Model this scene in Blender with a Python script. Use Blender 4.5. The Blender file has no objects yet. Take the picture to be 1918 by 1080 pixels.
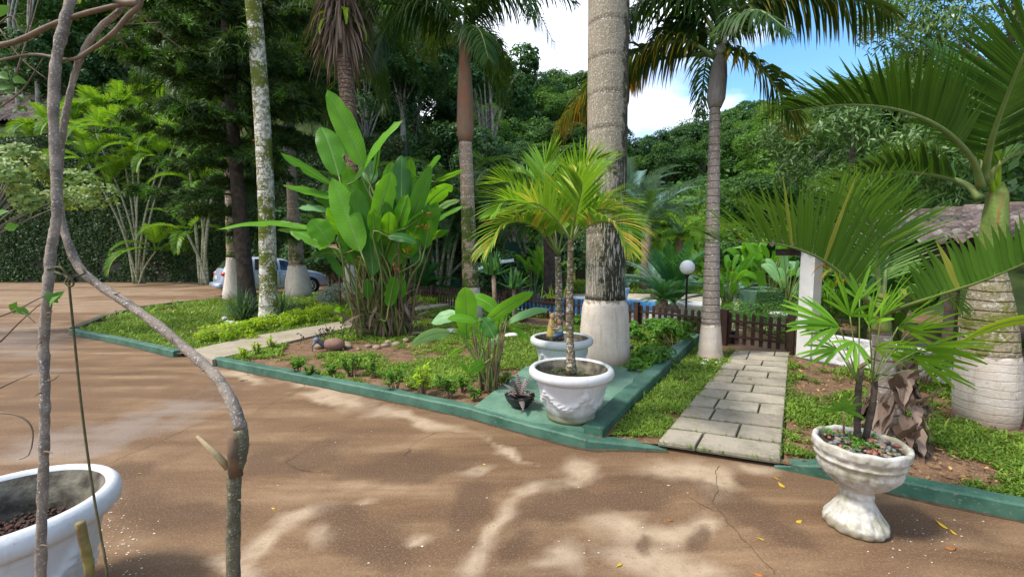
import bpy, math, random
import numpy as np
from mathutils import Vector, Matrix
rnd = random.Random(7)
rng = np.random.default_rng(7)
R = math.radians
PI = math.pi
S = bpy.context.scene
COL = S.collection

# ------------------------------------------------------------------ camera
FPX, CX, CY, HOR, EYE = 820.0, 959.0, 540.0, 475.0, 1.6
PITCH = math.atan((CY-HOR)/FPX)
cam_d = bpy.data.cameras.new('camera'); cam = bpy.data.objects.new('camera', cam_d); COL.objects.link(cam)
cam.location = (0, 0, EYE); cam.rotation_euler = (PI/2-PITCH, 0, 0)
cam_d.sensor_width = 36; cam_d.lens = 36*FPX/1918; cam_d.clip_start = 0.05; cam_d.clip_end = 2000
S.camera = cam
def ray(px, py):
    a, b = (px-CX)/FPX, (CY-py)/FPX
    cp, sp = math.cos(PITCH), math.sin(PITCH)
    return np.array([a, cp+b*sp, -sp+b*cp])
def G(px, py, z=0.0):
    d = ray(px, py); t = (z-EYE)/d[2]
    return np.array([d[0]*t, d[1]*t, z])
def A(px, py, Y):
    d = ray(px, py); t = Y/d[1]
    return np.array([d[0]*t, Y, EYE+d[2]*t])
def PRJ(P):
    P = np.asarray(P, float); cp, sp = math.cos(PITCH), math.sin(PITCH)
    y = P[..., 1]; z = P[..., 2]-EYE
    f = y*cp-z*sp; u = y*sp+z*cp
    f = np.where(f < .05, .05, f)
    return CX+FPX*P[..., 0]/f, CY-FPX*u/f

# ------------------------------------------------------------------ sky, sun, exposure
SUN_EL, SUN_DIR = R(56), np.array([-0.88, -0.30])          # horizontal direction towards the sun
SUN_DIR = SUN_DIR/np.linalg.norm(SUN_DIR)
w = bpy.data.worlds.new('World'); S.world = w; w.use_nodes = True
nt = w.node_tree; nt.nodes.clear()
N = nt.nodes.new; L = nt.links.new
wo = N('ShaderNodeOutputWorld'); bg = N('ShaderNodeBackground'); bg.inputs[1].default_value = 0.15
sky = N('ShaderNodeTexSky'); sky.sky_type = 'NISHITA'; sky.sun_disc = False
sky.sun_elevation = SUN_EL; sky.sun_rotation = math.atan2(SUN_DIR[0], SUN_DIR[1])
sky.air_density = 1.3; sky.dust_density = 0.6; sky.ozone_density = 2.0
tc = N('ShaderNodeTexCoord'); mp = N('ShaderNodeMapping'); mp.inputs['Scale'].default_value = (1, 1, 2.2)
n1 = N('ShaderNodeTexNoise'); n1.inputs['Scale'].default_value = 2.6; n1.inputs['Detail'].default_value = 7; n1.inputs['Roughness'].default_value = .55
sx = N('ShaderNodeSeparateXYZ'); L(tc.outputs['Generated'], sx.inputs[0])
L(tc.outputs['Generated'], mp.inputs[0]); L(mp.outputs[0], n1.inputs['Vector'])
m1 = N('ShaderNodeMath'); m1.operation = 'MULTIPLY_ADD'; m1.inputs[1].default_value = -0.62; L(sx.outputs[0], m1.inputs[0]); L(n1.outputs[0], m1.inputs[2])
cr = N('ShaderNodeValToRGB'); cr.color_ramp.elements[0].position = .19; cr.color_ramp.elements[0].color = (0, 0, 0, 1)
cr.color_ramp.elements[1].position = .40; cr.color_ramp.elements[1].color = (1, 1, 1, 1)
L(m1.outputs[0], cr.inputs[0])
n2 = N('ShaderNodeTexNoise'); n2.inputs['Scale'].default_value = 3.4; n2.inputs['Detail'].default_value = 5; L(mp.outputs[0], n2.inputs['Vector'])
cr2 = N('ShaderNodeValToRGB'); cr2.color_ramp.elements[0].position = .38; cr2.color_ramp.elements[0].color = (3.3, 3.7, 4.9, 1)
cr2.color_ramp.elements[1].position = .62; cr2.color_ramp.elements[1].color = (7.6, 7.9, 8.5, 1); L(n2.outputs[0], cr2.inputs[0])
mx = N('ShaderNodeMixRGB'); L(cr.outputs[0], mx.inputs[0]); sm = N('ShaderNodeHueSaturation'); sm.inputs['Saturation'].default_value = 1.3; L(sky.outputs[0], sm.inputs['Color']); L(sm.outputs[0], mx.inputs[1]); L(cr2.outputs[0], mx.inputs[2])
L(mx.outputs[0], bg.inputs[0]); L(bg.outputs[0], wo.inputs[0])
sd = bpy.data.lights.new('sun', 'SUN'); sun = bpy.data.objects.new('sun', sd); COL.objects.link(sun)
sd.energy = 2.6; sd.angle = R(9); sd.color = (1, .95, .86)
sv = Vector((SUN_DIR[0]*math.cos(SUN_EL), SUN_DIR[1]*math.cos(SUN_EL), math.sin(SUN_EL)))
sun.rotation_euler = sv.to_track_quat('Z', 'Y').to_euler(); sun.location = (-20, -10, 30)
S.view_settings.view_transform = 'Standard'; S.view_settings.look = 'None'; S.view_settings.gamma = 1
S.view_settings.exposure = 0.95
S.cycles.max_bounces = 6; S.cycles.diffuse_bounces = 3; S.cycles.transmission_bounces = 4; S.cycles.transparent_max_bounces = 4
S.cycles.glossy_bounces = 2; S.cycles.caustics_reflective = False; S.cycles.caustics_refractive = False

# ------------------------------------------------------------------ node helpers
def newmat(name):
    m = bpy.data.materials.new(name); m.use_nodes = True; m.node_tree.nodes.clear()
    return m, m.node_tree
class NG:
    def __init__(s, nt): s.nt = nt
    def n(s, t, **k):
        o = s.nt.nodes.new('ShaderNode'+t)
        for a, b in k.items(): setattr(o, a, b)
        return o
    def l(s, a, b): s.nt.links.new(a, b)
    def noise(s, vec, scale, detail=4, rough=.55, dist=0):
        o = s.n('TexNoise'); o.inputs['Scale'].default_value = scale; o.inputs['Detail'].default_value = detail
        o.inputs['Roughness'].default_value = rough; o.inputs['Distortion'].default_value = dist; s.l(vec, o.inputs['Vector']); return o.outputs[0]
    def ramp(s, fac, stops):
        o = s.n('ValToRGB'); e = o.color_ramp.elements
        while len(e) < len(stops): e.new(.5)
        for i, (p, c) in enumerate(stops):
            e[i].position = p; e[i].color = (c, c, c, 1) if isinstance(c, (int, float)) else (*c, 1)
        s.l(fac, o.inputs[0]); return o.outputs[0]
    def mix(s, fac, a, b, mode='MIX'):
        o = s.n('MixRGB', blend_type=mode)
        for v, i in ((fac, 0), (a, 1), (b, 2)):
            if isinstance(v, (int, float)): o.inputs[i].default_value = v if i == 0 else (v, v, v, 1)
            elif isinstance(v, tuple): o.inputs[i].default_value = (*v, 1)
            else: s.l(v, o.inputs[i])
        return o.outputs[0]
    def math(s, op, a, b=0.0, c=0.0):
        o = s.n('Math', operation=op)
        for i, v in enumerate((a, b, c)):
            if isinstance(v, (int, float)): o.inputs[i].default_value = v
            else: s.l(v, o.inputs[i])
        return o.outputs[0]
    def bump(s, h, strength=.3, dist=.01):
        o = s.n('Bump'); o.inputs['Strength'].default_value = strength; o.inputs['Distance'].default_value = dist; s.l(h, o.inputs['Height']); return o.outputs[0]
    def bsdf(s, col, rough=.8, normal=None, metal=0, spec=.4, coat=0):
        o = s.n('BsdfPrincipled')
        for v, k in ((col, 'Base Color'), (rough, 'Roughness')):
            if isinstance(v, tuple): o.inputs[k].default_value = (*v, 1)
            elif isinstance(v, (int, float)): o.inputs[k].default_value = v
            else: s.l(v, o.inputs[k])
        o.inputs['Metallic'].default_value = metal; o.inputs['Specular IOR Level'].default_value = spec
        o.inputs['Coat Weight'].default_value = coat
        if normal is not None: s.l(normal, o.inputs['Normal'])
        return o.outputs[0]
    def out(s, sh):
        o = s.n('OutputMaterial'); s.l(sh, o.inputs[0])

def leafmat(name, dark, light, accent=None, trans=.3, rough=.45, rib=None, veins=0, tip=None, accpos=.93, spec=.22):
    """attribute tint 0..1 picks the colour; attribute luv = (along, across)"""
    m, nt = newmat(name); g = NG(nt)
    at = g.n('Attribute', attribute_name='tint'); u = g.n('Attribute', attribute_name='luv')
    oi = g.n('ObjectInfo')
    t = g.math('ADD', at.outputs['Fac'], g.math('MULTIPLY_ADD', oi.outputs['Random'], .16, -.08))
    stops = [(0.0, dark), (accpos-.08 if accent else 1.0, light)]
    if accent: stops.append((accpos, accent))
    col = g.ramp(t, stops)
    sp = g.n('SeparateXYZ'); g.l(u.outputs['Vector'], sp.inputs[0])
    if tip:
        f = g.ramp(sp.outputs[0], [(.55, 0), (1.0, 1.0)])
        f = g.math('MULTIPLY', f, g.ramp(at.outputs['Fac'], [(.3, 0), (.8, 1)]))
        col = g.mix(f, col, tip)
    ab = g.math('ABSOLUTE', sp.outputs[1])
    nrm = None
    if rib:
        f = g.ramp(ab, [(.03, 1), (.10, 0)]); col = g.mix(g.math('MULTIPLY', f, .8), col, rib)
    if veins:
        v = g.math('SINE', g.math('MULTIPLY', g.math('SUBTRACT', sp.outputs[0], g.math('MULTIPLY', ab, .09)), veins))
        col = g.mix(g.math('MULTIPLY_ADD', v, .05, .05), col, dark)
        nrm = g.bump(v, .2, .004)
    tcg = g.n('TexCoord'); nz = g.noise(tcg.outputs['Object'], 3.0, 3)
    col = g.mix(g.ramp(nz, [(.35, .0), (.7, .35)]), col, dark)
    b = g.bsdf(col, rough, nrm, spec=spec)
    tr = g.n('BsdfTranslucent'); tcx = g.mix(.55, col, (light[0]*1.9+.02, light[1]*1.6+.03, light[2]*.7)); g.l(tcx, tr.inputs[0])
    if nrm is not None: g.l(nrm, tr.inputs['Normal'])
    ms = g.n('MixShader'); ms.inputs[0].default_value = trans; g.l(b, ms.inputs[1]); g.l(tr.outputs[0], ms.inputs[2])
    g.out(ms.outputs[0]); return m
def simple(name, c1, c2=None, scale=8, rough=.8, bump=.2, bd=.01, metal=0, spec=.4, coat=0, speck=None, detail=5):
    m, nt = newmat(name); g = NG(nt); tcg = g.n('TexCoord'); v = tcg.outputs['Object']
    nz = g.noise(v, scale, detail)
    col = g.mix(g.ramp(nz, [(.35, 0), (.65, 1)]), c1, c2 or c1)
    if speck:
        s2 = g.noise(v, scale*9, 3); col = g.mix(g.ramp(s2, [(.58, 0), (.66, 1)]), col, speck)
    nrm = g.bump(nz, bump, bd) if bump else None
    g.out(g.bsdf(col, rough, nrm, metal, spec, coat)); return m

# ------------------------------------------------------------------ mesh builder
def nrmz(a):
    a = np.asarray(a, float); n = np.linalg.norm(a, axis=-1, keepdims=True); n[n == 0] = 1
    return a/n
class MB:
    def __init__(s): s.V = []; s.T = []; s.U = []; s.Q = []; s.n = 0
    def add(s, V, F, tint=.5, luv=None):
        V = np.asarray(V, float).reshape(-1, 3)
        F = F if isinstance(F, list) else [F]
        for f in F:
            f = np.asarray(f, int)
            if f.ndim == 1: f = f[None]
            if len(f): s.Q.append(f+s.n)
        s.V.append(V); s.T.append(np.broadcast_to(np.asarray(tint, float), (len(V),)).astype(float))
        s.U.append(np.zeros((len(V), 3)) if luv is None else np.asarray(luv, float).reshape(-1, 3))
        s.n += len(V); return s
    def mesh(s, name, mat, smooth=True):
        V = np.concatenate(s.V); T = np.concatenate(s.T); U = np.concatenate(s.U)
        me = bpy.data.meshes.new(name)
        me.vertices.add(len(V)); me.vertices.foreach_set('co', V.ravel().astype(np.float32))
        loops = np.concatenate([q.ravel() for q in s.Q]); tot = np.concatenate([np.full(len(q), q.shape[1]) for q in s.Q])
        st = np.concatenate([[0], np.cumsum(tot)[:-1]])
        me.loops.add(len(loops)); me.loops.foreach_set('vertex_index', loops.astype(np.int32))
        me.polygons.add(len(tot)); me.polygons.foreach_set('loop_start', st.astype(np.int32)); me.polygons.foreach_set('loop_total', tot.astype(np.int32))
        me.polygons.foreach_set('use_smooth', np.full(len(tot), smooth))
        a = me.attributes.new('tint', 'FLOAT', 'POINT'); a.data.foreach_set('value', T.astype(np.float32))
        a = me.attributes.new('luv', 'FLOAT_VECTOR', 'POINT'); a.data.foreach_set('vector', U.ravel().astype(np.float32))
        me.update(calc_edges=True); me.validate()
        if mat: me.materials.append(mat)
        return me
    def build(s, name, mat, parent=None, smooth=True, loc=None, rot=None, scale=None):
        return place(s.mesh(name, mat, smooth), name, parent, loc, rot, scale)
def place(me, name, parent=None, loc=None, rot=None, scale=None):
    o = bpy.data.objects.new(name, me); COL.objects.link(o)
    if parent is not None: o.parent = parent
    if loc is not None: o.location = Vector([float(q) for q in loc])
    if rot is not None: o.rotation_euler = rot
    if scale is not None: o.scale = (scale,)*3 if isinstance(scale, (int, float)) else scale
    return o
def tag(o, label, cat, group=None):
    o['label'] = label; o['category'] = cat
    if group: o['group'] = group
    return o
def thing(name, label, cat, loc=(0, 0, 0), rz=0, group=None):
    o = bpy.data.objects.new(name, None); COL.objects.link(o); o.empty_display_size = .1
    o.location = Vector([float(q) for q in loc]); o.rotation_euler = (0, 0, rz)
    return tag(o, label, cat, group)
def struct(o): o['kind'] = 'structure'; return o
def stuff(o): o['kind'] = 'stuff'; return o
def dup(root, loc, rz=0, sc=1, label=None, group=None):
    kids = {}
    for o in ALLKIDS(root): kids.setdefault(o.parent, []).append(o)
    def rec(o, par):
        c = o.copy(); COL.objects.link(c); c.parent = par
        for k in kids.get(o, []): rec(k, c)
        return c
    c = rec(root, None); c.location = Vector([float(q) for q in loc]); c.rotation_euler = (0, 0, rz)
    c.scale = (sc,)*3 if isinstance(sc, (int, float)) else sc
    if label: c['label'] = label
    if group: c['group'] = group
    return c
def ALLKIDS(root):
    out = []; st = list(root.children)
    while st:
        o = st.pop(0); out.append(o); st += list(o.children)
    return out

def tube(mb, pts, rad, seg=10, tint=.5, cap=True, wob=0, closed=False):
    P = np.asarray(pts, float); n = len(P); rad = np.broadcast_to(np.asarray(rad, float), (n,))
    T = nrmz(np.gradient(P, axis=0)); u = np.array([1., 0, 0]) if abs(T[0][2]) > .7 else np.array([0, 0, 1.])
    ang = np.linspace(0, 2*PI, seg, endpoint=False); V = []; Lu = []
    for i in range(n):
        u = u-T[i]*np.dot(u, T[i]); u /= np.linalg.norm(u); v = np.cross(T[i], u)
        r = rad[i]*(1+(wob*rng.normal(size=seg) if wob else 0))
        V.append(P[i]+np.outer(np.cos(ang)*r, u)+np.outer(np.sin(ang)*r, v))
        Lu.append(np.c_[np.full(seg, i/max(1, n-1)), ang/PI-1, np.zeros(seg)])
    V = np.concatenate(V); F = []
    i = np.arange(n-1)[:, None]*seg; j = np.arange(seg)[None]; k = (j+1) % seg
    F.append(np.stack([i+j, i+k, i+seg+k, i+seg+j], -1).reshape(-1, 4))
    if cap: F.append(np.arange(seg)[::-1][None]); F.append((np.arange(seg)+(n-1)*seg)[None])
    mb.add(V, F, tint, np.concatenate(Lu)); return mb
def smoothpath(pts, n=24):
    P = np.asarray(pts, float); k = len(P); out = []
    Pp = np.vstack([2*P[0]-P[1], P, 2*P[-1]-P[-2]])
    for t in np.linspace(0, k-1-1e-6, n):
        i = int(t); f = t-i; a, b, c, d = Pp[i:i+4]
        out.append(.5*((2*b)+(-a+c)*f+(2*a-5*b+4*c-d)*f*f+(-a+3*b-3*c+d)*f**3))
    return np.array(out)
def lathe(mb, prof, seg=48, c=(0, 0, 0), tint=.5, disp=None, capb=True, capt=False):
    prof = np.asarray(prof, float); ang = np.linspace(0, 2*PI, seg, endpoint=False)
    V = []
    for k, (r, z) in enumerate(prof):
        rr = np.full(seg, r); zz = np.full(seg, z)
        if disp: rr, zz = disp(rr, zz, ang, k)
        V.append(np.c_[c[0]+rr*np.cos(ang), c[1]+rr*np.sin(ang), c[2]+zz])
    n = len(prof); i = np.arange(n-1)[:, None]*seg; j = np.arange(seg)[None]; k = (j+1) % seg
    F = [np.stack([i+j, i+k, i+seg+k, i+seg+j], -1).reshape(-1, 4)]
    if capb: F.append(np.arange(seg)[::-1][None])
    if capt: F.append((np.arange(seg)+(n-1)*seg)[None])
    mb.add(np.concatenate(V), F, tint); return mb
def box(mb, lo, hi, M=None, tint=.5, taper=0):
    x0, y0, z0 = lo; x1, y1, z1 = hi
    V = np.array([[x0, y0, z0], [x1, y0, z0], [x1, y1, z0], [x0, y1, z0], [x0+taper, y0+taper, z1], [x1-taper, y0+taper, z1], [x1-taper, y1-taper, z1], [x0+taper, y1-taper, z1]])
    if M is not None: V = V@M[0].T+M[1]
    mb.add(V, np.array([[0, 3, 2, 1], [4, 5, 6, 7], [0, 1, 5, 4], [1, 2, 6, 5], [2, 3, 7, 6], [3, 0, 4, 7]]), tint); return mb
def blob(mb, c, r, seg=10, rings=7, jit=.12, tint=.5):
    c = np.asarray(c, float); r = np.broadcast_to(np.asarray(r, float), (3,)); th = np.linspace(0, PI, rings+1)[1:-1]; ph = np.linspace(0, 2*PI, seg, endpoint=False)
    V = [[0, 0, 1]]+[[math.sin(t)*math.cos(p), math.sin(t)*math.sin(p), math.cos(t)] for t in th for p in ph]+[[0, 0, -1]]
    V = np.array(V, float)
    fr = rng.normal(size=(3, 3))*1.3; ph0 = rng.uniform(0, 6, 3)
    V = V*(1+jit*np.sin(V@fr.T+ph0).sum(1, keepdims=True)/1.7)
    k = len(th); F4 = []
    i = (1+np.arange(k-1)*seg)[:, None]; j = np.arange(seg)[None]; q = (j+1) % seg
    F4 = np.stack([i+j, i+seg+j, i+seg+q, i+q], -1).reshape(-1, 4)
    j = np.arange(seg); q = (j+1) % seg
    top = np.stack([np.zeros(seg, int), 1+j, 1+q], -1); b0 = 1+(k-1)*seg; bot = np.stack([np.full(seg, len(V)-1), b0+q, b0+j], -1)
    mb.add(V*r+c, [F4, top, bot], tint); return mb
def rotm(yaw=0, pitch=0, roll=0):
    return np.array(Matrix.Rotation(yaw, 3, 'Z')@Matrix.Rotation(pitch, 3, 'Y')@Matrix.Rotation(roll, 3, 'X'))

def strips(mb, base, d, side, length, width, droop=0., nst=4, prof=None, tint=.5, fold=0., across=3, twist=0., ripple=0.):
    """leaf blades: start points, directions, width axes; all vectorised"""
    base = np.asarray(base, float); n = len(base); d = nrmz(np.broadcast_to(d, (n, 3))); side = np.broadcast_to(side, (n, 3))
    length = np.broadcast_to(np.asarray(length, float), (n,)); width = np.broadcast_to(np.asarray(width, float), (n,)); droop = np.broadcast_to(np.asarray(droop, float), (n,))
    tint = np.broadcast_to(np.asarray(tint, float), (n,)); twist = np.broadcast_to(np.asarray(twist, float), (n,))
    if prof is None: prof = [.55, 1, .85, .5, .03] if nst == 4 else list(np.interp(np.linspace(0, 1, nst+1), [0, .3, .6, .85, 1], [.5, 1, .85, .45, .03]))
    p = base.copy(); d = d.copy(); V = []; U = []
    cols = [-1, 0, 1] if across == 3 else [-1, 1]
    if across == 5: cols = [-1, -.5, 0, .5, 1]
    for k in range(nst+1):
        s = nrmz(side-d*(side*d).sum(1, keepdims=True)); nm = np.cross(s, d)
        if np.any(twist):
            a = (twist*k/nst)[:, None]; s = s*np.cos(a)+nm*np.sin(a); nm = np.cross(s, d)
        hw = (width*prof[k]*.5)[:, None]
        for c in cols:
            off = nm*hw*(fold*abs(c))
            if ripple and abs(c) == 1: off = off+nm*(width*ripple*math.sin(k*2.3+c)*(.5+rng.random(n)))[:, None]
            V.append(p+s*hw*c+off); U.append(np.c_[np.full(n, k/nst), np.full(n, c), np.zeros(n)])
        p = p+d*(length/nst)[:, None]
        d = nrmz(d+np.array([0, 0, -1.])*(droop/nst)[:, None])
    m = len(cols); tot = (nst+1)*m
    V = np.stack(V, 1).reshape(-1, 3); U = np.stack(U, 1).reshape(-1, 3)
    f = []
    for k in range(nst):
        for c in range(m-1):
            a = k*m+c; f.append([a, a+1, a+m+1, a+m])
    F = (np.arange(n)[:, None, None]*tot+np.array(f)[None]).reshape(-1, 4)
    mb.add(V, F, np.repeat(tint, tot), U); return mb

def vnoise(P, scale=1., seed=0):
    """cheap value noise, P (n,2|3) -> 0..1"""
    P = np.asarray(P, float)*scale+seed*17.13; d = P.shape[1]
    i = np.floor(P).astype(np.int64); f = P-i; f = f*f*(3-2*f)
    def h(q):
        s = np.zeros(len(q), np.int64)
        for k, c in enumerate((374761393, 668265263, 2147483647)[:d]): s = s+q[:, k]*c
        s = (s ^ (s >> 13))*1274126177; s = s ^ (s >> 16)
        return (s & 0xffff)/65535.
    out = 0
    for c in range(2**d):
        o = np.array([(c >> k) & 1 for k in range(d)]); wt = np.prod(np.where(o, f, 1-f), axis=1); out = out+wt*h(i+o)
    return out
def fbm(P, scale, seed=0, oct=4):
    o = 0; a = .5; t = 0
    for k in range(oct): o = o+a*vnoise(P, scale*2**k, seed+k); t += a; a *= .5
    return o/t

def frond(mb, path, n=60, ll=.6, lw=.035, ang=(70, 25), lift=.25, droop=.9, start=.12, tint=(.3, .8), jit=.12, nst=4, across=3, fold=.25, rr=.02, plum=0., rib=None, lp=None, sides=(-1, 1), acc=0., upv=None, tipshrink=.35):
    """pinnate palm leaf along a path of 3-D points; adds leaflets to mb and the stalk to rib (or mb)"""
    P = smoothpath(path, 28); seg = np.r_[0, np.cumsum(np.linalg.norm(np.diff(P, axis=0), axis=1))]; s = seg/seg[-1]
    T = nrmz(np.gradient(P, axis=0))
    tube(rib if rib is not None else mb, P, np.interp(s, [0, .08, .3, 1], [rr*1.5, rr*1.05, rr*.75, rr*.12]), 6, tint=.6)
    ts = np.linspace(start, .995, n)
    for sd in sides:
        t = np.clip(ts+rng.normal(0, .002, n), 0, 1); pos = np.stack([np.interp(t, s, P[:, k]) for k in range(3)], 1); tn = nrmz(np.stack([np.interp(t, s, T[:, k]) for k in range(3)], 1))
        up = np.array([0, 0, 1.]) if upv is None else np.asarray(upv, float)
        side = nrmz(np.cross(tn, np.broadcast_to(up, tn.shape))); nm = np.cross(side, tn)
        a = np.radians(np.interp(t, [start, 1], ang)+rng.normal(0, jit*25, n))[:, None]
        lf = lift+plum*rng.normal(0, 1, n)
        dr = tn*np.cos(a)+(side*sd*np.cos(lf)[:, None]+nm*np.sin(lf)[:, None])*np.sin(a)
        ln = ll*np.interp(t, [start, start+.12, .45, .85, 1], [.55, .9, 1, .75, tipshrink])*(1+rng.normal(0, jit*.5, n))
        if lp is not None: ln = ll*np.interp(t, *lp)
        tt = rng.uniform(tint[0], tint[1], n)
        if acc: tt = np.where(rng.random(n) < acc, .99, tt)
        strips(mb, pos, dr, np.cross(dr, nm+tn*.2), ln, lw*np.interp(t, [start, .4, 1], [.9, 1, .55]), droop*(1+rng.normal(0, .25, n)), nst, None, tt, fold, across)
    return mb
def frondpath(L, el, arch, az=0., n=7):
    """path from the origin: length, start elevation, total bend downwards"""
    p = np.zeros(3); out = [p]; 
    for k in range(n):
        e = el-arch*(k+.5)/n*(1+.3*(k/n-.5)); p = p+np.array([math.cos(e)*math.cos(az), math.cos(e)*math.sin(az), math.sin(e)])*L/n; out.append(p)
    return np.array(out)

def leaves(mb, pos, nrm, size, asp=.45, tint=.5, bend=.25, quad=False):
    """scatter leaf blades; each has its own direction near the plane facing nrm"""
    n = len(pos); nrm = nrmz(nrm); r = nrmz(rng.normal(size=(n, 3))); d = nrmz(r-nrm*(r*nrm).sum(1, keepdims=True)); s = np.cross(nrm, d)
    size = np.broadcast_to(size, (n,))[:, None]; w = size*asp*.5
    c = pos
    if quad:
        V = np.stack([c-d*size*.5, c+s*w, c+d*size*.5-nrm*size*bend, c-s*w], 1)
        F = np.arange(n)[:, None]*4+np.array([[0, 1, 2, 3]])
        U = np.tile(np.array([[0, 0, 0], [.5, 1, 0], [1, 0, 0], [.5, -1, 0]]), (n, 1))
        mb.add(V.reshape(-1, 3), F, np.repeat(np.broadcast_to(tint, (n,)), 4), U)
    else:
        V = np.stack([c-d*size*.5, c+s*w-d*size*.12+nrm*w*.3, c-s*w-d*size*.12+nrm*w*.3, c+s*w*.7+d*size*.2, c-s*w*.7+d*size*.2, c+d*size*.5-nrm*size*bend, c+d*size*.05], 1)
        f = np.array([[0, 1, 3, 6], [0, 6, 4, 2], [6, 3, 5, 4]])
        F = (np.arange(n)[:, None, None]*7+f[None]).reshape(-1, 4)
        U = np.tile(np.array([[0, 0, 0], [.4, 1, 0], [.4, -1, 0], [.7, .7, 0], [.7, -.7, 0], [1, 0, 0], [.6, 0, 0]]), (n, 1))
        mb.add(V.reshape(-1, 3), F, np.repeat(np.broadcast_to(tint, (n,)), 7), U)
def crownpts(n, Rx, Rz, nclump, cr, rg=rng, bottom=-.35, flat=1.):
    """points on the shells of leaf clumps that fill a crown"""
    d = nrmz(rg.normal(size=(nclump, 3))); d[:, 2] = np.where(d[:, 2] < bottom, -d[:, 2], d[:, 2])
    rad = rg.uniform(.35, 1., nclump)**.6; C = d*rad[:, None]*np.array([Rx, Rx, Rz])
    cs = cr*rg.uniform(.6, 1.25, nclump)
    k = rg.integers(0, nclump, n); q = nrmz(rg.normal(size=(n, 3))+np.array([0, 0, .45])+d[k]*.4)
    sh = rg.uniform(.55, 1.08, n)**.7
    pos = C[k]+q*(cs[k]*sh)[:, None]*np.array([1, 1, .75*flat])
    nr = nrmz(q+np.array([0, 0, .7])+rg.normal(0, .45, (n, 3)))
    ti = np.clip(.25+.55*rg.random(nclump)[k]+rg.normal(0, .12, n), 0, 1)
    return pos, nr, ti, C
# ------------------------------------------------------------------ materials
def trunkmat(name, c1, c2, mside=0., ring=(.10, .08, .06), sp=.09, lichen=.0, lich=(.62, .62, .58), moss=0., mossc=(.07, .10, .02), mz=(0, 9), streak=0., bd=.012, lscale=26):
    m, nt = newmat(name); g = NG(nt); tcg = g.n('TexCoord'); v = tcg.outputs['Object']
    s = g.n('SeparateXYZ'); g.l(v, s.inputs[0]); z = s.outputs[2]
    nz = g.noise(v, 5, 5); nf = g.noise(v, 30, 5)
    vs = g.n('Mapping'); vs.inputs['Scale'].default_value = (14, 14, 1.6); g.l(v, vs.inputs[0]); fib = g.noise(vs.outputs[0], 3, 4)
    zz = g.math('ADD', z, g.math('MULTIPLY', g.math('ADD', nz, g.math('MULTIPLY', nf, .25)), .035))
    saw = g.math('FRACT', g.math('DIVIDE', zz, sp))
    rg_ = g.ramp(saw, [(0, 1), (.12, .0), (.9, 0), (1, 1)])
    col = g.mix(g.ramp(nz, [(.3, 0), (.7, 1)]), c1, c2)
    col = g.mix(g.math('MULTIPLY', g.ramp(fib, [(.4, 0), (.65, 1)]), .35), col, tuple(x*.55 for x in c1))
    col = g.mix(g.math('MULTIPLY', rg_, .7), col, ring)
    if streak: col = g.mix(g.ramp(g.noise(vs.outputs[0], .9, 3), [(.5, 0), (.6, streak)]), col, (.30, .12, .06))
    if lichen:
        lv = g.noise(v, lscale, 5, .7); col = g.mix(g.ramp(lv, [(.60-lichen*.16, 0), (.65-lichen*.14, 1)]), col, lich)
    if moss:
        big = g.noise(v, 2.4, 5, .6); hz = g.ramp(g.math('DIVIDE', z, 10.), [(max(0, mz[0]/10-.03), 0), (mz[0]/10, 1), (mz[1]/10, 1), (min(1, mz[1]/10+.05), 0)])
        f = g.math('MULTIPLY', g.ramp(g.math('ADD', big, g.math('MULTIPLY', g.math('SUBTRACT', nf, .5), .5)), [(.68-moss*.3, 0), (.76-moss*.3, 1)]), hz); col = g.mix(f, col, mossc)
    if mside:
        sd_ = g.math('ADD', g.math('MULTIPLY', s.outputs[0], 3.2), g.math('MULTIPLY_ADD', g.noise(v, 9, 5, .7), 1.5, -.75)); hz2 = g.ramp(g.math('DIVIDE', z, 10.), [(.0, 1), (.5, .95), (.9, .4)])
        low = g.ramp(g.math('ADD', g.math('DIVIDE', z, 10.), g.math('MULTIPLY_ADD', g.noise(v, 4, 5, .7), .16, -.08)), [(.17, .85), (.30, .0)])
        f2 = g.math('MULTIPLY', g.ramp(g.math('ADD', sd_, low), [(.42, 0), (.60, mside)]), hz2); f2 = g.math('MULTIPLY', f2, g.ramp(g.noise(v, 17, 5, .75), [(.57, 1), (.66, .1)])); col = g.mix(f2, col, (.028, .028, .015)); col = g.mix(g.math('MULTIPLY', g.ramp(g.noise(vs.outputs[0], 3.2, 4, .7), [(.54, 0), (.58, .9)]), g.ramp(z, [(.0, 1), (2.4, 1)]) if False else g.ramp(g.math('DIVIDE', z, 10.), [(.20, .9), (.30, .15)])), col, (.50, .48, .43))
    h = g.math('SUBTRACT', g.math('ADD', nf, g.math('MULTIPLY', fib, .5)), g.math('MULTIPLY', rg_, .9))
    g.out(g.bsdf(col, .9, g.bump(h, .8, bd), spec=.2)); return m
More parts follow.
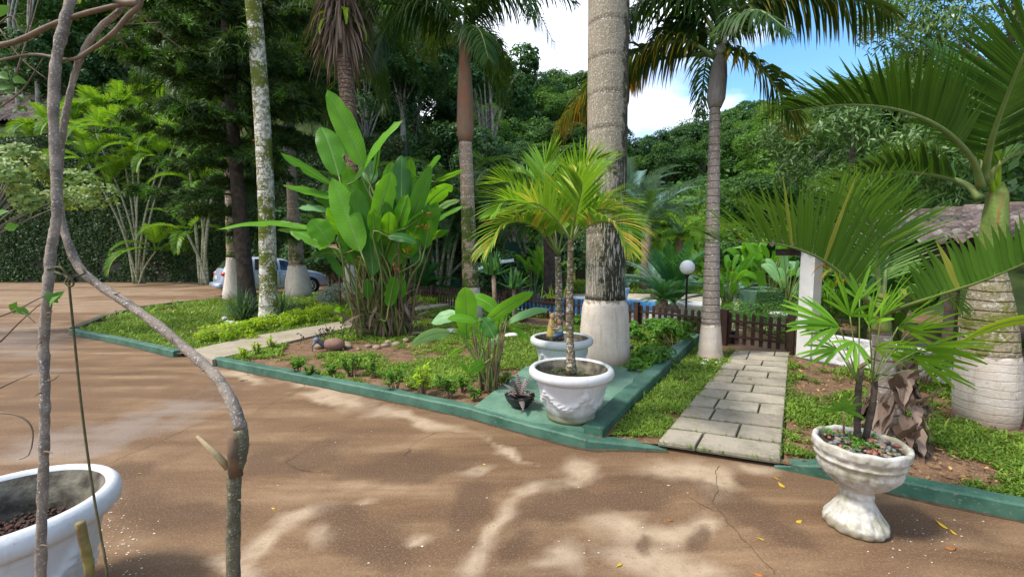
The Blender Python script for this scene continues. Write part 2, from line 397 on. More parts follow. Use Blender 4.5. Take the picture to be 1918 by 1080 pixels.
def whitewash(name='whitewash', base=(.60, .53, .46), dirt=(.27, .19, .12), sp=.12, rf=.07):
    m, nt = newmat(name); g = NG(nt); tcg = g.n('TexCoord'); v = tcg.outputs['Object']
    s = g.n('SeparateXYZ'); g.l(v, s.inputs[0])
    n0 = g.noise(v, 6, 6, .6); n1 = g.noise(v, 34, 5)
    col = g.mix(g.ramp(n0, [(.4, 0), (.72, .55)]), base, (.46, .37, .29))
    zz = g.math('ADD', s.outputs[2], g.math('MULTIPLY', n0, .05)); f = g.ramp(g.math('ADD', zz, g.math('MULTIPLY', n1, .08)), [(.06, 1), (.30, .0)])
    col = g.mix(g.math('MULTIPLY', f, .75), col, dirt)
    saw = g.ramp(g.math('FRACT', g.math('DIVIDE', zz, sp)), [(0, 1), (.12, 0), (.93, 0), (1, 1)])
    col = g.mix(g.math('MULTIPLY', saw, rf), col, dirt)
    at_ = g.n('Attribute', attribute_name='luv'); su = g.n('SeparateXYZ'); g.l(at_.outputs['Vector'], su.inputs[0]); n3 = g.noise(v, 13, 5, .7)
    col = g.mix(g.ramp(g.math('ADD', su.outputs[0], g.math('MULTIPLY_ADD', n3, .30, -.15)), [(.955, 0), (.985, .85)]), col, (.17, .135, .09))
    vs = g.n('Mapping'); vs.inputs['Scale'].default_value = (9, 9, 1.1); g.l(v, vs.inputs[0]); col = g.mix(g.ramp(g.noise(vs.outputs[0], 2, 5, .65), [(.52, 0), (.68, .45)]), col, (.33, .26, .18))
    col = g.mix(g.ramp(g.noise(v, 38, 4, .7), [(.62, 0), (.66, .6)]), col, (.20, .16, .11))
    g.out(g.bsdf(col, .85, g.bump(g.math('SUBTRACT', n1, g.math('MULTIPLY', saw, rf*1.6)), .6, .010), spec=.25)); return m
M = {}
M['wash'] = whitewash(); M['washring'] = whitewash('ringed_whitewash', (.60, .53, .46), rf=.30, sp=.075)
M['potwhite'] = None
def potmat(name, base, dirtc, mossc, ztop, amt=1.):
    m, nt = newmat(name); g = NG(nt); tcg = g.n('TexCoord'); v = tcg.outputs['Object']
    s = g.n('SeparateXYZ'); g.l(v, s.inputs[0]); n0 = g.noise(v, 5, 6, .6); n1 = g.noise(v, 28, 5)
    z = g.math('ADD', s.outputs[2], g.math('MULTIPLY', g.math('SUBTRACT', n0, .5), .22))
    col = g.mix(g.ramp(g.math('ADD', g.math('MULTIPLY', n0, .6), g.math('MULTIPLY', n1, .4)), [(.5-.06*(amt-.7), 0), (.68-.06*(amt-.7), min(.9, .5*amt))]), base, dirtc)
    vs = g.n('Mapping'); vs.inputs['Scale'].default_value = (16, 16, 1.3); g.l(v, vs.inputs[0]); col = g.mix(g.ramp(g.noise(vs.outputs[0], 1.6, 5, .7), [(.54, 0), (.66, .35)]), col, dirtc); col = g.mix(g.ramp(g.noise(v, 55, 3, .7), [(.66, 0), (.70, .5)]), col, (.22, .20, .16))
    col = g.mix(g.ramp(z, [(.03, .9), (ztop, 0)]), col, mossc)
    g.out(g.bsdf(col, .55, g.bump(g.math('ADD', n1, n0), .35, .006), spec=.4)); return m
M['pot'] = potmat('white_pot_paint', (.54, .55, .56), (.36, .35, .30), (.11, .11, .035), .14, .8)
M['urn'] = potmat('weathered_urn_paint', (.52, .50, .46), (.25, .23, .15), (.20, .17, .11), .05, 2.1)
M['soil'] = simple('soil', (.085, .042, .022), (.19, .105, .055), 9, .95, .9, .03, speck=(.30, .21, .12), detail=9)
M['darksoil'] = simple('dark_soil', (.018, .013, .009), (.06, .04, .025), 20, .95, .6, .02)
M['stone'] = simple('white_stone', (.68, .68, .66), (.45, .44, .42), 12, .8, .4, .01)
M['tanstone'] = simple('tan_stone', (.30, .23, .16), (.20, .15, .10), 9, .85, .5, .01)
M['greenpaint'] = simple('green_paint', (.022, .080, .052), (.065, .155, .105), 4.5, .65, .5, .008, speck=(.10, .13, .095), detail=10)
M['greenpad'] = simple('worn_green_paint', (.075, .165, .115), (.145, .265, .19), 2.6, .55, .4, .008, speck=(.10, .15, .10), detail=10)
M['mosskerb'] = simple('mossy_concrete', (.05, .065, .03), (.12, .11, .08), 6, .95, .5, .02, speck=(.03, .07, .04))
M['slab'] = simple('slab_stone', (.235, .205, .155), (.37, .325, .255), 2.6, .85, .7, .012, speck=(.17, .15, .105), detail=9)
m, nt_ = newmat('slab_stone'); g = NG(nt_); tcg = g.n('TexCoord'); v = tcg.outputs['Object']; at = g.n('Attribute', attribute_name='tint'); n0 = g.noise(v, 2.4, 8, .65); n1_ = g.noise(v, 26, 5, .7)
c_ = g.mix(at.outputs['Fac'], (.25, .215, .165), (.38, .335, .26)); c_ = g.mix(g.ramp(n0, [(.42, 0), (.62, .7)]), c_, (.145, .13, .095)); c_ = g.mix(g.ramp(n1_, [(.52, 0), (.68, .6)]), c_, (.38, .34, .27)); c_ = g.mix(g.ramp(n1_, [(.30, .7), (.40, 0)]), c_, (.09, .085, .05))
g.out(g.bsdf(c_, .85, g.bump(g.math('ADD', n0, n1_), .6, .012), spec=.25)); M['slab'] = m
M['joint'] = simple('mossy_joint', (.12, .105, .07), (.06, .07, .03), 15, .95, .6, .01)
M['pathc'] = simple('pale_concrete', (.36, .30, .22), (.26, .22, .155), 3, .85, .3, .008, speck=(.20, .17, .12))
M['woodbrown'] = simple('brown_picket_wood', (.030, .014, .009), (.060, .027, .016), 10, .6, .3, .004)
M['bark'] = simple('pale_bark', (.27, .215, .165), (.13, .10, .078), 22, .85, .8, .01, speck=(.42, .40, .37))
M['barkb'] = simple('brown_bark', (.12, .08, .052), (.19, .135, .09), 16, .8, .6, .008)
M['darkbark'] = simple('dark_bark', (.030, .022, .016), (.075, .055, .04), 9, .95, 1., .04)
M['palebark'] = simple('grey_forest_bark', (.30, .29, .25), (.13, .12, .09), 4, .9, .5, .02)
M['stem'] = simple('green_stem', (.10, .16, .035), (.16, .20, .05), 9, .6, .2, .004)
M['drystem'] = simple('dry_stem', (.10, .065, .035), (.20, .14, .08), 14, .85, .5, .006)
M['fibre'] = simple('dry_fibre', (.15, .10, .065), (.27, .20, .15), 18, .85, .6, .01)
M['black'] = simple('black_metal', (.012, .013, .013), (.02, .02, .02), 8, .45, .1, .003)
M['wall'] = simple('white_render', (.66, .65, .63), (.56, .55, .53), 5, .85, .6, .012)
M['rough'] = simple('rough_white_plaster', (.66, .66, .65), (.54, .54, .53), 7, .9, 1., .05)
M['cream'] = simple('pool_stone', (.50, .45, .35), (.42, .37, .28), 3, .8, .15, .004)
M['tealwall'] = simple('teal_paint', (.03, .12, .095), (.045, .17, .13), 1.6, .75, .2, .01)
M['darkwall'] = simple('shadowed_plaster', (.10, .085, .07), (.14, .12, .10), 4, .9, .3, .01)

# driveway: stained concrete; masks mix dried and damp stains with painted dappled light
m, nt_ = newmat('driveway_concrete'); g = NG(nt_); tcg = g.n('TexCoord'); v = tcg.outputs['Object']
at = g.n('Attribute', attribute_name='tint'); at2 = g.n('Attribute', attribute_name='luv'); sp2 = g.n('SeparateXYZ'); g.l(at2.outputs['Vector'], sp2.inputs[0])
mpp = g.n('Mapping'); mpp.inputs['Rotation'].default_value = (0, 0, R(24)); mpp.inputs['Scale'].default_value = (.35, 2.2, 1); g.l(v, mpp.inputs[0])
nA = g.noise(v, 1.1, 6, .62, .4); nB = g.noise(mpp.outputs[0], 1.5, 6, .6, .3); nC = g.noise(v, 7, 6, .65); nD = g.noise(v, 70, 3, .7); nE = g.noise(v, 190, 2, .6)
col = g.ramp(nB, [(.28, (.078, .042, .021)), (.45, (.142, .081, .041)), (.61, (.228, .142, .078)), (.76, (.34, .24, .15))])
col = g.mix(g.ramp(nA, [(.40, .75), (.60, 0)]), col, (.125, .070, .037))
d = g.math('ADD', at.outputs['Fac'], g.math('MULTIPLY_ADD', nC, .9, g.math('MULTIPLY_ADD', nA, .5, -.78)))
dry_sun = g.ramp(d, [(.20, 0), (.50, .45), (.74, 1)])
dry_sun_col = g.mix(g.ramp(nC, [(.4, 0), (.65, 1)]), (.40, .305, .205), (.29, .21, .14))
col = g.mix(g.math('MULTIPLY', dry_sun, .92), col, dry_sun_col)
wet_shade = g.ramp(g.math('ADD', sp2.outputs[0], g.math('MULTIPLY_ADD', nC, .7, -.35)), [(.35, 0), (.75, 1)])
col = g.mix(g.math('MULTIPLY', wet_shade, .75), col, (.085, .048, .027))
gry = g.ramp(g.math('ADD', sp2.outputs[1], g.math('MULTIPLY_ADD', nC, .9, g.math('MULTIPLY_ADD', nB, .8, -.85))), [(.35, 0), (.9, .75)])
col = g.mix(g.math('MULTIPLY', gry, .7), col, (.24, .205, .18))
col = g.mix(g.ramp(nD, [(.52, 0), (.72, .5)]), col, g.mix(.5, col, (.42, .33, .24)))
col = g.mix(g.ramp(nE, [(.61, 0), (.68, .4)]), col, (.48, .38, .27))
col = g.mix(g.ramp(nD, [(.30, .55), (.42, 0)]), col, (.06, .038, .024))
vo = g.n('TexVoronoi', feature='DISTANCE_TO_EDGE'); vo.inputs['Scale'].default_value = .42; vo.inputs['Randomness'].default_value = 1
dv = g.n('VectorMath', operation='ADD'); nzv = g.n('TexNoise'); nzv.inputs['Scale'].default_value = 2.2; nzv.inputs['Detail'].default_value = 5; g.l(v, nzv.inputs['Vector'])
scv = g.n('VectorMath', operation='SCALE'); scv.inputs['Scale'].default_value = .55; g.l(nzv.outputs['Color'], scv.inputs[0]); g.l(v, dv.inputs[0]); g.l(scv.outputs[0], dv.inputs[1]); g.l(dv.outputs[0], vo.inputs['Vector'])
crk = g.math('MULTIPLY', g.ramp(vo.outputs['Distance'], [(0, 1), (.006, 0)]), g.ramp(nA, [(.54, 0), (.60, .7)]))
col = g.mix(crk, col, (.045, .03, .02))
rough = g.math('MULTIPLY_ADD', dry_sun, .25, g.math('MULTIPLY_ADD', nB, .2, .6))
h = g.math('SUBTRACT', g.math('ADD', g.math('MULTIPLY', nD, .7), g.math('MULTIPLY', nE, .5)), g.math('MULTIPLY', crk, 1.2))
g.out(g.bsdf(col, rough, g.bump(h, .45, .006), spec=.16)); M['drive'] = m

# ------------------------------------------------------------------ terrain and driveway
def sstep(x, a, b): t = np.clip((x-a)/(b-a), 0, 1); return t*t*(3-2*t)
WALLY = 24.6
def terr(x, y):
    x = np.asarray(x, float); y = np.asarray(y, float)
    left = np.where(y > WALLY+.25, 7.4+.62*(y-WALLY), 0)*(1-sstep(x, -.30*y, -.10*y))
    dip = -1.3*sstep(y, 20, 40)*sstep(x, -2, 4)
    mid = sstep(y, 33, 62)*11*(1-sstep(x/np.maximum(y, 1), .12, .27))*sstep(x/np.maximum(y, 1), -.6, -.3)
    far = mid+sstep(y, 46, 60)*2.0+np.clip(y-56, 0, 26)*.46
    rgt = sstep(x, 9, 16)*np.clip((x-9)*.28+(y-12)*.12, 0, 30)*sstep(y, 9, 14)
    return np.maximum(np.maximum(left, dip+far), rgt)-.05
xs = np.unique(np.r_[np.arange(-140, 141, 4), np.arange(-30, 30, 1.)]); ys = np.unique(np.r_[np.arange(-40, 221, 4), np.arange(0, 70, 1.), WALLY+.24, WALLY+.27])
X, Y = np.meshgrid(xs, ys); mb = MB(); nx, ny = len(xs), len(ys)
i = (np.arange(ny-1)[:, None]*nx+np.arange(nx-1)[None])
mb.add(np.c_[X.ravel(), Y.ravel(), terr(X, Y).ravel()], np.stack([i, i+1, i+nx+1, i+nx], -1).reshape(-1, 4))
m, nt_ = newmat('forest_floor'); g = NG(nt_); tcg = g.n('TexCoord'); v = tcg.outputs['Object']
nz = g.noise(v, .5, 6); g.out(g.bsdf(g.ramp(nz, [(.35, (.02, .03, .01)), (.6, (.045, .07, .018)), (.75, (.07, .05, .03))]), .95, g.bump(g.noise(v, 3, 5), .8, .2), spec=.1)); M['floor'] = m
struct(mb.build('ground', M['floor']))

def ell(px, py, cx, cy, rx, ry, a=0):
    a = R(a); dx, dy = px-cx, py-cy; u = dx*math.cos(a)+dy*math.sin(a); v_ = -dx*math.sin(a)+dy*math.cos(a)
    return 1.05*np.exp(-((u/rx)**2+(v_/ry)**2)*.75)
xs = np.unique(np.round(np.r_[np.arange(-34, 16, .6), np.arange(-4, 4.2, .05)], 3)); ys = np.unique(np.round(np.r_[np.arange(-3, WALLY+.3, .6), np.arange(1.4, 7, .05), WALLY+.1], 3))
X, Y = np.meshgrid(xs, ys); nx, ny = len(xs), len(ys); P = np.c_[X.ravel(), Y.ravel(), 0*X.ravel()]
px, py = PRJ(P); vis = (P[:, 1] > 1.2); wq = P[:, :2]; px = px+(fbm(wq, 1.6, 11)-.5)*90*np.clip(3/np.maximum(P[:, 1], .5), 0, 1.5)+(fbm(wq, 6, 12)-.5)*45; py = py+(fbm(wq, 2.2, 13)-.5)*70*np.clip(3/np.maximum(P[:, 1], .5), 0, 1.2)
dry = np.zeros(len(P)); wet_shade = np.zeros(len(P)); gry = np.zeros(len(P))  # pale: dried patches plus dappled sun; dark: damp plus soft shade, painted in
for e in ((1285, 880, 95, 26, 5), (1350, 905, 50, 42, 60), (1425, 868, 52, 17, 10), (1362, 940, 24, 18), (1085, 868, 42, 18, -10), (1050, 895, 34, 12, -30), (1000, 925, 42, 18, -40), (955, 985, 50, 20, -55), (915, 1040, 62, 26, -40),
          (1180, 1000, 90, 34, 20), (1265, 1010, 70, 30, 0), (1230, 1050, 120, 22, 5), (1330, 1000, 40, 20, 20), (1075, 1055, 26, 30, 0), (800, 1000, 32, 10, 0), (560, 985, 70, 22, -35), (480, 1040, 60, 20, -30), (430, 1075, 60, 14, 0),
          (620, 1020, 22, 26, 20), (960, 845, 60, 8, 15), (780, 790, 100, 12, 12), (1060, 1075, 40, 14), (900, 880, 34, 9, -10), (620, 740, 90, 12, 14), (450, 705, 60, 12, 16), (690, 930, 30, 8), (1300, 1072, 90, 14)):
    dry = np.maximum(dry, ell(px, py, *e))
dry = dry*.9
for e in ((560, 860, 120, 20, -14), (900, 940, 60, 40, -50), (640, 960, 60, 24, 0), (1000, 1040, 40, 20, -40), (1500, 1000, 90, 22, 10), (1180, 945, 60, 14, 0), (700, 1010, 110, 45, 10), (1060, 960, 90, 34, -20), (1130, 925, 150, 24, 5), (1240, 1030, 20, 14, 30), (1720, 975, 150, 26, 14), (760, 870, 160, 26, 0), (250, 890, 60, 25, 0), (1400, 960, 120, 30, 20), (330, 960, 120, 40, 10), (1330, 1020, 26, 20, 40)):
    wet_shade = np.maximum(wet_shade, ell(px, py, *e)*.95)
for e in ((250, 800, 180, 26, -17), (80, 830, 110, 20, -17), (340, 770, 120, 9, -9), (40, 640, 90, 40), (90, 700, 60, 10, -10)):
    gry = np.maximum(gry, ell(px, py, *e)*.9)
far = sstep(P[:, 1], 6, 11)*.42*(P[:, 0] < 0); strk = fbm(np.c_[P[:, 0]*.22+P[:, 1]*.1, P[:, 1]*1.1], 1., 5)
dry = np.where(vis, np.maximum(dry, far*(strk > .42)+far*.2), .2); wet_shade *= vis; gry *= vis
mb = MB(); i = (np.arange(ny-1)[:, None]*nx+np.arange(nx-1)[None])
mb.add(P, np.stack([i, i+1, i+nx+1, i+nx], -1).reshape(-1, 4), dry, np.c_[wet_shade, gry, 0*wet_shade])
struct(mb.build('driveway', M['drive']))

# flat polygons ------------------------------------------------------
def poly(name, pts, z, mat, st=True, bump=0, sub=.25, zf=None):
    """a filled polygon cut to a fine grid"""
    import bmesh
    bm = bmesh.new(); vs_ = [bm.verts.new((float(p[0]), float(p[1]), z)) for p in pts]; f = bm.faces.new(vs_)
    if f.normal.z < 0: f.normal_flip()
    P_ = np.array([p[:2] for p in pts]); lo = P_.min(0); hi = P_.max(0)
    for ax in (0, 1):
        for c in np.arange(lo[ax]+sub, hi[ax], sub):
            co = [0, 0, 0]; no = [0, 0, 0]; co[ax] = float(c); no[ax] = 1
            bmesh.ops.bisect_plane(bm, geom=bm.verts[:]+bm.edges[:]+bm.faces[:], plane_co=co, plane_no=no)
    bm.normal_update()
    for f in bm.faces:
        if f.normal.z < 0: f.normal_flip()
    if bump or zf:
        c = np.array([v_.co[:2] for v_ in bm.verts]); hh = bump*(fbm(c, 2.2, 3)-.5)
        for v_, q, cc in zip(bm.verts, hh, c): v_.co.z = (zf(cc[0], cc[1]) if zf else v_.co.z)+q
    me = bpy.data.meshes.new(name); bm.to_mesh(me); bm.free(); me.materials.append(mat); me.polygons.foreach_set('use_smooth', [True]*len(me.polygons))
    o = place(me, name); 
    if st: struct(o)
    return o
g2 = lambda px, py: G(px, py)[:2]
kA = [g2(130, 626), g2(228, 645), g2(325, 669)]
kB = [g2(398, 683), g2(560, 716), g2(720, 748), g2(880, 783), g2(1000, 816), g2(1098, 840), g2(1190, 842), g2(1250, 843)]
kC = [g2(1450, 876), g2(1560, 900), g2(1700, 930), g2(1930, 978), g2(2100, 1012)]
LAWN = [kA[0], kA[1], kA[2], g2(352, 668), g2(470, 640), g2(560, 624), g2(640, 609), g2(770, 577), g2(850, 566), g2(870, 556), g2(760, 549), g2(620, 552), g2(540, 553), g2(440, 561), g2(330, 572), g2(250, 583), g2(180, 603)]
RIM = [g2(1140, 828), g2(1180, 775), g2(1240, 716), g2(1310, 646), g2(1318, 628)]
BED = [*kB[:6], RIM[0], RIM[1], RIM[2], RIM[3], g2(1318, 618), g2(1170, 608), g2(1000, 592), g2(880, 578), g2(800, 584), g2(740, 598), g2(640, 625), g2(520, 655), g2(420, 682)]
STRIP = [g2(1140, 828), g2(1235, 840), g2(1300, 763), g2(1385, 664), g2(1330, 655), RIM[3], RIM[2], RIM[1]]
RBED = [*kC, g2(2100, 800), g2(1930, 768), g2(1800, 738), g2(1640, 700), g2(1478, 674), g2(1476, 760), g2(1468, 872)]
poly('lawn_soil', LAWN, .055, M['soil'], bump=.05)
poly('planting_bed_soil', BED, .055, M['soil'], bump=.05)
poly('verge_soil', STRIP, .03, M['soil'], bump=.04)
poly('side_bed_soil', RBED, .05, M['soil'], bump=.05)

def ribbon(name, pts, w, h, mat, z0=-.02, left=True, jag=0., st=True, bev=.012, n=None):
    """kerb of width w laid to the left of the path"""
    P = np.array(pts, float)
    n = n or max(8, int(np.linalg.norm(np.diff(P, axis=0), axis=1).sum()/.06)); seg = np.r_[0, np.cumsum(np.linalg.norm(np.diff(P, axis=0), axis=1))]
    t = np.linspace(0, seg[-1], n); Q = np.c_[np.interp(t, seg, P[:, 0]), np.interp(t, seg, P[:, 1])]
    T = nrmz(np.gradient(Q, axis=0)); Nn = np.c_[-T[:, 1], T[:, 0]]*(1 if left else -1)
    hh = np.broadcast_to(h, (n,)) if np.ndim(h) == 0 else np.interp(t/seg[-1], np.linspace(0, 1, len(h)), h)
    jj = (fbm(Q, 6, 9)-.5)*jag; j2 = (fbm(Q, 5, 2)-.5)*.016+(fbm(Q, 22, 6)-.5)*.008; V = []
    for o_, z_ in ((0, z0), (0, -bev), (bev, 0), (w-bev, 0), (w, -bev), (w, z0)):
        zz = np.full(n, z0) if z_ == z0 else hh+z_+j2
        V.append(np.c_[Q+Nn*(o_+(jj if o_ >= w-bev else 0)+(j2*.5))[:, None], zz])
    V = np.stack(V, 1).reshape(-1, 3); k = np.arange(n-1)[:, None]*6; j = np.arange(5)[None]
    F = np.stack([k+j, k+6+j, k+7+j, k+1+j], -1).reshape(-1, 4)
    if not left: F = F[:, ::-1]
    mb = MB(); mb.add(V, [F, np.arange(6)[None], (np.arange(6)+(n-1)*6)[None]])
    o = mb.build(name, mat, smooth=False)
    return struct(o) if st else o
ribbon('kerb', kA, .12, .10, M['greenpaint'])
ribbon('kerb', kB, .13, [.10, .10, .10, .10, .10, .095, .09, .015], M['greenpaint'])
ribbon('kerb', kC, .13, [.02, .09, .10, .10, .10, .10, .10], M['greenpaint'])
ribbon('kerb', [g2(132, 624), g2(180, 603), g2(250, 583), g2(330, 572), g2(440, 561)], .16, .13, M['mosskerb'], left=False)
ribbon('kerb', [g2(1128, 832), g2(1180, 775), g2(1240, 716), g2(1310, 646)], .19, [.13, .15, .17, .2, .2], M['greenpaint'], jag=.06)
# grit gathered along the kerb foot, and cracks in the concrete
M['grit'] = simple('kerb_grit', (.035, .028, .018), (.07, .055, .03), 22, .95, .6, .01)
def flatribbon(name, pts, w0, w1, z, mat, jag=1., sd_=0, n=160):
    q = smoothpath([np.r_[p, 0] for p in pts], n)[:, :2]; t = nrmz(np.gradient(q, axis=0)); nn = np.c_[-t[:, 1], t[:, 0]]; q = q+nn*((fbm(q, 3.5, sd_)-.5)*.10*jag+(fbm(q, 14, sd_+1)-.5)*.045*jag)[:, None]
    a = w0+(w1-w0)*np.clip(fbm(q, 5, sd_+3)*1.6-.3, 0, 1); b_ = np.clip(fbm(q, 7, sd_+5)*1.7-.35, 0.03, 1)*w1
    V = np.stack([np.c_[q-nn*a[:, None]*.5, np.full(n, z)], np.c_[q+nn*b_[:, None]*.5, np.full(n, z)]], 1).reshape(-1, 3); k = np.arange(n-1)*2
    mb = MB(); mb.add(V, np.stack([k, k+2, k+3, k+1], -1)[:, ::-1]); struct(mb.build(name, M[mat]))
for kk, sd_ in ((kA, 1), (kB, 4), (kC[1:], 8)): flatribbon('kerb_grit', [p-np.array([0, .012]) for p in kk], .02, .075, .003, 'grit', .12, sd_, 260)
for pts, sd_ in (([g2(120, 912), g2(210, 868), g2(330, 812), g2(420, 775)], 2), ([g2(430, 772), g2(500, 745), g2(580, 722)], 5), ([g2(600, 700), g2(560, 730), g2(480, 770)], 3), ([g2(1345, 872), g2(1335, 920), g2(1352, 960), g2(1392, 1010), g2(1450, 1075)], 7), ([g2(1352, 960), g2(1310, 940), g2(1290, 930)], 9), ([g2(20, 690), g2(180, 700), g2(330, 690)], 11)):
    flatribbon('crack', pts, .002, .006, .0025, 'grit', 1., sd_)
# green painted pad under the pots
PAD = [g2(888, 780), g2(1000, 812), g2(1125, 828), g2(1165, 772), g2(1210, 706), g2(1085, 694), g2(985, 700)]
mb = MB(); n = len(PAD); pv = np.array(PAD)
mb.add(np.r_[np.c_[pv, np.full(n, .0)], np.c_[pv, np.full(n, .105)]], [np.arange(n)[None]+n]+[np.array([[i, (i+1) % n, n+(i+1) % n, n+i]]) for i in range(n)])
struct(mb.build('painted_slab', M['greenpad'], smooth=False))
# paved path on the right: slabs laid in courses over mossy joints
pl0, pr0, pl1, pr1 = g2(1232, 842), g2(1462, 878), g2(1378, 663), g2(1478, 668)
QUAD = [pl0, pr0, pr1, pl1]; poly('path_joints', QUAD, .045, M['joint'], sub=2)
mb = MB(); nrow = 12; yy = np.linspace(0, 1, nrow+1); lerp = lambda a, b, t: a+(b-a)*t
for r_ in range(nrow):
    cuts = [0, .62, 1.01] if r_ % 2 else [0, .34, 1.01]
    if r_ % 4 == 3: cuts = [0, .3, .72, 1.01]
    cuts = [c+(rnd.uniform(-.05, .05) if 0 < c < 1 else 0) for c in cuts]
    for a, b in zip(cuts[:-1], cuts[1:]):
        ga = .012
        q = [lerp(lerp(pl0, pl1, v_), lerp(pr0, pr1, v_), u_) for u_, v_ in ((a+(ga if a else 0), yy[r_]+.004), (min(b, 1)-ga*.6, yy[r_]+.004), (min(b, 1)-ga*.6, yy[r_+1]-.006), (a+(ga if a else 0), yy[r_+1]-.006))]
        q = np.array(q); c = q.mean(0); z = .075+rnd.uniform(-.003, .003); qi = c+(q-c)*.975
        dz_ = rng.uniform(-.004, .004, 4); mb.add(np.r_[np.c_[q, np.full(4, .03)], np.c_[q, np.full(4, z-.008)+dz_], np.c_[qi, np.full(4, z)+dz_]], np.array([[8, 9, 10, 11]]+[[o_+i, o_+(i+1) % 4, o_+4+(i+1) % 4, o_+4+i] for o_ in (0, 4) for i in range(4)]), rnd.random())
struct(mb.build('paved_path', M['slab'], smooth=False))
# pale concrete path between lawn and bed
PL = [g2(352, 668), g2(470, 640), g2(560, 624), g2(640, 609), g2(770, 577), g2(850, 566)]; PR = [g2(398, 686), g2(520, 655), g2(640, 625), g2(740, 598), g2(800, 584), g2(868, 572)]
a_, b_ = smoothpath(PL, 30), smoothpath(PR, 30); mb = MB()
zt = .10; V = np.stack([np.c_[a_, np.zeros(30)], np.c_[a_, np.full(30, zt)], np.c_[b_, np.full(30, zt)], np.c_[b_, np.zeros(30)]], 1).reshape(-1, 3)
k = np.arange(29)[:, None]*4; j = np.arange(3)[None]
mb.add(V, [np.stack([k+j, k+j+1, k+5+j, k+4+j], -1).reshape(-1, 4)[:, ::-1], np.array([[0, 3, 2, 1]])])
struct(mb.build('garden_path', M['pathc'], smooth=False))
# beyond the fence: pool deck, water, lawn
m, nt_ = newmat('pool_water'); g = NG(nt_); tcg = g.n('TexCoord'); nz = g.noise(tcg.outputs['Object'], 5, 4)
g.out(g.bsdf(g.mix(nz, (.02, .22, .55), (.04, .36, .72)), .12, g.bump(nz, .25, .03), spec=.5)); M['water'] = m
DECK = [(-1.0, 12.2), (1.6, 9.9), (3.3, 8.9), (6.9, 9.2), (9.0, 12.5), (8.5, 17.6), (1.5, 18.2), (-1.2, 16.4)]
POOL = [(-.4, 12.7), (1.7, 11.0), (3.2, 11.2), (4.75, 12.1), (4.6, 14.3), (2.4, 15.3), (.4, 15.2)]
poly('pool_deck', DECK, .004, M['cream'], sub=1)
pp = smoothpath(POOL+[POOL[0]], 50)[:-1]
poly('pool_water', pp, .045, M['water'], sub=1)
mb = MB(); c = pp.mean(0); po = c+(pp-c)*1.06; n = len(pp)
V = np.stack([np.c_[po, np.full(n, .0)], np.c_[po, np.full(n, .075)], np.c_[pp, np.full(n, .075)], np.c_[pp, np.full(n, .0)]], 1).reshape(-1, 3); k = np.arange(n)[:, None]; kk = ((np.arange(n)+1) % n)[:, None]; j = np.arange(3)[None]
mb.add(V, np.stack([k*4+j, kk*4+j, kk*4+j+1, k*4+j+1], -1).reshape(-1, 4)); struct(mb.build('pool_coping', M['wall'], smooth=False))
M['lawnfar'] = simple('far_lawn_green', (.05, .13, .015), (.09, .19, .03), 1.2, .95, .6, .05)
poly('far_lawn', [(1.5, 17.7), (8.5, 17.3), (16, 22), (22, 56), (2, 60), (1, 30)], 0, M['lawnfar'], sub=2, zf=lambda x, y: float(terr(x, y))+.09)

# ------------------------------------------------------------------ grass and ground cover (stuff)
def inpoly(P, poly_):
    p = np.array([q[:2] for q in poly_]); x, y = P[:, 0], P[:, 1]; c = np.zeros(len(P), bool); j = len(p)-1
    for i in range(len(p)):
        cond = ((p[i, 1] > y) != (p[j, 1] > y)) & (x < (p[j, 0]-p[i, 0])*(y-p[i, 1])/(p[j, 1]-p[i, 1]+1e-12)+p[i, 0]); c ^= cond; j = i
    return c
M['grass'] = leafmat('lawn_leaf', (.065, .125, .012), (.23, .37, .045), (.40, .40, .10), .25, .6, accpos=.96)
def segdist(q, pl):
    pl = np.array(pl); out = np.full(len(q), 9e9)
    for a, b in zip(pl[:-1], pl[1:]):
        d = b-a; t = np.clip(((q-a)@d)/(d@d), 0, 1); out = np.minimum(out, np.hypot(*(q-a-t[:, None]*d).T))
    return out
KERBS = (kA, kB, kC, [g2(132, 624), g2(180, 603), g2(250, 583), g2(330, 572), g2(440, 561)], [g2(1128, 832), g2(1180, 775), g2(1240, 716), g2(1310, 646)])
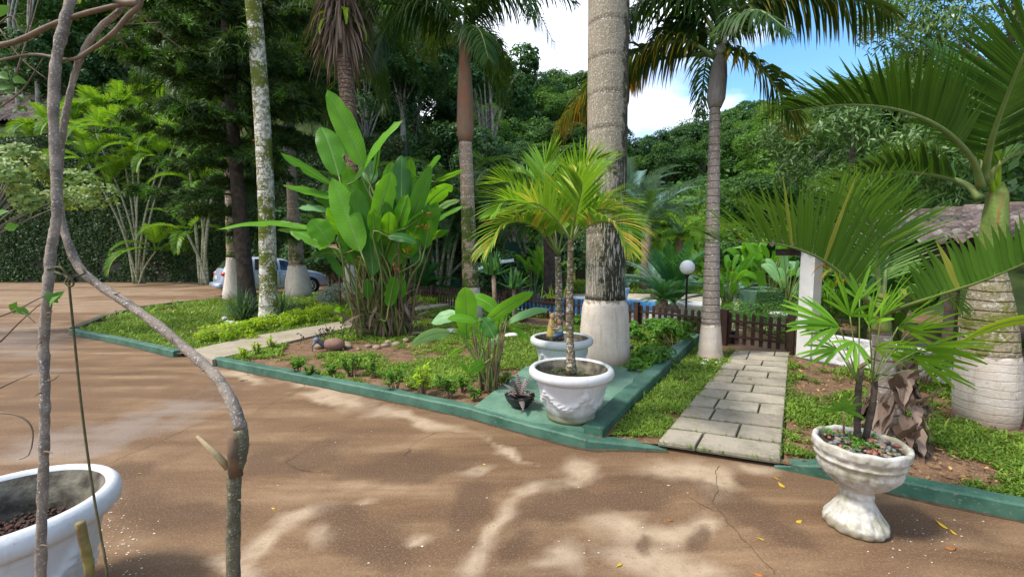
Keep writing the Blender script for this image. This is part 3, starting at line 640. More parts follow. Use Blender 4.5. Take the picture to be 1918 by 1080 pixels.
def cover(name, poly_, dens, z, bare=.45, bsc=1.1, seed=1, keep=None, sz=1., clear=(), k4=.215):
    p = np.array([q[:2] for q in poly_]); lo, hi = p.min(0), p.max(0); mb = MB(); n = int(dens*np.prod(hi-lo)*2)
    q = rng.uniform(lo, hi, (n, 2)); q = q[inpoly(q, poly_)]
    dist = np.hypot(q[:, 0], q[:, 1]); k = rng.random(len(q)) < np.clip(4.2/dist, .12, 1)**1.55; q = q[k]; dist = dist[k]
    nz = fbm(q, bsc, seed); nz2 = fbm(q, 6, seed+9); b = bare if np.ndim(bare) == 0 and not callable(bare) else bare(q)
    k = (nz*.72+nz2*.28+rng.normal(0, .03, len(q))) > b
    for i_, pl in enumerate(KERBS): k &= segdist(q, pl) > (k4 if i_ == 4 else .165)+rng.uniform(-.02, .03, len(q))
    k &= ~inpoly(q, PAD)
    for cx, cy, cr_ in clear: k &= np.hypot(q[:, 0]-cx, q[:, 1]-cy) > cr_*(.8+.4*rng.random(len(q)))
    q = q[k]; dist = dist[k]; nz = nz[k]; n = len(q)
    big = np.clip(dist/4.2, .85, 4)**.8*sz
    base = np.c_[q, np.full(n, z)+rng.uniform(-.01, .012, n)]
    az = rng.uniform(0, 2*PI, n); el = rng.uniform(.15, 1.2, n); d = np.c_[np.cos(az)*np.cos(el), np.sin(az)*np.cos(el), np.sin(el)]
    side = np.c_[-np.sin(az), np.cos(az), np.zeros(n)]
    ti = np.clip(.25+.9*(nz-.4)*1.4+rng.normal(0, .2, n), 0, .9); ti = np.where(rng.random(n) > .955, 1, ti)
    strips(mb, base, d, side, rng.uniform(.018, .042, n)*big*np.where(rng.random(n) > .97, 2.3, 1), rng.uniform(.008, .014, n)*big, 1.1, 2, [.5, 1, .1], ti, 0, 2)
    return stuff(mb.build(name, M['grass']))
cover('lawn_grass', LAWN, 4600, .07, .38, .9, 3, sz=1.0)
def bareB(q):
    px, py = PRJ(np.c_[q, np.zeros(len(q))]); e = np.zeros(len(q))
    for a in ((720, 665, 190, 26, 3), (500, 690, 110, 18, 12), (850, 745, 90, 26, 12), (1000, 600, 90, 16, 0), (700, 722, 120, 14, 14), (560, 660, 90, 16, -16)): e = np.maximum(e, ell(px, py, *a))
    return .395+e*.20
cover('planting_bed_grass', BED, 5600, .072, bareB, 1.3, 8)
cover('verge_grass', STRIP, 7500, .05, .42, 2.2, 4, k4=.02)
def bareR(q):
    px, py = PRJ(np.c_[q, np.zeros(len(q))]); e = np.zeros(len(q))
    for a in ((1530, 690, 90, 14, 10), (1850, 800, 100, 22, 8), (1720, 880, 130, 30, 20), (1500, 840, 40, 30, 30), (1560, 735, 50, 12, 0)): e = np.maximum(e, ell(px, py, *a))
    return .43+e*.19
def litter(name, poly_, n, z):
    p = np.array([q[:2] for q in poly_]); q = rng.uniform(p.min(0), p.max(0), (n, 2)); q = q[inpoly(q, poly_)]; q = q[rng.random(len(q)) < np.clip(4/np.hypot(q[:, 0], q[:, 1]), 0, 1)]
    mb = MB(); n = len(q); leaves(mb, np.c_[q, z+rng.uniform(0, .012, n)], np.array([[0, 0, 1.]])+rng.normal(0, .35, (n, 3)), rng.uniform(.012, .05, n), rng.choice([.2, .5]), rng.random(n)); return stuff(mb.build(name, M['litter']))
M['litter'] = leafmat('leaf_litter', (.06, .035, .018), (.30, .19, .09), (.50, .36, .10), .08, .8)
litter('bed_litter', BED, 5200, .075); litter('side_litter', RBED, 4200, .07); litter('verge_litter', STRIP, 1500, .05)
tg = np.r_[np.linspace(0, 1, 200)]; q = []
for r_ in range(nrow+1): q.append([lerp(lerp(pl0, pl1, yy[r_]), lerp(pr0, pr1, yy[r_]), t+rnd.uniform(-.01, .01)) for t in rng.random(50)])
for e_ in (pl0, pr0): q.append([lerp(e_, pl1 if e_ is pl0 else pr1, t)+rng.normal(0, .012, 2) for t in rng.random(420)])
q = np.array([a for b__ in q for a in b__]); n = len(q); az = rng.uniform(0, 2*PI, n); mb = MB(); strips(mb, np.c_[q, np.full(n, .055)], np.c_[np.cos(az)*.6, np.sin(az)*.6, np.ones(n)], np.c_[-np.sin(az), np.cos(az), 0*az], rng.uniform(.015, .045, n), rng.uniform(.005, .010, n), 1., 2, [.5, 1, .1], rng.random(n)*.6, 0, 2); stuff(mb.build('path_edge_grass', M['grass']))
cover('side_bed_grass', RBED, 8000, .068, bareR, 1.7, 5, sz=1.0)
mb = MB(); n = 26000; q = rng.uniform((1.5, 17.5), (18, 52), (n, 2)); d = nrmz(np.c_[rng.normal(0, .5, (n, 2)), np.ones(n)])
strips(mb, np.c_[q, terr(q[:, 0], q[:, 1])+.09], d, np.c_[np.ones(n), np.zeros((n, 2))], rng.uniform(.12, .3, n), rng.uniform(.05, .1, n), .6, 2, [.6, 1, .1], rng.random(n), 0, 2)
stuff(mb.build('far_lawn_grass', M['grass']))
# ------------------------------------------------------------------ leaf materials
M['royal'] = leafmat('royal_palm_leaf', (.014, .040, .008), (.060, .135, .018), None, .22, .5)
M['ripe'] = leafmat('ageing_palm_leaf', (.018, .042, .010), (.070, .125, .020), None, .32, .45, tip=(.62, .36, .02))
M['orange'] = leafmat('yellowed_palm_leaf', (.05, .07, .012), (.34, .20, .02), None, .30, .5, tip=(.66, .30, .02))
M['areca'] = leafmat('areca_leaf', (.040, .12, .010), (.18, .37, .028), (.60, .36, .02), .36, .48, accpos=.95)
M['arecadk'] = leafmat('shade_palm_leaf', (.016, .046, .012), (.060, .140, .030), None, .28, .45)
M['potpalm'] = leafmat('potted_palm_leaf', (.045, .125, .010), (.19, .38, .03), (.55, .42, .06), .36, .42, accpos=.96)
M['bottle'] = leafmat('bottle_palm_leaf', (.014, .052, .007), (.072, .165, .018), None, .28, .42, rib=(.10, .18, .04))
M['spindle'] = leafmat('spindle_palm_leaf', (.022, .072, .009), (.115, .25, .030), (.36, .35, .06), .30, .42, rib=(.14, .22, .06), accpos=.965)
M['lady'] = leafmat('lady_palm_leaf', (.050, .15, .010), (.20, .42, .03), None, .34, .45)
M['heli'] = leafmat('heliconia_leaf', (.040, .16, .010), (.17, .43, .022), None, .46, .36, rib=(.22, .42, .10), veins=150)
M['helidk'] = leafmat('dark_heliconia_leaf', (.016, .075, .014), (.06, .20, .030), None, .30, .38, rib=(.12, .25, .07), veins=150)
M['helipale'] = leafmat('pale_heliconia_leaf', (.10, .26, .09), (.26, .46, .22), None, .34, .33, rib=(.4, .55, .25), veins=130)
M['small'] = leafmat('small_heliconia_leaf', (.05, .19, .015), (.17, .42, .03), None, .42, .35, rib=(.32, .52, .12), veins=110)
M['shrub'] = leafmat('shrub_leaf', (.03, .10, .012), (.13, .30, .03), None, .3, .45)
M['lime'] = leafmat('lime_shrub_leaf', (.12, .26, .010), (.42, .58, .03), None, .35, .5)
M['silver'] = leafmat('silver_leaf', (.22, .27, .20), (.50, .54, .42), None, .2, .6)
M['grassblade'] = leafmat('strap_leaf', (.025, .065, .030), (.10, .20, .085), None, .22, .4)
M['agave'] = leafmat('rosette_leaf', (.03, .11, .035), (.13, .30, .08), None, .25, .4)
M['conifer'] = leafmat('conifer_needle', (.013, .034, .010), (.062, .135, .022), (.13, .30, .03), .22, .55, accpos=.93)
M['ivy'] = leafmat('creeper_leaf', (.014, .038, .010), (.055, .110, .024), None, .18, .5)
M['cycad'] = leafmat('cycad_leaf', (.018, .075, .020), (.06, .21, .045), None, .25, .4)
M['bluecycad'] = leafmat('blue_cycad_leaf', (.06, .14, .12), (.18, .30, .24), None, .2, .45)
M['forest1'] = leafmat('forest_leaf', (.012, .044, .010), (.066, .165, .028), (.14, .28, .04), .24, .55, accpos=.95)
M['forest2'] = leafmat('dark_forest_leaf', (.014, .046, .018), (.058, .145, .040), (.12, .25, .07), .26, .55, accpos=.96)
M['forest3'] = leafmat('light_forest_leaf', (.022, .072, .012), (.105, .235, .034), (.22, .38, .05), .28, .55, accpos=.95)
M['mango'] = leafmat('glossy_tree_leaf', (.028, .070, .014), (.12, .22, .050), (.34, .42, .20), .2, .42, accpos=.91, spec=.35)
M['paleleaf'] = leafmat('variegated_leaf', (.08, .16, .03), (.30, .40, .11), (.58, .56, .20), .3, .45, accpos=.93)
M['dry'] = leafmat('dead_leaf', (.10, .065, .045), (.30, .22, .17), None, .12, .7)
M['yellowleaf'] = leafmat('fallen_yellow_leaf', (.45, .28, .02), (.70, .48, .04), None, .2, .5)
M['flower'] = leafmat('orange_flower', (.35, .10, .03), (.60, .26, .08), None, .3, .5)
M['shaftbrown'] = trunkmat('brown_crownshaft', (.30, .17, .11), (.20, .15, .11), sp=3.2, streak=.8)
M['shaftgrey'] = trunkmat('grey_crownshaft', (.22, .20, .19), (.30, .27, .25), sp=3.3)
M['shaftpale'] = trunkmat('pale_crownshaft', (.36, .30, .20), (.26, .24, .12), sp=3.1, streak=.3)
M['shaftgreen'] = trunkmat('green_crownshaft', (.22, .30, .07), (.13, .19, .05), sp=3.0, streak=.9)
M['t_giant'] = trunkmat('giant_palm_bark', (.27, .225, .165), (.22, .19, .13), sp=.46, lichen=.35, lich=(.46, .41, .35), moss=.5, mossc=(.045, .055, .014), mz=(.9, 2.6), lscale=48, mside=.95)
M['t_royal'] = trunkmat('royal_palm_bark', (.36, .255, .175), (.29, .20, .14), ring=(.50, .42, .33), sp=.24, lichen=.2, moss=.75, mz=(.5, 2.6))
M['t_thin'] = trunkmat('ringed_palm_bark', (.33, .275, .23), (.25, .205, .17), ring=(.11, .08, .06), sp=.105, lichen=.25, lich=(.45, .43, .42))
M['t_mossy'] = trunkmat('mossy_palm_bark', (.36, .31, .24), (.24, .20, .14), sp=.22, lichen=.9, lich=(.60, .58, .50), moss=.75, mossc=(.11, .13, .02), mz=(0, 9.9), lscale=13)
M['t_bottle'] = trunkmat('bottle_palm_bark', (.36, .30, .20), (.30, .24, .155), ring=(.13, .10, .045), sp=.088, lichen=.35, lich=(.50, .47, .40), moss=.62, mossc=(.16, .17, .04), mz=(.55, 1.2), bd=.03)
M['t_rough'] = trunkmat('fibrous_palm_bark', (.10, .06, .04), (.19, .12, .08), ring=(.03, .02, .012), sp=.10, lichen=.3, lich=(.30, .26, .2), moss=.7, mz=(0, 2.), bd=.05)
M['t_cane'] = trunkmat('palm_cane_bark', (.16, .18, .06), (.28, .27, .17), ring=(.40, .38, .30), sp=.22, lichen=.35, lich=(.6, .6, .55))
M['t_pot'] = trunkmat('potted_palm_bark', (.22, .17, .10), (.15, .11, .07), ring=(.07, .05, .03), sp=.07, lichen=.45, lich=(.48, .45, .40), moss=.6, mz=(0, .7))

def trunk(root, base, top, prof, mat, n=60, wash=None, seg=22, lean=0, name='trunk'):
    """prof: (height fraction, radius); wash: whitewashed height; bases sit on the root"""
    base = np.array(base, float); top = np.array(top, float); t = np.linspace(0, 1, n)
    P = base+(top-base)*t[:, None]; P[:, 0] += lean*np.sin(PI*t)
    r = np.interp(t, [q[0] for q in prof], [q[1] for q in prof]); H = top[2]-base[2]; loc = P-base; loc[0, 2] -= .1
    if wash:
        kk = int(wash/H*n)+1; mb = MB(); tube(mb, loc[:kk+1], r[:kk+1]*1.02, seg+8, wob=.006); mb.build('whitewashed_base', M['washring' if mat is M.get('t_bottle') else 'wash'], root)
        mb = MB(); tube(mb, loc[kk:], r[kk:], seg, wob=.004)
    else: mb = MB(); tube(mb, loc, r, seg, wob=.004)
    return mb.build(name, mat, root)
def fr_variants(name, mat, L_, specs, nvar=3, **kw):
    out = []
    for el, ar in specs:
        vs_ = []
        for k in range(nvar):
            mb = MB(); frond(mb, frondpath(L_*rnd.uniform(.92, 1.08), el+rnd.uniform(-.06, .06), ar*rnd.uniform(.9, 1.1)), **kw); vs_.append(mb.mesh(name, mat))
        out.append(vs_)
    return out
def crown(root, z, tiers, off=.0, jitter=.12, x=0, y=0, skip=None):
    """tiers: (mesh variants, count, phase)"""
    for vs_, n, ph in tiers:
        for k in range(n):
            a = 2*PI*k/n+ph+rnd.uniform(-jitter, jitter)
            if skip and skip(a): continue
            place(rnd.choice(vs_), 'frond', root, (x+off*math.cos(a), y+off*math.sin(a), z), (rnd.uniform(-.08, .08), 0, a))

ROY = fr_variants('royal_frond', M['royal'], 3.3, [(1.2, 1.5), (.75, 1.9), (.3, 1.9)], 3, n=85, ll=.80, lw=.045, ang=(75, 35), lift=.5, droop=2.2, plum=.5, rr=.045)
RIPE = fr_variants('ageing_frond', M['ripe'], 3.0, [(.45, 1.7), (.0, 1.3)], 2, n=80, ll=.78, lw=.05, ang=(72, 40), lift=.2, droop=2.3, plum=.25, rr=.045, tint=(.4, .9))
ORA = fr_variants('yellowed_frond', M['orange'], 2.7, [(.0, 1.4)], 1, n=70, ll=.7, lw=.045, ang=(72, 40), lift=0, droop=2.3, plum=.2, rr=.045, tint=(.5, 1))

def royal(label, px, py, Y, ztop, zshaft, prof, tm, sm, wash, topx=None, L_=1., group=None, tiers=None, rs=.09, name='royal_palm', zb=.05, lean=0):
    b = G(px, py, zb) if Y is None else A(px, py, Y); b[2] = zb
    tp = A(topx if topx else px, 300, b[1]); tp[2] = ztop
    r = thing(name, label, 'palm tree', b, 0, group); trunk(r, b, tp, prof, tm, wash=wash, lean=lean)
    o = tp-b
    if zshaft:
        mb = MB(); h = zshaft-ztop; q = np.linspace(0, 1, 14); tube(mb, np.c_[o[0]+0*q, o[1]+0*q, o[2]+q*h-.02], np.interp(q, [0, .1, .45, 1], [prof[-1][1]*1.05, rs*1.25, rs*1.1, rs*.55]), 18); mb.build('crownshaft', sm, r)
        crown(r, o[2]+h*.93, tiers or [(ROY[0], 4, .3), (ROY[1], 6, 0.), (ROY[2], 5, .5)], .04, x=o[0], y=o[1])
    return r

# ------------------------------------------------------------------ the tall palms
b = G(1132, 678, .06)
r = thing('royal_palm', 'very thick grey palm trunk with whitewashed foot right behind the two white pots', 'palm tree', b)
trunk(r, b, [b[0]-.04, b[1]+.05, 11], [(0, .365), (.03, .34), (.07, .318), (.085, .272), (.3, .27), (.5, .275), (1, .25)], M['t_giant'], n=110, wash=.83, seg=30)
mb = MB()
for k in range(46):
    a = rnd.uniform(0, 2*PI); tube(mb, smoothpath([[math.cos(a)*.26, math.sin(a)*.26, .12], [math.cos(a)*.34, math.sin(a)*.34, .03], [math.cos(a+.1)*.42, math.sin(a+.1)*.42, -.06]], 5), rnd.uniform(.012, .025), 5)
mb.build('root_mass', M['darkbark'], r)
def sideways(vs_list, root, z, specs, x=0, y=0):
    for vs_, a, ti in specs: place(rnd.choice(vs_), 'frond', root, (x, y, z), (rnd.uniform(-.05, .05)+ti, 0, R(a)))
b = G(1330, 672, .03); tp = A(1339, 200, b[1]); o = tp-b
r = thing('royal_palm', 'slender ringed palm with whitewashed foot standing between picket fence and paved path', 'palm tree', b)
trunk(r, b, tp, [(0, .20), (.03, .165), (.10, .145), (.18, .125), (.4, .105), (.75, .082), (1, .072)], M['t_thin'], n=90, wash=.50)
mb = MB(); q = np.linspace(0, 1, 18); tube(mb, np.c_[o[0]+.08*q, o[1]+0*q, o[2]+q*1.05-.02], np.interp(q, [0, .12, .4, .75, 1], [.085, .125, .12, .075, .055]), 18); mb.build('crownshaft', M['shaftgrey'], r)
zc = o[2]+.98; xc = o[0]+.07
for vs_, a, ti, s_ in ((ROY[0], 60, 0, .9), (ROY[0], 200, 0, .9), (ROY[0], 330, 0, .9), (ROY[0], 120, 0, .8), (ROY[1], 75, 0, .7)):
    place(rnd.choice(vs_), 'frond', r, (xc, o[1], zc), (ti, 0, R(a)), s_)
KG_ = dict(n=90, ll=.62, lw=.036, ang=(74, 40), lift=-.15, droop=2.0, plum=.22, rr=.03, start=.1, across=2)
GQ = b[1]
PALMG = (r, b, xc, zc, GQ)

PE_ = royal('palm with orange brown crownshaft rising behind the small potted heliconia', 884, 598, None, A(870, 272, G(884, 598)[1])[2], A(866, 66, G(884, 598)[1])[2],
      [(0, .27), (.04, .25), (.12, .235), (.16, .205), (.5, .165), (1, .15)], M['t_royal'], M['shaftbrown'], .70, 872, rs=.16,
      tiers=[(ROY[0], 4, .3), (ROY[1], 3, 1.2)])
royal('palm with bulging whitewashed foot in front of the silver car', 560, 557, None, A(541, 300, 16.)[2], A(539, 160, 16.)[2],
      [(0, .40), (.03, .42), (.10, .41), (.19, .33), (.24, .27), (.5, .22), (.75, .17), (1, .16)], M['t_royal'], M['shaftgrey'], 1.12, 543, rs=.17, tiers=[(ROY[0], 4, 0), (ROY[1], 6, .4), (ROY[2], 5, .1)])
royal('palm with whitewashed foot half hidden behind the dark conifer trunk', 437, 562, None, A(430, 300, 15.)[2], A(428, 140, 15.)[2],
      [(0, .30), (.05, .30), (.16, .22), (.3, .16), (1, .12)], M['t_royal'], M['shaftgrey'], 1.4, 428, rs=.13, tiers=[(ROY[0], 4, .5), (ROY[1], 6, .2), (ROY[2], 4, .1)])
royal('pale palm standing behind the big heliconia clump', 657, 560, None, A(658, 250, 15.)[2], A(657, 60, 15.)[2],
      [(0, .26), (.1, .24), (.3, .18), (1, .16)], M['t_royal'], M['shaftpale'], 1.2, 658, rs=.16, tiers=[(ROY[0], 4, .2), (ROY[1], 7, .5), (ROY[2], 5, .2)])

# slim mossy palm
b = G(504, 609, .06); tp = A(463, -120, b[1]-.2)
r = thing('royal_palm', 'slim leaning trunk covered in moss and lichen above a clump of strap leaves', 'palm tree', b)
trunk(r, b, tp, [(0, .25), (.02, .21), (.08, .175), (.3, .16), (1, .145)], M['t_mossy'], n=90, lean=.10)
for (px, py, s_) in ((470, 62, 1), (458, 96, .8), (478, 108, .9), (470, 30, .7), (480, 262, .4), (472, 150, .4)):
    c = A(px, py, b[1]-.15)-b; mb = MB(); n = 16; d = nrmz(rng.normal(0, 1, (n, 3))+np.array([0, -.6, .35]))
    strips(mb, np.tile(c, (n, 1)), d, nrmz(np.cross(d, [0, 0, 1])), rng.uniform(.16, .34, n)*s_, .035*s_, 1.2, 5, None, rng.random(n), .2)
    mb.build('epiphyte', M['agave'] if py != 262 else M['flower'], r)

# palm with a skirt of dead leaves, leaning trunk
b = G(688, 630, .06); tp = A(641, 60, b[1]+1.9); o = tp-b
r = thing('fan_palm', 'leaning fibrous palm with a skirt of dry brown leaves above the heliconia clump', 'palm tree', b)
trunk(r, b, tp, [(0, .17), (.04, .15), (.3, .125), (.6, .15), (.9, .17), (1, .19)], M['t_rough'], n=80)
mb = MB()
for k in range(420):
    a = rnd.uniform(0, 2*PI); z = rnd.uniform(.0, 1.5); rr_ = .16
    d = np.array([math.cos(a)*rnd.uniform(.25, .9), math.sin(a)*rnd.uniform(.25, .9), -rnd.uniform(.3, 1.2)])
    strips(mb, [o+np.array([math.cos(a)*rr_, math.sin(a)*rr_, z-.1])], d, np.array([[-math.sin(a), math.cos(a), 0]]), rnd.uniform(.7, 1.35), rnd.uniform(.02, .06), 1.6, 5, None, rnd.random(), .3, 3, rnd.uniform(-1, 1))
mb.build('dead_leaf_skirt', M['dry'], r)
mb = MB()
for k in range(60):
    a = rnd.uniform(0, 2*PI); z = rnd.uniform(-1.5, .1); d = np.array([math.cos(a), math.sin(a), rnd.uniform(-.9, .4)])
    strips(mb, [o+np.array([math.cos(a)*.15, math.sin(a)*.15, z])], d, np.array([[-math.sin(a), math.cos(a), 0]]), rnd.uniform(.12, .4), .03, 1.6, 4, None, rnd.random())
mb.build('epiphyte', M['shrub'], r)
for k in range(4):
    a = (-.4, -1.1, -2.0, -2.7)[k]; mb = MB(); frond(mb, frondpath(.9, .1, 1.5, a), n=26, ll=.11, lw=.03, droop=.5, rr=.008); place(mb.mesh('fern', M['lime']), 'fern_frond', r, o+np.array([.05, -.1, .15+.2*(k % 2)]))
crown(r, o[2]+1.5, [(ROY[0], 4, .3), (ROY[1], 6, .6)], .05, x=o[0], y=o[1])

# dark conifer -------------------------------------------------------
b = G(466, 590, .05); tp = A(440, -420, b[1]+.4); o = tp-b
r = thing('conifer', 'dark needle tree with thick leaning dark trunk and long drooping layers of branches', 'tree', b)
trunk(r, b, [b[0]-.35, b[1]+.4, 14.5], [(0, .25), (.06, .185), (.3, .14), (1, .05)], M['darkbark'], n=60, lean=-.15)
CB = []
for v_ in range(4):
    Lb = 3.0; mb = MB(); path = smoothpath([[0, 0, 0], [.9, rnd.uniform(-.1, .1), .1], [2.0, rnd.uniform(-.25, .25), .0], [3.0, rnd.uniform(-.4, .4), .12]], 16)
    tube(mb, path, np.linspace(.045, .008, 16), 5, tint=.1); pts = []; dirs = []
    twt = []
    for k in range(30):
        t = rnd.uniform(.16, 1); q = path[int(t*15)]; a = rnd.choice((-1, 1))*rnd.uniform(.5, 1.2); Lt = (1.15-t*.75)*rnd.uniform(.5, 1.1)
        tw = q+np.array([math.cos(a), math.sin(a), rnd.uniform(-.15, .1)])*Lt; tw2 = smoothpath([q, (q+tw)/2+[0, 0, .05], tw+[0, 0, -.08]], 7)
        tube(mb, tw2, np.linspace(.014, .004, 7), 4, tint=.1); pts.append(tw2[2:]); twt += [rnd.uniform(.1, .6) if rnd.random() < .82 else 1.]*5; dirs.append(np.gradient(tw2, axis=0)[2:])
    pts = np.concatenate(pts); dirs = nrmz(np.concatenate(dirs)); n = 2600; k = rng.integers(0, len(pts), n)
    pos = pts[k]+rng.normal(0, .05, (n, 3)); d = nrmz(dirs[k]*.9+rng.normal(0, .75, (n, 3))+[0, 0, .12])
    strips(mb, pos, d, nrmz(rng.normal(size=(n, 3))), rng.uniform(.13, .26, n), rng.uniform(.022, .042, n), .4, 2, [1, .8, .1], np.clip(np.array(twt)[k]+rng.normal(0, .14, n), 0, 1), 0, 2)
    CB.append(mb.mesh('conifer_branch', M['conifer']))
for k in range(92):
    z = .9+12.8*(k/91.)**.9; a = k*2.399; s_ = (1.06-.045*z)*rnd.uniform(.75, 1.1)
    aa = (a+PI) % (2*PI)-PI
    if z < 3.7 and -2.3 < aa < 1.7: continue
    if z < 1.9: continue
    place(rnd.choice(CB), 'branch', r, (-.35*z/14, .4*z/14, z), (rnd.uniform(-.2, .2), rnd.uniform(-.12, .16)-.0, a), s_)

# ------------------------------------------------------------------ palms on the right
def path_px(pts): return np.array([A(*q) for q in pts])
b = G(1846, 788, .05); b = b*1.0
r = thing('bottle_palm', 'bottle palm with swollen whitewashed ringed base beside the white wall', 'palm tree', b)
H = 1.55
trunk(r, b, b+np.array([-.03, .05, H]), [(0, .205), (.06, .222), (.2, .226), (.36, .215), (.5, .20), (.65, .175), (.8, .135), (.92, .095), (1, .085)], M['t_bottle'], n=60, wash=.62, seg=36)
mb = MB(); q = np.linspace(0, 1, 16); tube(mb, np.c_[-.03+.02*q, .05+0*q, H-.02+q*.66], np.interp(q, [0, .2, .6, .85, 1], [.088, .098, .085, .07, .03]), 20); mb.build('crownshaft', M['shaftgreen'], r)
CBP = b+np.array([-.01, .05, H+.55])
Yb = CBP[1]
def bfrond(root, rb, pts, mat, **kw):
    P = path_px(pts); kw.setdefault('nst', 4); mb = MB(); st = MB(); frond(mb, P-rb, rib=st, **kw)
    o = mb.build('frond', M[mat], root); st.build('leaf_stalk', M['stem'], o); return o
bfrond(r, b, [(1838, 350, Yb), (1822, 300, Yb-.1), (1770, 245, Yb-.3), (1690, 208, Yb-.45), (1590, 196, Yb-.5), (1478, 208, Yb-.45)], 'bottle', n=60, ll=.56, lw=.040, ang=(72, 25), lift=1.15, droop=.25, rr=.026, start=.25, tint=(.1, .6))
bfrond(r, b, [(1842, 340, Yb), (1858, 260, Yb-.2), (1890, 170, Yb-.4), (1930, 80, Yb-.6), (1975, 20, Yb-.7)], 'bottle', n=50, ll=.70, lw=.038, ang=(75, 30), lift=.35, droop=.15, rr=.03, start=.2, tint=(.1, .7), sides=(-1, 1))
bfrond(r, b, [(1836, 372, Yb), (1808, 345, Yb+.1), (1750, 328, Yb+.25), (1660, 322, Yb+.35), (1545, 345, Yb+.4)], 'bottle', n=48, ll=.50, lw=.045, ang=(66, 25), lift=.7, droop=.35, rr=.026, start=.2, tint=(.2, .8))
bfrond(r, b, [(1846, 345, Yb), (1880, 300, Yb-.1), (1935, 285, Yb-.1), (2020, 320, Yb)], 'bottle', n=40, ll=.5, lw=.045, ang=(66, 25), lift=.6, droop=.4, rr=.022, start=.15)
bfrond(r, b, [(1842, 345, Yb), (1838, 250, Yb+.2), (1800, 150, Yb+.5), (1740, 90, Yb+.8)], 'bottle', n=44, ll=.5, lw=.045, ang=(66, 25), lift=.5, droop=.4, rr=.022, start=.25)
for k in range(2):
    mb = MB(); mb2 = A(1855-60*k, 235+5*k, Yb-.1)-b; tube(mb, smoothpath([CBP-b+[0, 0, -.1], (CBP-b+mb2)/2+[.03, 0, .05], mb2], 8), [.02, .02, .018, .016, .014, .01, .008, .004], 8); mb.build('flower_spathe', M['lime'], r)
# arching fronds of the two ringed palms, seen against the sky
def efr(root, pts, mat, **kw):
    d = dict(KG_, **kw); return bfrond(root, np.array(root.location), pts, mat, **d)
pg = PALMG[0]; q_ = GQ
efr(pg, [(1340, 108, q_), (1285, 78, q_+.1), (1215, 88, q_+.3), (1140, 130, q_+.6), (1085, 180, q_+.8), (1035, 255, q_+.9)], 'ripe', n=100, tint=(.6, 1), ll=.80, lw=.045)
efr(pg, [(1340, 100, q_+.1), (1280, 105, q_+.5), (1200, 120, q_+.9), (1120, 165, q_+1.3), (1050, 225, q_+1.5)], 'orange', n=80, start=.45, ll=.62, lw=.05, tint=(.6, 1), lp=([0, .4, .9, 1], [.5, 1, .9, .5]))
efr(pg, [(1342, 105, q_), (1375, 92, q_-.2), (1415, 118, q_-.4), (1455, 165, q_-.5), (1495, 235, q_-.55)], 'ripe', n=85, tint=(.8, 1), ll=.66, lw=.045, lift=.1)
efr(pg, [(1345, 60, q_), (1400, 10, q_-.1), (1480, -18, q_-.3), (1580, -8, q_-.5), (1675, 25, q_-.6)], 'ripe', n=100, tint=(.2, .75), ll=.80, lw=.045, lift=-.3)
efr(pg, [(1340, 60, q_), (1300, 10, q_+.1), (1235, -15, q_+.1), (1180, 25, q_+.1), (1165, 90, q_+.1)], 'royal', n=85, ll=.8, lw=.045)
efr(pg, [(1340, 70, q_), (1290, 40, q_+.3), (1235, 60, q_+.5), (1195, 120, q_+.6)], 'royal', n=80, ll=.7, lw=.045)
efr(pg, [(1345, 80, q_), (1375, 40, q_-.6), (1420, 20, q_-1.2), (1480, 60, q_-1.6)], 'royal', n=60, ll=.5)
pe = PE_; q_ = pe.location.y
efr(pe, [(866, 75, q_), (895, 15, q_-.2), (940, -15, q_-.3), (995, 5, q_-.4), (1040, 85, q_-.5)], 'royal', n=90, ll=.85, lw=.045)
efr(pe, [(864, 75, q_), (830, 25, q_-.2), (780, 8, q_-.3), (730, 40, q_-.4), (700, 110, q_-.4)], 'royal', n=90, ll=.95, lw=.05)
efr(pe, [(866, 80, q_), (880, 50, q_-.6), (900, 60, q_-1.2), (915, 110, q_-1.6)], 'royal', n=60, ll=.7, lw=.045)
efr(pe, [(864, 80, q_), (845, 45, q_+.5), (815, 50, q_+1.), (790, 100, q_+1.3)], 'ripe', n=60, ll=.8, lw=.045)
efr(pe, [(866, 82, q_), (890, 60, q_+.5), (925, 75, q_+1.), (955, 140, q_+1.2)], 'ripe', n=60, ll=.7, lw=.045)
# spindle palm with dry sheaths behind the urn
b = G(1668, 838, .05); cr_ = A(1652, 590, b[1])
r = thing('spindle_palm', 'young palm with dry brown leaf sheaths round its foot directly behind the urn', 'palm tree', b)
trunk(r, b, [cr_[0], cr_[1], cr_[2]-.1], [(0, .15), (.25, .12), (.5, .085), (1, .06)], M['t_thin'], n=40)
mb = MB(); q = np.linspace(0, 1, 8); top0 = np.array([cr_[0], cr_[1], cr_[2]-.1])-b
tube(mb, np.c_[top0[0]+0*q, 0*q, top0[2]-.03+q*.30], np.interp(q, [0, .5, 1], [.065, .055, .03]), 14); mb.build('crownshaft', M['shaftgreen'], r)
mb = MB()
for k in range(95):
    z = rnd.uniform(.03, .66); a = rnd.uniform(0, 2*PI); rr_ = .10+.14*(1-z/.66); dn = rnd.random() < .65
    d = np.array([math.cos(a)*.55, math.sin(a)*.55, -.9 if dn else .9]); sd = np.array([[-math.sin(a), math.cos(a), 0]])
    strips(mb, [np.array([math.cos(a)*rr_*.75, math.sin(a)*rr_*.75, z])], d, sd, rnd.uniform(.14, .32), rnd.uniform(.05, .12), rnd.uniform(-.3, 1.1), 6, [.8, 1, 1, .8, .45, .1, .02][:7], rnd.random(), rnd.uniform(-.6, -.1), 5, rnd.uniform(-.5, .5), .10)
mb.build('dry_sheath', M['dry'], r)
Yc = cr_[1]; F0 = (1652, 592, Yc)
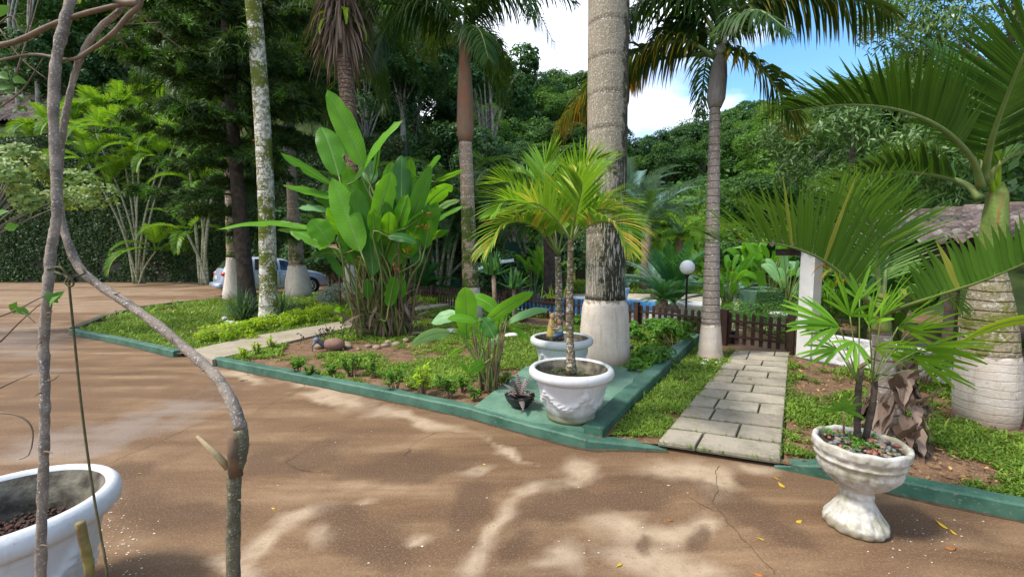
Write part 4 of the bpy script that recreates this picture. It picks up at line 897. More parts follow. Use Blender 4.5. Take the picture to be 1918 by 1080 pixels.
bfrond(r, b, [F0, (1606, 545, Yc-.15), (1560, 500, Yc-.3), (1500, 468, Yc-.45), (1420, 452, Yc-.55), (1330, 456, Yc-.6)], 'spindle', n=54, ll=.62, lw=.029, ang=(80, 20), lift=1.15, droop=.12, rr=.018, start=.22, acc=.04, tint=(.05, .55))
bfrond(r, b, [F0, (1645, 520, Yc+.05), (1640, 450, Yc+.05), (1618, 395, Yc-.05), (1575, 345, Yc-.2)], 'spindle', n=46, ll=.50, lw=.022, ang=(62, 28), lift=.25, droop=.35, rr=.018, start=.25, acc=.05, tint=(.3, .9))
bfrond(r, b, [F0, (1660, 500, Yc+.25), (1668, 430, Yc+.3), (1650, 370, Yc+.3), (1600, 330, Yc+.2)], 'spindle', n=42, ll=.52, lw=.022, ang=(62, 28), lift=.3, droop=.3, rr=.018, start=.25, acc=.04, tint=(.3, .9))
bfrond(r, b, [F0, (1600, 520, Yc+.3), (1530, 450, Yc+.4), (1450, 400, Yc+.45), (1390, 380, Yc+.5)], 'spindle', n=42, ll=.42, lw=.022, ang=(62, 28), lift=.5, droop=.5, rr=.016, start=.25, tint=(.1, .7))
bfrond(r, b, [F0, (1690, 575, Yc-.25), (1760, 552, Yc-.5), (1840, 526, Yc-.75), (1930, 488, Yc-1.0), (2020, 440, Yc-1.1)], 'spindle', n=27, ll=.36, lw=.050, ang=(86, 45), lift=1.2, droop=.5, rr=.017, start=.3, acc=.16, tint=(.25, .8), sides=(1,))
bfrond(r, b, [F0, (1680, 560, Yc-.2), (1760, 540, Yc-.2), (1800, 580, Yc-.2)], 'spindle', n=20, ll=.25, lw=.03, lift=.3, droop=.9, rr=.012, acc=.3)
mb = MB()
for (x0, y0) in ((1600, 520), (1560, 500), (1540, 495), (1580, 515)):
    c = A(x0, y0, Yc+.1)-b
    for k in range(9):
        d = np.array([rnd.uniform(-1, 1), rnd.uniform(-.6, .6), rnd.uniform(-.6, .3)]); strips(mb, [c], d, nrmz(np.cross(d, [0, 0, 1]))[None], rnd.uniform(.08, .2), .012, .8, 4, None, 1)
mb.build('flower_spray', M['orange'], r)

# ------------------------------------------------------------------ paddle-leaved plants
def paddle(name, parent, p0, p1, wd, mat, stalk=None, roll=0., bow=.08, fold=.18, rip=.03, tint=.5, stalkr=.014, stm='stem', org=None, n=14, tear=0):
    """one banana-like leaf: blade from p0 to p1, stalk path to p0; org is the plant's base"""
    p0 = np.array(p0, float); p1 = np.array(p1, float); ax = p1-p0; Ln = np.linalg.norm(ax); d = ax/Ln
    view = nrmz((p0+p1)/2-np.array([0, 0, EYE])); s = nrmz(np.cross(d, view)); nm = np.cross(s, d)
    s, nm = s*math.cos(roll)+nm*math.sin(roll), nm*math.cos(roll)-s*math.sin(roll)
    if nm[2] < 0: nm = -nm; s = -s
    cols = np.array([-1, -.72, -.38, -.06, 0, .06, .38, .72, 1]); V = []; U = []; ph = rng.uniform(0, 6, 2)
    t = np.linspace(0, 1, n); wdp = wd*np.interp(t, [0, .06, .18, .4, .65, .85, .95, 1], [.04, .5, .86, 1, .95, .65, .32, .0])
    for i, tt in enumerate(t):
        c = p0+ax*tt+np.array([0, 0, 1])*bow*Ln*(math.sin(PI*tt))-np.array([0, 0, 1])*bow*Ln*tt**3*.8
        for q in cols:
            a = abs(q); z = nm*(a*wdp[i]*.5*fold-a*a*wdp[i]*.12)+nm*(rip*wd*a*math.sin(tt*17+ph[int(q > 0)])*(1+.5*math.sin(tt*31)))
            V.append(c+s*q*wdp[i]*.5+z-org); U.append([tt, q, 0])
    m = len(cols); k = np.arange(n-1)[:, None]*m; j = np.arange(m-1)[None]; FQ = np.stack([k+j, k+j+1, k+m+j+1, k+m+j], -1)
    mb = MB(); V = np.array(V)
    if tear:   # a few splits running in from the edge
        for c_ in rng.choice(np.arange(3, n-2), rng.integers(0, 4), False):
            e_ = [0, 1] if rng.random() < .5 else [m-1, m-2]; V[c_*m+e_[0]] += d*Ln*.035+nm*wd*.12; V[c_*m+e_[1]] += d*Ln*.012; V[c_*m+e_[0]] = V[c_*m+e_[0]]*.8+V[c_*m+m//2]*.2
    mb.add(V, FQ.reshape(-1, 4), tint, U)
    o = mb.build('leaf', M[mat], parent)
    sb = MB(); mid = np.array([p0+ax*tt+np.array([0, 0, 1])*bow*Ln*(math.sin(PI*tt))-np.array([0, 0, 1])*bow*Ln*tt**3*.8-org for tt in np.linspace(0, .97, 10)])-nm*stalkr*.5
    if stalk is not None: path = np.vstack([smoothpath(np.array(stalk)-org, 12)[:-1], mid])
    else: path = mid
    tube(sb, path, np.interp(np.linspace(0, 1, len(path)), [0, .5, 1], [stalkr*1.5, stalkr, stalkr*.2]), 6); sb.build('leaf_stalk', M[stm], o)
    return o
b = G(722, 628, .06); YB = b[1]
r = thing('heliconia', 'tall clump of broad banana-like leaves on the stony bed behind the pelican ornament', 'plant', b)
HL = [(680, 315, 613, 163, 42, 'heli', .1, 0), (635, 330, 601, 232, 46, 'heli', 0, -.3), (676, 472, 622, 332, 50, 'heli', .1, -.7), (620, 345, 525, 285, 30, 'heli', 1.0, .0), (625, 372, 530, 345, 30, 'heli', 1.1, -.1), (625, 395, 558, 388, 24, 'helipale', 1.1, .1),
      (664, 370, 648, 308, 30, 'heli', .2, .1), (674, 305, 668, 243, 24, 'helipale', .4, .4), (664, 340, 755, 216, 24, 'heli', 1.1, .1), (694, 345, 692, 298, 28, 'helipale', .1, .4), (705, 425, 735, 318, 40, 'heli', .2, -.4), (752, 382, 752, 288, 34, 'helidk', .1, .0),
      (768, 362, 770, 295, 22, 'heli', .3, .3), (765, 428, 806, 308, 32, 'helidk', .4, -.1), (795, 388, 848, 343, 32, 'heli', .5, .1), (758, 428, 832, 388, 26, 'helidk', .7, -.4), (726, 442, 782, 452, 24, 'helidk', .8, -.7), (680, 485, 668, 343, 38, 'helidk', .1, -.4),
      (703, 456, 700, 386, 30, 'heli', .6, -.6), (618, 458, 583, 408, 46, 'heli', .2, -.8), (615, 462, 543, 430, 32, 'heli', .7, -.8), (590, 428, 404, 423, 26, 'heli', 1.15, -.6), (650, 445, 612, 388, 30, 'heli', .3, -.3), (652, 472, 588, 478, 26, 'helidk', .8, -.6),
      (815, 340, 868, 318, 16, 'heli', 1., .2), (800, 325, 826, 288, 14, 'heli', .9, .2), (800, 420, 868, 385, 18, 'heli', 1., .1), (765, 482, 803, 486, 26, 'helidk', .6, -.2), (728, 575, 740, 515, 26, 'heli', .2, -.5), (752, 560, 748, 508, 22, 'heli', .4, -.2),
      (645, 520, 610, 470, 20, 'helidk', .6, -.3), (690, 560, 688, 520, 18, 'helidk', .3, -.6), (735, 440, 728, 360, 34, 'helidk', .3, .2), (715, 400, 716, 330, 30, 'heli', .3, .3), (655, 430, 640, 350, 34, 'helidk', .2, .3), (778, 440, 790, 370, 30, 'helidk', .4, .3), (790, 450, 842, 430, 22, 'heli', .9, .1),
      (745, 455, 762, 400, 30, 'heli', .5, -.1), (690, 400, 678, 330, 30, 'heli', .5, .2), (640, 480, 590, 455, 26, 'heli', .9, .2), (770, 400, 778, 330, 28, 'heli', .2, .2), (735, 400, 745, 330, 28, 'heli', .7, .4), (810, 400, 862, 372, 18, 'helipale', .9, .4), (700, 480, 690, 420, 30, 'helidk', .5, -.1),
      (660, 400, 590, 372, 22, 'heli', 1.0, .3), (650, 410, 625, 350, 26, 'heli', .4, .3), (720, 370, 735, 300, 26, 'heli', .5, .5), (700, 330, 712, 262, 18, 'heli', 1.0, .3), (600, 445, 520, 428, 22, 'helipale', 1., -.3)]
for k in range(20):
    x0 = rnd.uniform(655, 800); y0 = rnd.uniform(425, 520); HL.append((x0, y0, x0+rnd.uniform(-24, 30)+(x0-725)*.25, y0-rnd.uniform(60, 95), rnd.uniform(26, 38), rnd.choice(('heli', 'helidk', 'heli')), rnd.uniform(0, .6), rnd.uniform(-.5, .3)))
for i, (x0, y0, x1, y1, wd, mt, roll, dy) in enumerate(HL):
    y_ = YB+dy; p0 = A(x0, y0, y_); p1 = A(x1, y1, y_+rnd.uniform(-.35, .25)); sb_ = b+np.array([rnd.uniform(-.38, .42), rnd.uniform(-.2, .3)+dy*.25, 0])
    mid = np.array([sb_[0]*.62+p0[0]*.38, (sb_[1]+p0[1])/2, p0[2]*.62]); k2 = p0-nrmz(p1-p0)*.25
    paddle('leaf', r, p0, p1, wd*y_/FPX, mt, [sb_, mid, k2, p0], roll*rnd.choice((-1, 1)), rnd.uniform(.0, .08), tint=rnd.uniform(.2, 1), stalkr=.014, org=b, tear=1)
mb = MB()
for k in range(110):
    a = rnd.uniform(0, 2*PI); rr_ = rnd.uniform(.05, .5); x_, y_ = math.cos(a)*rr_, math.sin(a)*rr_*.6; h_ = rnd.uniform(.5, 1.9)
    tube(mb, smoothpath([[x_, y_, -.03], [x_*1.2+rnd.uniform(-.08, .08), y_*1.2, h_*.5], [x_*1.7+rnd.uniform(-.2, .2), y_*1.6, h_]], 7), np.linspace(.024, .010, 7), 6, tint=rnd.random())
stuff(mb.build('cane_mass', M['drystem'], r))
mb = MB()
for k in range(130):
    a = rnd.uniform(0, 2*PI); rr_ = rnd.uniform(.1, .55); c = np.array([math.cos(a)*rr_, math.sin(a)*rr_*.7, rnd.uniform(.0, .8)]); d = np.array([math.cos(a)*.4, math.sin(a)*.4, rnd.uniform(-1.2, .8)])
    strips(mb, [c], d, nrmz(rng.normal(size=(1, 3))), rnd.uniform(.2, .6), rnd.uniform(.03, .09), .8, 4, None, rnd.random(), .4, 3, 1.)
mb.build('dead_leaf', M['dry'], r)
for (px, py) in ((798, 400), (793, 425), (762, 470), (678, 492), (690, 495), (740, 495)):
    mb = MB(); c = A(px, py, YB-.45)-b; n = 7; d = nrmz(rng.normal(0, 1, (n, 3))); strips(mb, c+rng.normal(0, .05, (n, 3)), d, nrmz(rng.normal(size=(n, 3))), .10, .03, .5, 3, [.6, 1, .5, .1], rng.random(n)); mb.build('flower', M['flower'], r)

b = G(915, 735, .06); YB = b[1]
r = thing('heliconia', 'small light green broad-leaved plant beside the dark bowl of bromeliad', 'plant', b)
HL = [(874, 625, 872, 533, 52, 'small', .15, .0), (938, 588, 880, 550, 38, 'small', .55, .1), (908, 605, 1000, 543, 34, 'small', .5, .05), (893, 602, 838, 594, 26, 'small', .7, -.1), (858, 590, 808, 602, 34, 'helipale', .5, .3), (845, 622, 770, 641, 30, 'helipale', .5, -.2),
      (926, 633, 902, 592, 36, 'helidk', .3, -.15), (950, 604, 1030, 575, 24, 'helipale', .7, .1), (908, 680, 877, 696, 28, 'small', .3, -.3), (952, 612, 994, 636, 20, 'small', .8, .2), (880, 634, 850, 616, 22, 'small', .7, .1), (905, 640, 900, 590, 30, 'small', .4, .25),
      (932, 620, 945, 560, 26, 'small', .6, .3), (920, 650, 935, 625, 26, 'helipale', .3, .1), (868, 650, 838, 668, 14, 'small', .9, .1), (880, 700, 862, 680, 12, 'small', .6, 0), (900, 625, 872, 600, 40, 'small', .2, .15)]
for i, (x0, y0, x1, y1, wd, mt, roll, dy) in enumerate(HL):
    y_ = YB+dy; p0 = A(x0, y0, y_); p1 = A(x1, y1, y_+rnd.uniform(-.15, .1)); sb_ = b+np.array([rnd.uniform(-.10, .10), rnd.uniform(-.06, .08), 0])
    paddle('leaf', r, p0, p1, wd*.82*y_/FPX, mt, [sb_, np.array([sb_[0]*.6+p0[0]*.4, (sb_[1]+p0[1])/2, p0[2]*.55]), p0-nrmz(p1-p0)*.08, p0], roll*rnd.choice((-1, 1)), rnd.uniform(.02, .10), tint=rnd.uniform(.3, 1), stalkr=.007, org=b)
mb = MB()
for k in range(16):
    a = rnd.uniform(0, 2*PI); x_, y_ = math.cos(a)*.08, math.sin(a)*.06; tube(mb, smoothpath([[x_, y_, -.03], [x_*1.5, y_*1.2, .3], [x_*2.5+rnd.uniform(-.05, .05), y_, rnd.uniform(.4, .8)]], 6), np.linspace(.012, .006, 6), 6)
mb.build('cane', M['drystem'], r)

# ------------------------------------------------------------------ potted palms
def palmlet(root, b, cx, cy, Y, trunkpts, rad, fronds, mat='potpalm'):
    P = path_px(trunkpts)-b; mb = MB(); tube(mb, smoothpath(P, 24), np.interp(np.linspace(0, 1, 24), [0, .15, 1], [rad*1.5, rad, rad*.7]), 12, wob=.03); mb.build('trunk', M['t_pot'], root)
    for f, kw in fronds: bfrond(root, b, [(cx, cy, Y)]+f, mat, **kw)
kw = dict(n=32, ll=.38, lw=.028, ang=(60, 24), lift=.5, droop=.30, rr=.011, start=.22, acc=.05, tint=(.3, .95), nst=4)
dry_kw = dict(kw, acc=.30, droop=.7)
Y1 = 3.93; b1 = A(1069, 697, Y1)
r = thing('potted_palm', 'young palm growing in the front white pot with a mottled slim trunk', 'palm tree', b1)
palmlet(r, b1, 1070, 452, Y1, [(1070, 700, Y1), (1067, 600, Y1), (1068, 520, Y1), (1069, 450, Y1)], .036, [
    ([(1105, 400, Y1), (1150, 395, Y1-.1), (1205, 430, Y1-.25)], dry_kw), ([(1110, 420, Y1-.2), (1150, 420, Y1-.45), (1180, 470, Y1-.6)], dry_kw), ([(1082, 370, Y1), (1110, 330, Y1+.1), (1140, 310, Y1+.2)], kw),
    ([(1040, 410, Y1-.1), (1000, 380, Y1-.2), (955, 395, Y1-.3)], kw), ([(1050, 420, Y1+.2), (1010, 390, Y1+.4), (960, 400, Y1+.5)], kw), ([(1095, 400, Y1+.25), (1140, 370, Y1+.5), (1190, 380, Y1+.6)], kw),
    ([(1080, 395, Y1-.2), (1090, 350, Y1-.35), (1080, 325, Y1-.5)], kw)])
Y2 = 5.33; b2 = A(1046, 632, Y2)
r = thing('potted_palm', 'young palm in the rear white pot with its mossy trunk behind the figurine', 'palm tree', b2)
k2 = dict(kw, ll=.50, lw=.042, n=40)
palmlet(r, b2, 1046, 478, Y2, [(1046, 636, Y2), (1047, 560, Y2), (1045, 480, Y2)], .052, [
    ([(1010, 400, Y2), (960, 345, Y2), (918, 345, Y2-.1)], k2), ([(1020, 370, Y2), (1020, 310, Y2+.1), (1040, 275, Y2+.1)], k2), ([(1065, 380, Y2), (1095, 310, Y2-.1), (1140, 295, Y2-.3)], k2), ([(1000, 425, Y2-.2), (950, 420, Y2-.5), (910, 470, Y2-.7)], dict(k2, acc=.3, droop=.8)),
    ([(1000, 400, Y2-.3), (955, 375, Y2-.5), (925, 400, Y2-.7)], k2), ([(1060, 400, Y2-.3), (1080, 340, Y2-.6), (1110, 330, Y2-.9)], k2), ([(1090, 420, Y2), (1150, 400, Y2), (1190, 440, Y2)], k2), ([(1030, 380, Y2+.3), (990, 330, Y2+.6), (950, 320, Y2+.9)], k2)])
# lady palm in the urn
YU = 2.52; bu = A(1612, 828, YU)
r = thing('lady_palm', 'lady palm with long fingered fan leaves growing in the weathered urn', 'plant', bu)
mb = MB()
for q in ([(1606, 835, YU), (1606, 760, YU), (1612, 690, YU)], [(1618, 835, YU+.02), (1634, 760, YU+.02), (1640, 700, YU+.02)]):
    tube(mb, smoothpath(path_px(q)-bu, 16), np.linspace(.019, .015, 16), 10, wob=.12)
mb.build('stem', M['darkbark'], r)
def fan(root, org, p_from, hub, n, ln, wd, spread, tilt, mat='lady', tint=(.2, .95), droop=.35, facing=None):
    hub = np.array(hub); d0 = nrmz(hub-np.array(p_from)) if facing is None else nrmz(np.array(facing, float)); up = np.array([0, 0, 1.]); s = nrmz(np.cross(d0, up)); u = np.cross(s, d0)
    s, u = s*math.cos(tilt)+u*math.sin(tilt), u*math.cos(tilt)-s*math.sin(tilt)
    a = np.linspace(-spread, spread, n)+rng.normal(0, .06, n); d = np.cos(a)[:, None]*d0+np.sin(a)[:, None]*s+rng.normal(.03, .07, (n, 1))*u
    mb = MB(); prof = [.18, .62, .95, 1, .92, .7, .3]
    strips(mb, np.tile(hub-org, (n, 1)), d, np.cross(nrmz(d), u), ln*(1-.28*np.abs(a)/spread)*rng.uniform(.88, 1.1, n), wd*rng.uniform(.8, 1.2, n), droop*rng.uniform(.5, 1.5, n), 6, prof, rng.uniform(*tint, n), .22, 3)
    o = mb.build('fan_leaf', M[mat], root); sb = MB(); q = smoothpath([p_from, (np.array(p_from)+hub)/2+[0, 0, .02], hub], 8)-org; tube(sb, q, .0035, 5); sb.build('leaf_stalk', M['stem'], o)
st1 = A(1608, 720, YU); st2 = A(1634, 715, YU)
for (hx, hy, dy, n, ln, wd, sp, ti, fx, fz) in ((1592, 592, -.02, 8, .20, .026, 1.15, .2, -.3, .9), (1572, 612, -.1, 9, .23, .027, .8, .9, -1, .35), (1556, 612, .1, 7, .22, .024, .7, 1.0, -1, .55), (1650, 596, 0, 8, .22, .028, .9, .2, .35, .85), (1682, 612, -.08, 9, .25, .028, .75, .9, 1, .42), (1702, 622, .1, 7, .23, .026, .7, 1.0, 1, .2),
        (1628, 610, -.15, 7, .16, .027, 1.0, .1, .15, .8), (1728, 652, -.06, 8, .24, .028, .5, .9, 1, .10), (1712, 668, .08, 6, .24, .024, .45, 1., 1, -.25), (1640, 652, -.2, 7, .15, .022, 1.1, .6, .3, .1), (1600, 640, -.18, 6, .13, .024, 1., .6, -.3, -.3), (1545, 625, 0, 5, .16, .026, .5, .5, -.9, .2), (1610, 560, .12, 6, .15, .022, .8, .3, 0, 1),
        (1662, 664, .1, 7, .2, .022, .8, 1., .8, .2), (1570, 655, .12, 6, .17, .022, .7, 1., -.9, -.1), (1735, 690, .05, 4, .22, .017, .3, 1., 1, -.35)):
    fan(r, bu, st1 if hx < 1620 else st2, A(hx, hy, YU+dy), n, ln*1.42, wd*.92, sp, ti, facing=(fx, rnd.uniform(-.35, .25), fz))
bp = A(1580, 812, YU)
r = thing('seedling', 'small fan-leaved seedling at the left side of the urn', 'plant', bp)
mb = MB(); tube(mb, path_px([(1581, 816, YU-.03), (1580, 790, YU-.03), (1580, 772, YU-.03)])-bp, .006, 6); mb.build('stem', M['drystem'], r)
hb = A(1579, 768, YU-.03)
for ang_ in (-75, -45, -12, 20, 55, 80, -95, 100):
    mb = MB(); d = np.array([math.sin(R(ang_)), rnd.uniform(-.4, .3), math.cos(R(ang_))]); strips(mb, [hb-bp], d, nrmz(np.cross(d, [0, 1, .3]))[None], rnd.uniform(.10, .14), .026, .6, 6, [.3, .8, 1, 1, .8, .5, .1], .8, .2, 3); mb.build('leaf', M['shrub'], r)
# long bright leaf reaching in from the right edge
bb = np.array([3.4, 2.35, .0]); r = thing('strap_leaf_plant', 'plant at the right edge with one long bright yellow-green leaf crossing the bottle palm', 'plant', bb)
mb = MB(); tube(mb, smoothpath([[0, 0, 0], [0, 0, .5], [-.08, 0, 1.05]], 8), .02, 8); mb.build('stem', M['stem'], r)
paddle('leaf', r, A(1985, 598, 2.4), A(1776, 642, 2.5), .075, 'lime', [bb+[-.08, 0, 1.0], bb+[-.06, 0, 1.18], A(1985, 598, 2.4)], .9, .10, org=bb, stalkr=.006, tint=.3)
for k in range(6):
    a = rnd.uniform(-.9, 1.6); p0 = bb+[math.cos(a)*.1, math.sin(a)*.1, 1.1]; paddle('leaf', r, p0, p0+[math.cos(a)*.5, math.sin(a)*.5, .15], .07, 'lime', [bb+[-.08, 0, .9], p0], .3, .2, org=bb, stalkr=.006)
# ------------------------------------------------------------------ pots
pot_inner = simple('mossy_pot_lining', (.05, .04, .03), (.20, .18, .13), 12, .95, .8, .02)
def pot(label, c, rr=.39, h=.475, mat='pot', z=0., fill='darksoil', seedv=0, soilz=None):
    r = thing('flower_pot', label, 'pot', (c[0], c[1], z))
    prof = [(.0, .0), (.20, .0), (.222, .006), (.228, .03), (.222, .045), (.226, .06)]+[(.226+.098*t**.9, .06+.29*t) for t in np.linspace(0.03, 1, 34)]+[(.322, .362), (.345, .372), (.372, .385), (.388, .402), (.392, .425), (.388, .448), (.372, .465), (.355, .472), (.340, .468), (.332, .455), (.322, .40), (.31, .33), (.30, .30)]
    prof = [(a*rr/.39, b_*h/.475) for a, b_ in prof]; zz_ = [p[1] for p in prof]; cnt = len(prof)
    def disp(r_, z_, ang, k):
        zf = prof[k][1]/h; out = prof[k][0]/rr
        if 6 <= k < 40:
            q = np.c_[ang*4+seedv, np.full(len(ang), zf*12)]; n_ = fbm(q, 1.6, seedv, 3); ph = (ang*5/(2*PI)) % 1
            sag = .62-.30*(1-(2*ph-1)**2); swag = np.exp(-((zf-sag)/.085)**2); drop = np.exp(-((ph-.0)/.05)**2)+np.exp(-((ph-1)/.05)**2); drop = drop*np.exp(-((zf-.5)/.20)**2)
            n2 = fbm(np.c_[ang*9+seedv, np.full(len(ang), zf*26)], 1.5, seedv+2, 2); r_ = r_+(swag*(.004+.030*n2)+drop*(.002+.022*n2)+.004*(n_-.5))*rr/.39
        elif k < 53: r_ = r_*(1+.006*(fbm(np.c_[ang*6, np.full(len(ang), k)], 1., 3, 2)-.5))
        if k == 3: r_ = r_*(1+.012*np.sin(ang*9+seedv))
        return r_, z_
    mb = MB(); lathe(mb, prof[:-3], 170, disp=disp); mb.build('pot_body', M[mat], r); mb = MB(); lathe(mb, [prof[-4], (.312*rr/.39, .42*h/.475), (.298*rr/.39, .38*h/.475), (.285*rr/.39, .33*h/.475), (.27*rr/.39, .24*h/.475)], 90, capb=False); mb.build('inner_lining', pot_inner, r)
    mb = MB(); sz = soilz or .345*h/.475; a = np.linspace(0, 2*PI, 48, endpoint=False); V = [[0, 0, sz+.01]]
    for q in (.35, .7, 1.0): V += [[math.cos(t)*q*.300*rr/.39, math.sin(t)*q*.300*rr/.39, sz+rnd.uniform(-.012, .012)] for t in a]
    V = np.array(V); j = np.arange(48); k = (j+1) % 48
    mb.add(V, [np.stack([0*j, 1+j, 1+k], -1)]+[np.stack([1+o_+j, 49+o_+j, 49+o_+k, 1+o_+k], -1) for o_ in (0, 48)]); mb.build('soil', M[fill], r)
    return r
P1 = A(1070, 690, 3.93); P2 = A(1052, 631, 5.33)
r1 = pot('front white pot with garland relief standing on the worn green slab', P1, .385, .475, z=.105)
mb = MB(); n = 160; a = rng.uniform(0, 2*PI, n); q = .3*np.sqrt(rng.random(n)); leaves(mb, np.c_[q*np.cos(a), q*np.sin(a), .355+rng.uniform(0, .03, n)], np.array([[0, 0, 1.]])+rng.normal(0, .4, (n, 3)), rng.uniform(.012, .03, n), .8, rng.random(n)); stuff(mb.build('weed_seedlings', M['shrub'], r1))
pot('rear white pot holding the figurine and a mossy palm', P2, .385, .50, z=.09, seedv=3)
for o in bpy.data.objects:
    if o.name.startswith('pot_body'): pass
rl = pot('large white pot at the lower left edge filled with brown clay balls', (-2.15, 1.77), .375, .56, z=.0, seedv=6, soilz=.36)
mb = MB(); n = 520
for k in range(n):
    a = rnd.uniform(0, 2*PI); q = .27*math.sqrt(rnd.random()); blob(mb, (q*math.cos(a), q*math.sin(a), .362+rnd.uniform(0, .02)), rnd.uniform(.006, .011), 7, 5, .1, rnd.random())
M['clay'] = simple('clay_ball', (.085, .04, .028), (.055, .03, .022), 30, .9, .3, .004)
o = stuff(mb.build('clay_balls', M['clay'])); o.location = (-2.15, 1.77, 0); tag(o, 'brown clay balls filling the large white pot at the lower left', 'clay balls')
# weathered urn
UC = G(1601, 984)
r = thing('urn', 'weathered white garden urn with fluted bowl and scalloped rim on the driveway', 'urn', UC)
prof = [(0, 0), (.148, 0), (.158, .012), (.160, .03), (.153, .045), (.140, .062), (.120, .095), (.102, .13), (.086, .165), (.079, .19), (.083, .198), (.083, .212), (.077, .22), (.080, .232), (.098, .25), (.130, .275), (.160, .305), (.183, .335), (.199, .37), (.207, .40), (.210, .415), (.219, .420), (.221, .43), (.214, .437), (.217, .445), (.226, .47), (.231, .49), (.234, .505), (.231, .517), (.222, .522), (.212, .52), (.205, .51), (.200, .48), (.195, .45)]
pp_ = []
for (a0, z0), (a1, z1) in zip(prof[:-1], prof[1:]):
    m_ = max(1, int(abs(z1-z0)/.008)); pp_ += [(a0+(a1-a0)*t/m_, z0+(z1-z0)*t/m_) for t in range(m_)]
pp_.append(prof[-1])
def udisp(r_, z_, ang, k):
    z = pp_[k][1]; i_ = pp_[k][0]
    n_ = fbm(np.c_[ang*5, np.full(len(ang), z*40)], 1.4, 4, 3)-.5
    if .03 < z < .17: r_ = r_*(1+.085*np.abs(np.cos(ang*7+.3*n_))*np.interp(z, [.03, .06, .17], [0.5, 1, .2])-.02)
    if .235 < z < .41: r_ = r_*(1+.085*np.sqrt(np.abs(np.cos(ang*7+n_*.4)))*np.interp(z, [.235, .3, .37, .41], [.5, 1, .8, 0])-.03)
    if .445 < z < .51 and k < len(pp_)-12: r_ = r_+.010*np.interp(z, [.445, .465, .49, .51], [0, 1, 1, 0])*np.abs(np.sin(ang*9))**.6; r_ = r_-.004
    if z < .03: r_ = r_*(1+.035*n_+.02*np.cos(ang*14))
    if z > .5: z_ = z_+.004*np.sin(ang*9+1)+.006*n_
    return r_*(1+.03*n_), z_
mb = MB(); lathe(mb, pp_, 150, disp=udisp); mb.build('urn_body', M['urn'], r)
mb = MB(); lathe(mb, [(.20, .480), (.12, .492), (.0, .495)], 40, capb=False, disp=lambda a, z, g_, k: (a, z+.006*np.sin(g_*7+k))); mb.build('soil', M['darksoil'], r)
PEB = [simple('red_pebble', (.30, .10, .06), (.18, .07, .05), 30, .45, .2, .003), simple('grey_pebble', (.12, .12, .13), (.20, .19, .18), 30, .45, .2, .003), simple('tan_pebble', (.34, .22, .13), (.22, .14, .09), 30, .5, .2, .003)]
PM = []
for m_ in PEB:
    for k in range(2):
        mb = MB(); blob(mb, (0, 0, 0), (1, .75, .6), 12, 8, .12); PM.append(mb.mesh('pebble', m_))
for k in range(115):
    a = rnd.uniform(0, 2*PI); q = .185*math.sqrt(rnd.random()); s_ = rnd.uniform(.011, .020)
    pk = rnd.choice([0, 1, 2, 2, 3, 3, 4, 5]); pn = ('red-brown', 'dark grey', 'tan')[pk//2]; o = place(PM[pk], 'pebble', None, (UC[0]+q*math.cos(a), UC[1]+q*math.sin(a), .497+rnd.uniform(.002, .014)), (rnd.uniform(-.4, .4), rnd.uniform(-.4, .4), a*3), s_)
    tag(o, 'small rounded %s pebble lying on the soil in the urn' % pn, 'pebble', pn+' pebbles lying in the urn')
mb = MB(); n = 330; cl = rng.uniform(-.14, .14, (14, 2)); k = rng.integers(0, 14, n); q = cl[k]+rng.normal(0, .022, (n, 2)); q = q[np.hypot(q[:, 0], q[:, 1]) < .19]; n = len(q)
leaves(mb, np.c_[q, .512+rng.uniform(0, .025, n)], np.array([[0, 0, 1.]])+rng.normal(0, .5, (n, 3)), rng.uniform(.010, .022, n), .7, rng.random(n)); stuff(mb.build('moss_tuft', M['shrub'], r))

# dark bowl with a banded bromeliad
b = G(974, 762, .10); r = thing('bromeliad', 'banded dark bromeliad in a low black bowl on the green slab', 'plant', b)
mb = MB(); lathe(mb, [(0, 0), (.07, 0), (.075, .01), (.12, .06), (.145, .11), (.15, .125), (.14, .125), (.13, .11), (.10, .09), (0, .09)], 28, disp=lambda a, z, g_, k: (a*(1+.02*np.sin(g_*5+k)), z)); mb.build('bowl', M['black'], r)
m, nt_ = newmat('banded_leaf'); g = NG(nt_); u_ = g.n('Attribute', attribute_name='luv'); s_ = g.n('SeparateXYZ'); g.l(u_.outputs['Vector'], s_.inputs[0]); tcg = g.n('TexCoord')
bn = g.math('SINE', g.math('ADD', g.math('MULTIPLY', s_.outputs[0], 75), g.math('MULTIPLY', g.noise(tcg.outputs['Object'], 25, 3), 5)))
g.out(g.bsdf(g.mix(g.ramp(bn, [(.35, 0), (.6, 1)]), (.055, .03, .03), (.27, .25, .22)), .5)); M['band'] = m
for k in range(15):
    a = k*2.4; el = (1.25, .7, .25)[k % 3]; d = np.array([math.cos(a)*math.cos(el), math.sin(a)*math.cos(el), math.sin(el)]); mb = MB()
    strips(mb, [[0, 0, .1]], d, np.array([[-math.sin(a), math.cos(a), 0]]), rnd.uniform(.20, .30), rnd.uniform(.05, .07), .9, 7, [.6, .9, 1, 1, .9, .7, .4, .05], .5, .3, 3); mb.build('leaf', M['band'], r)

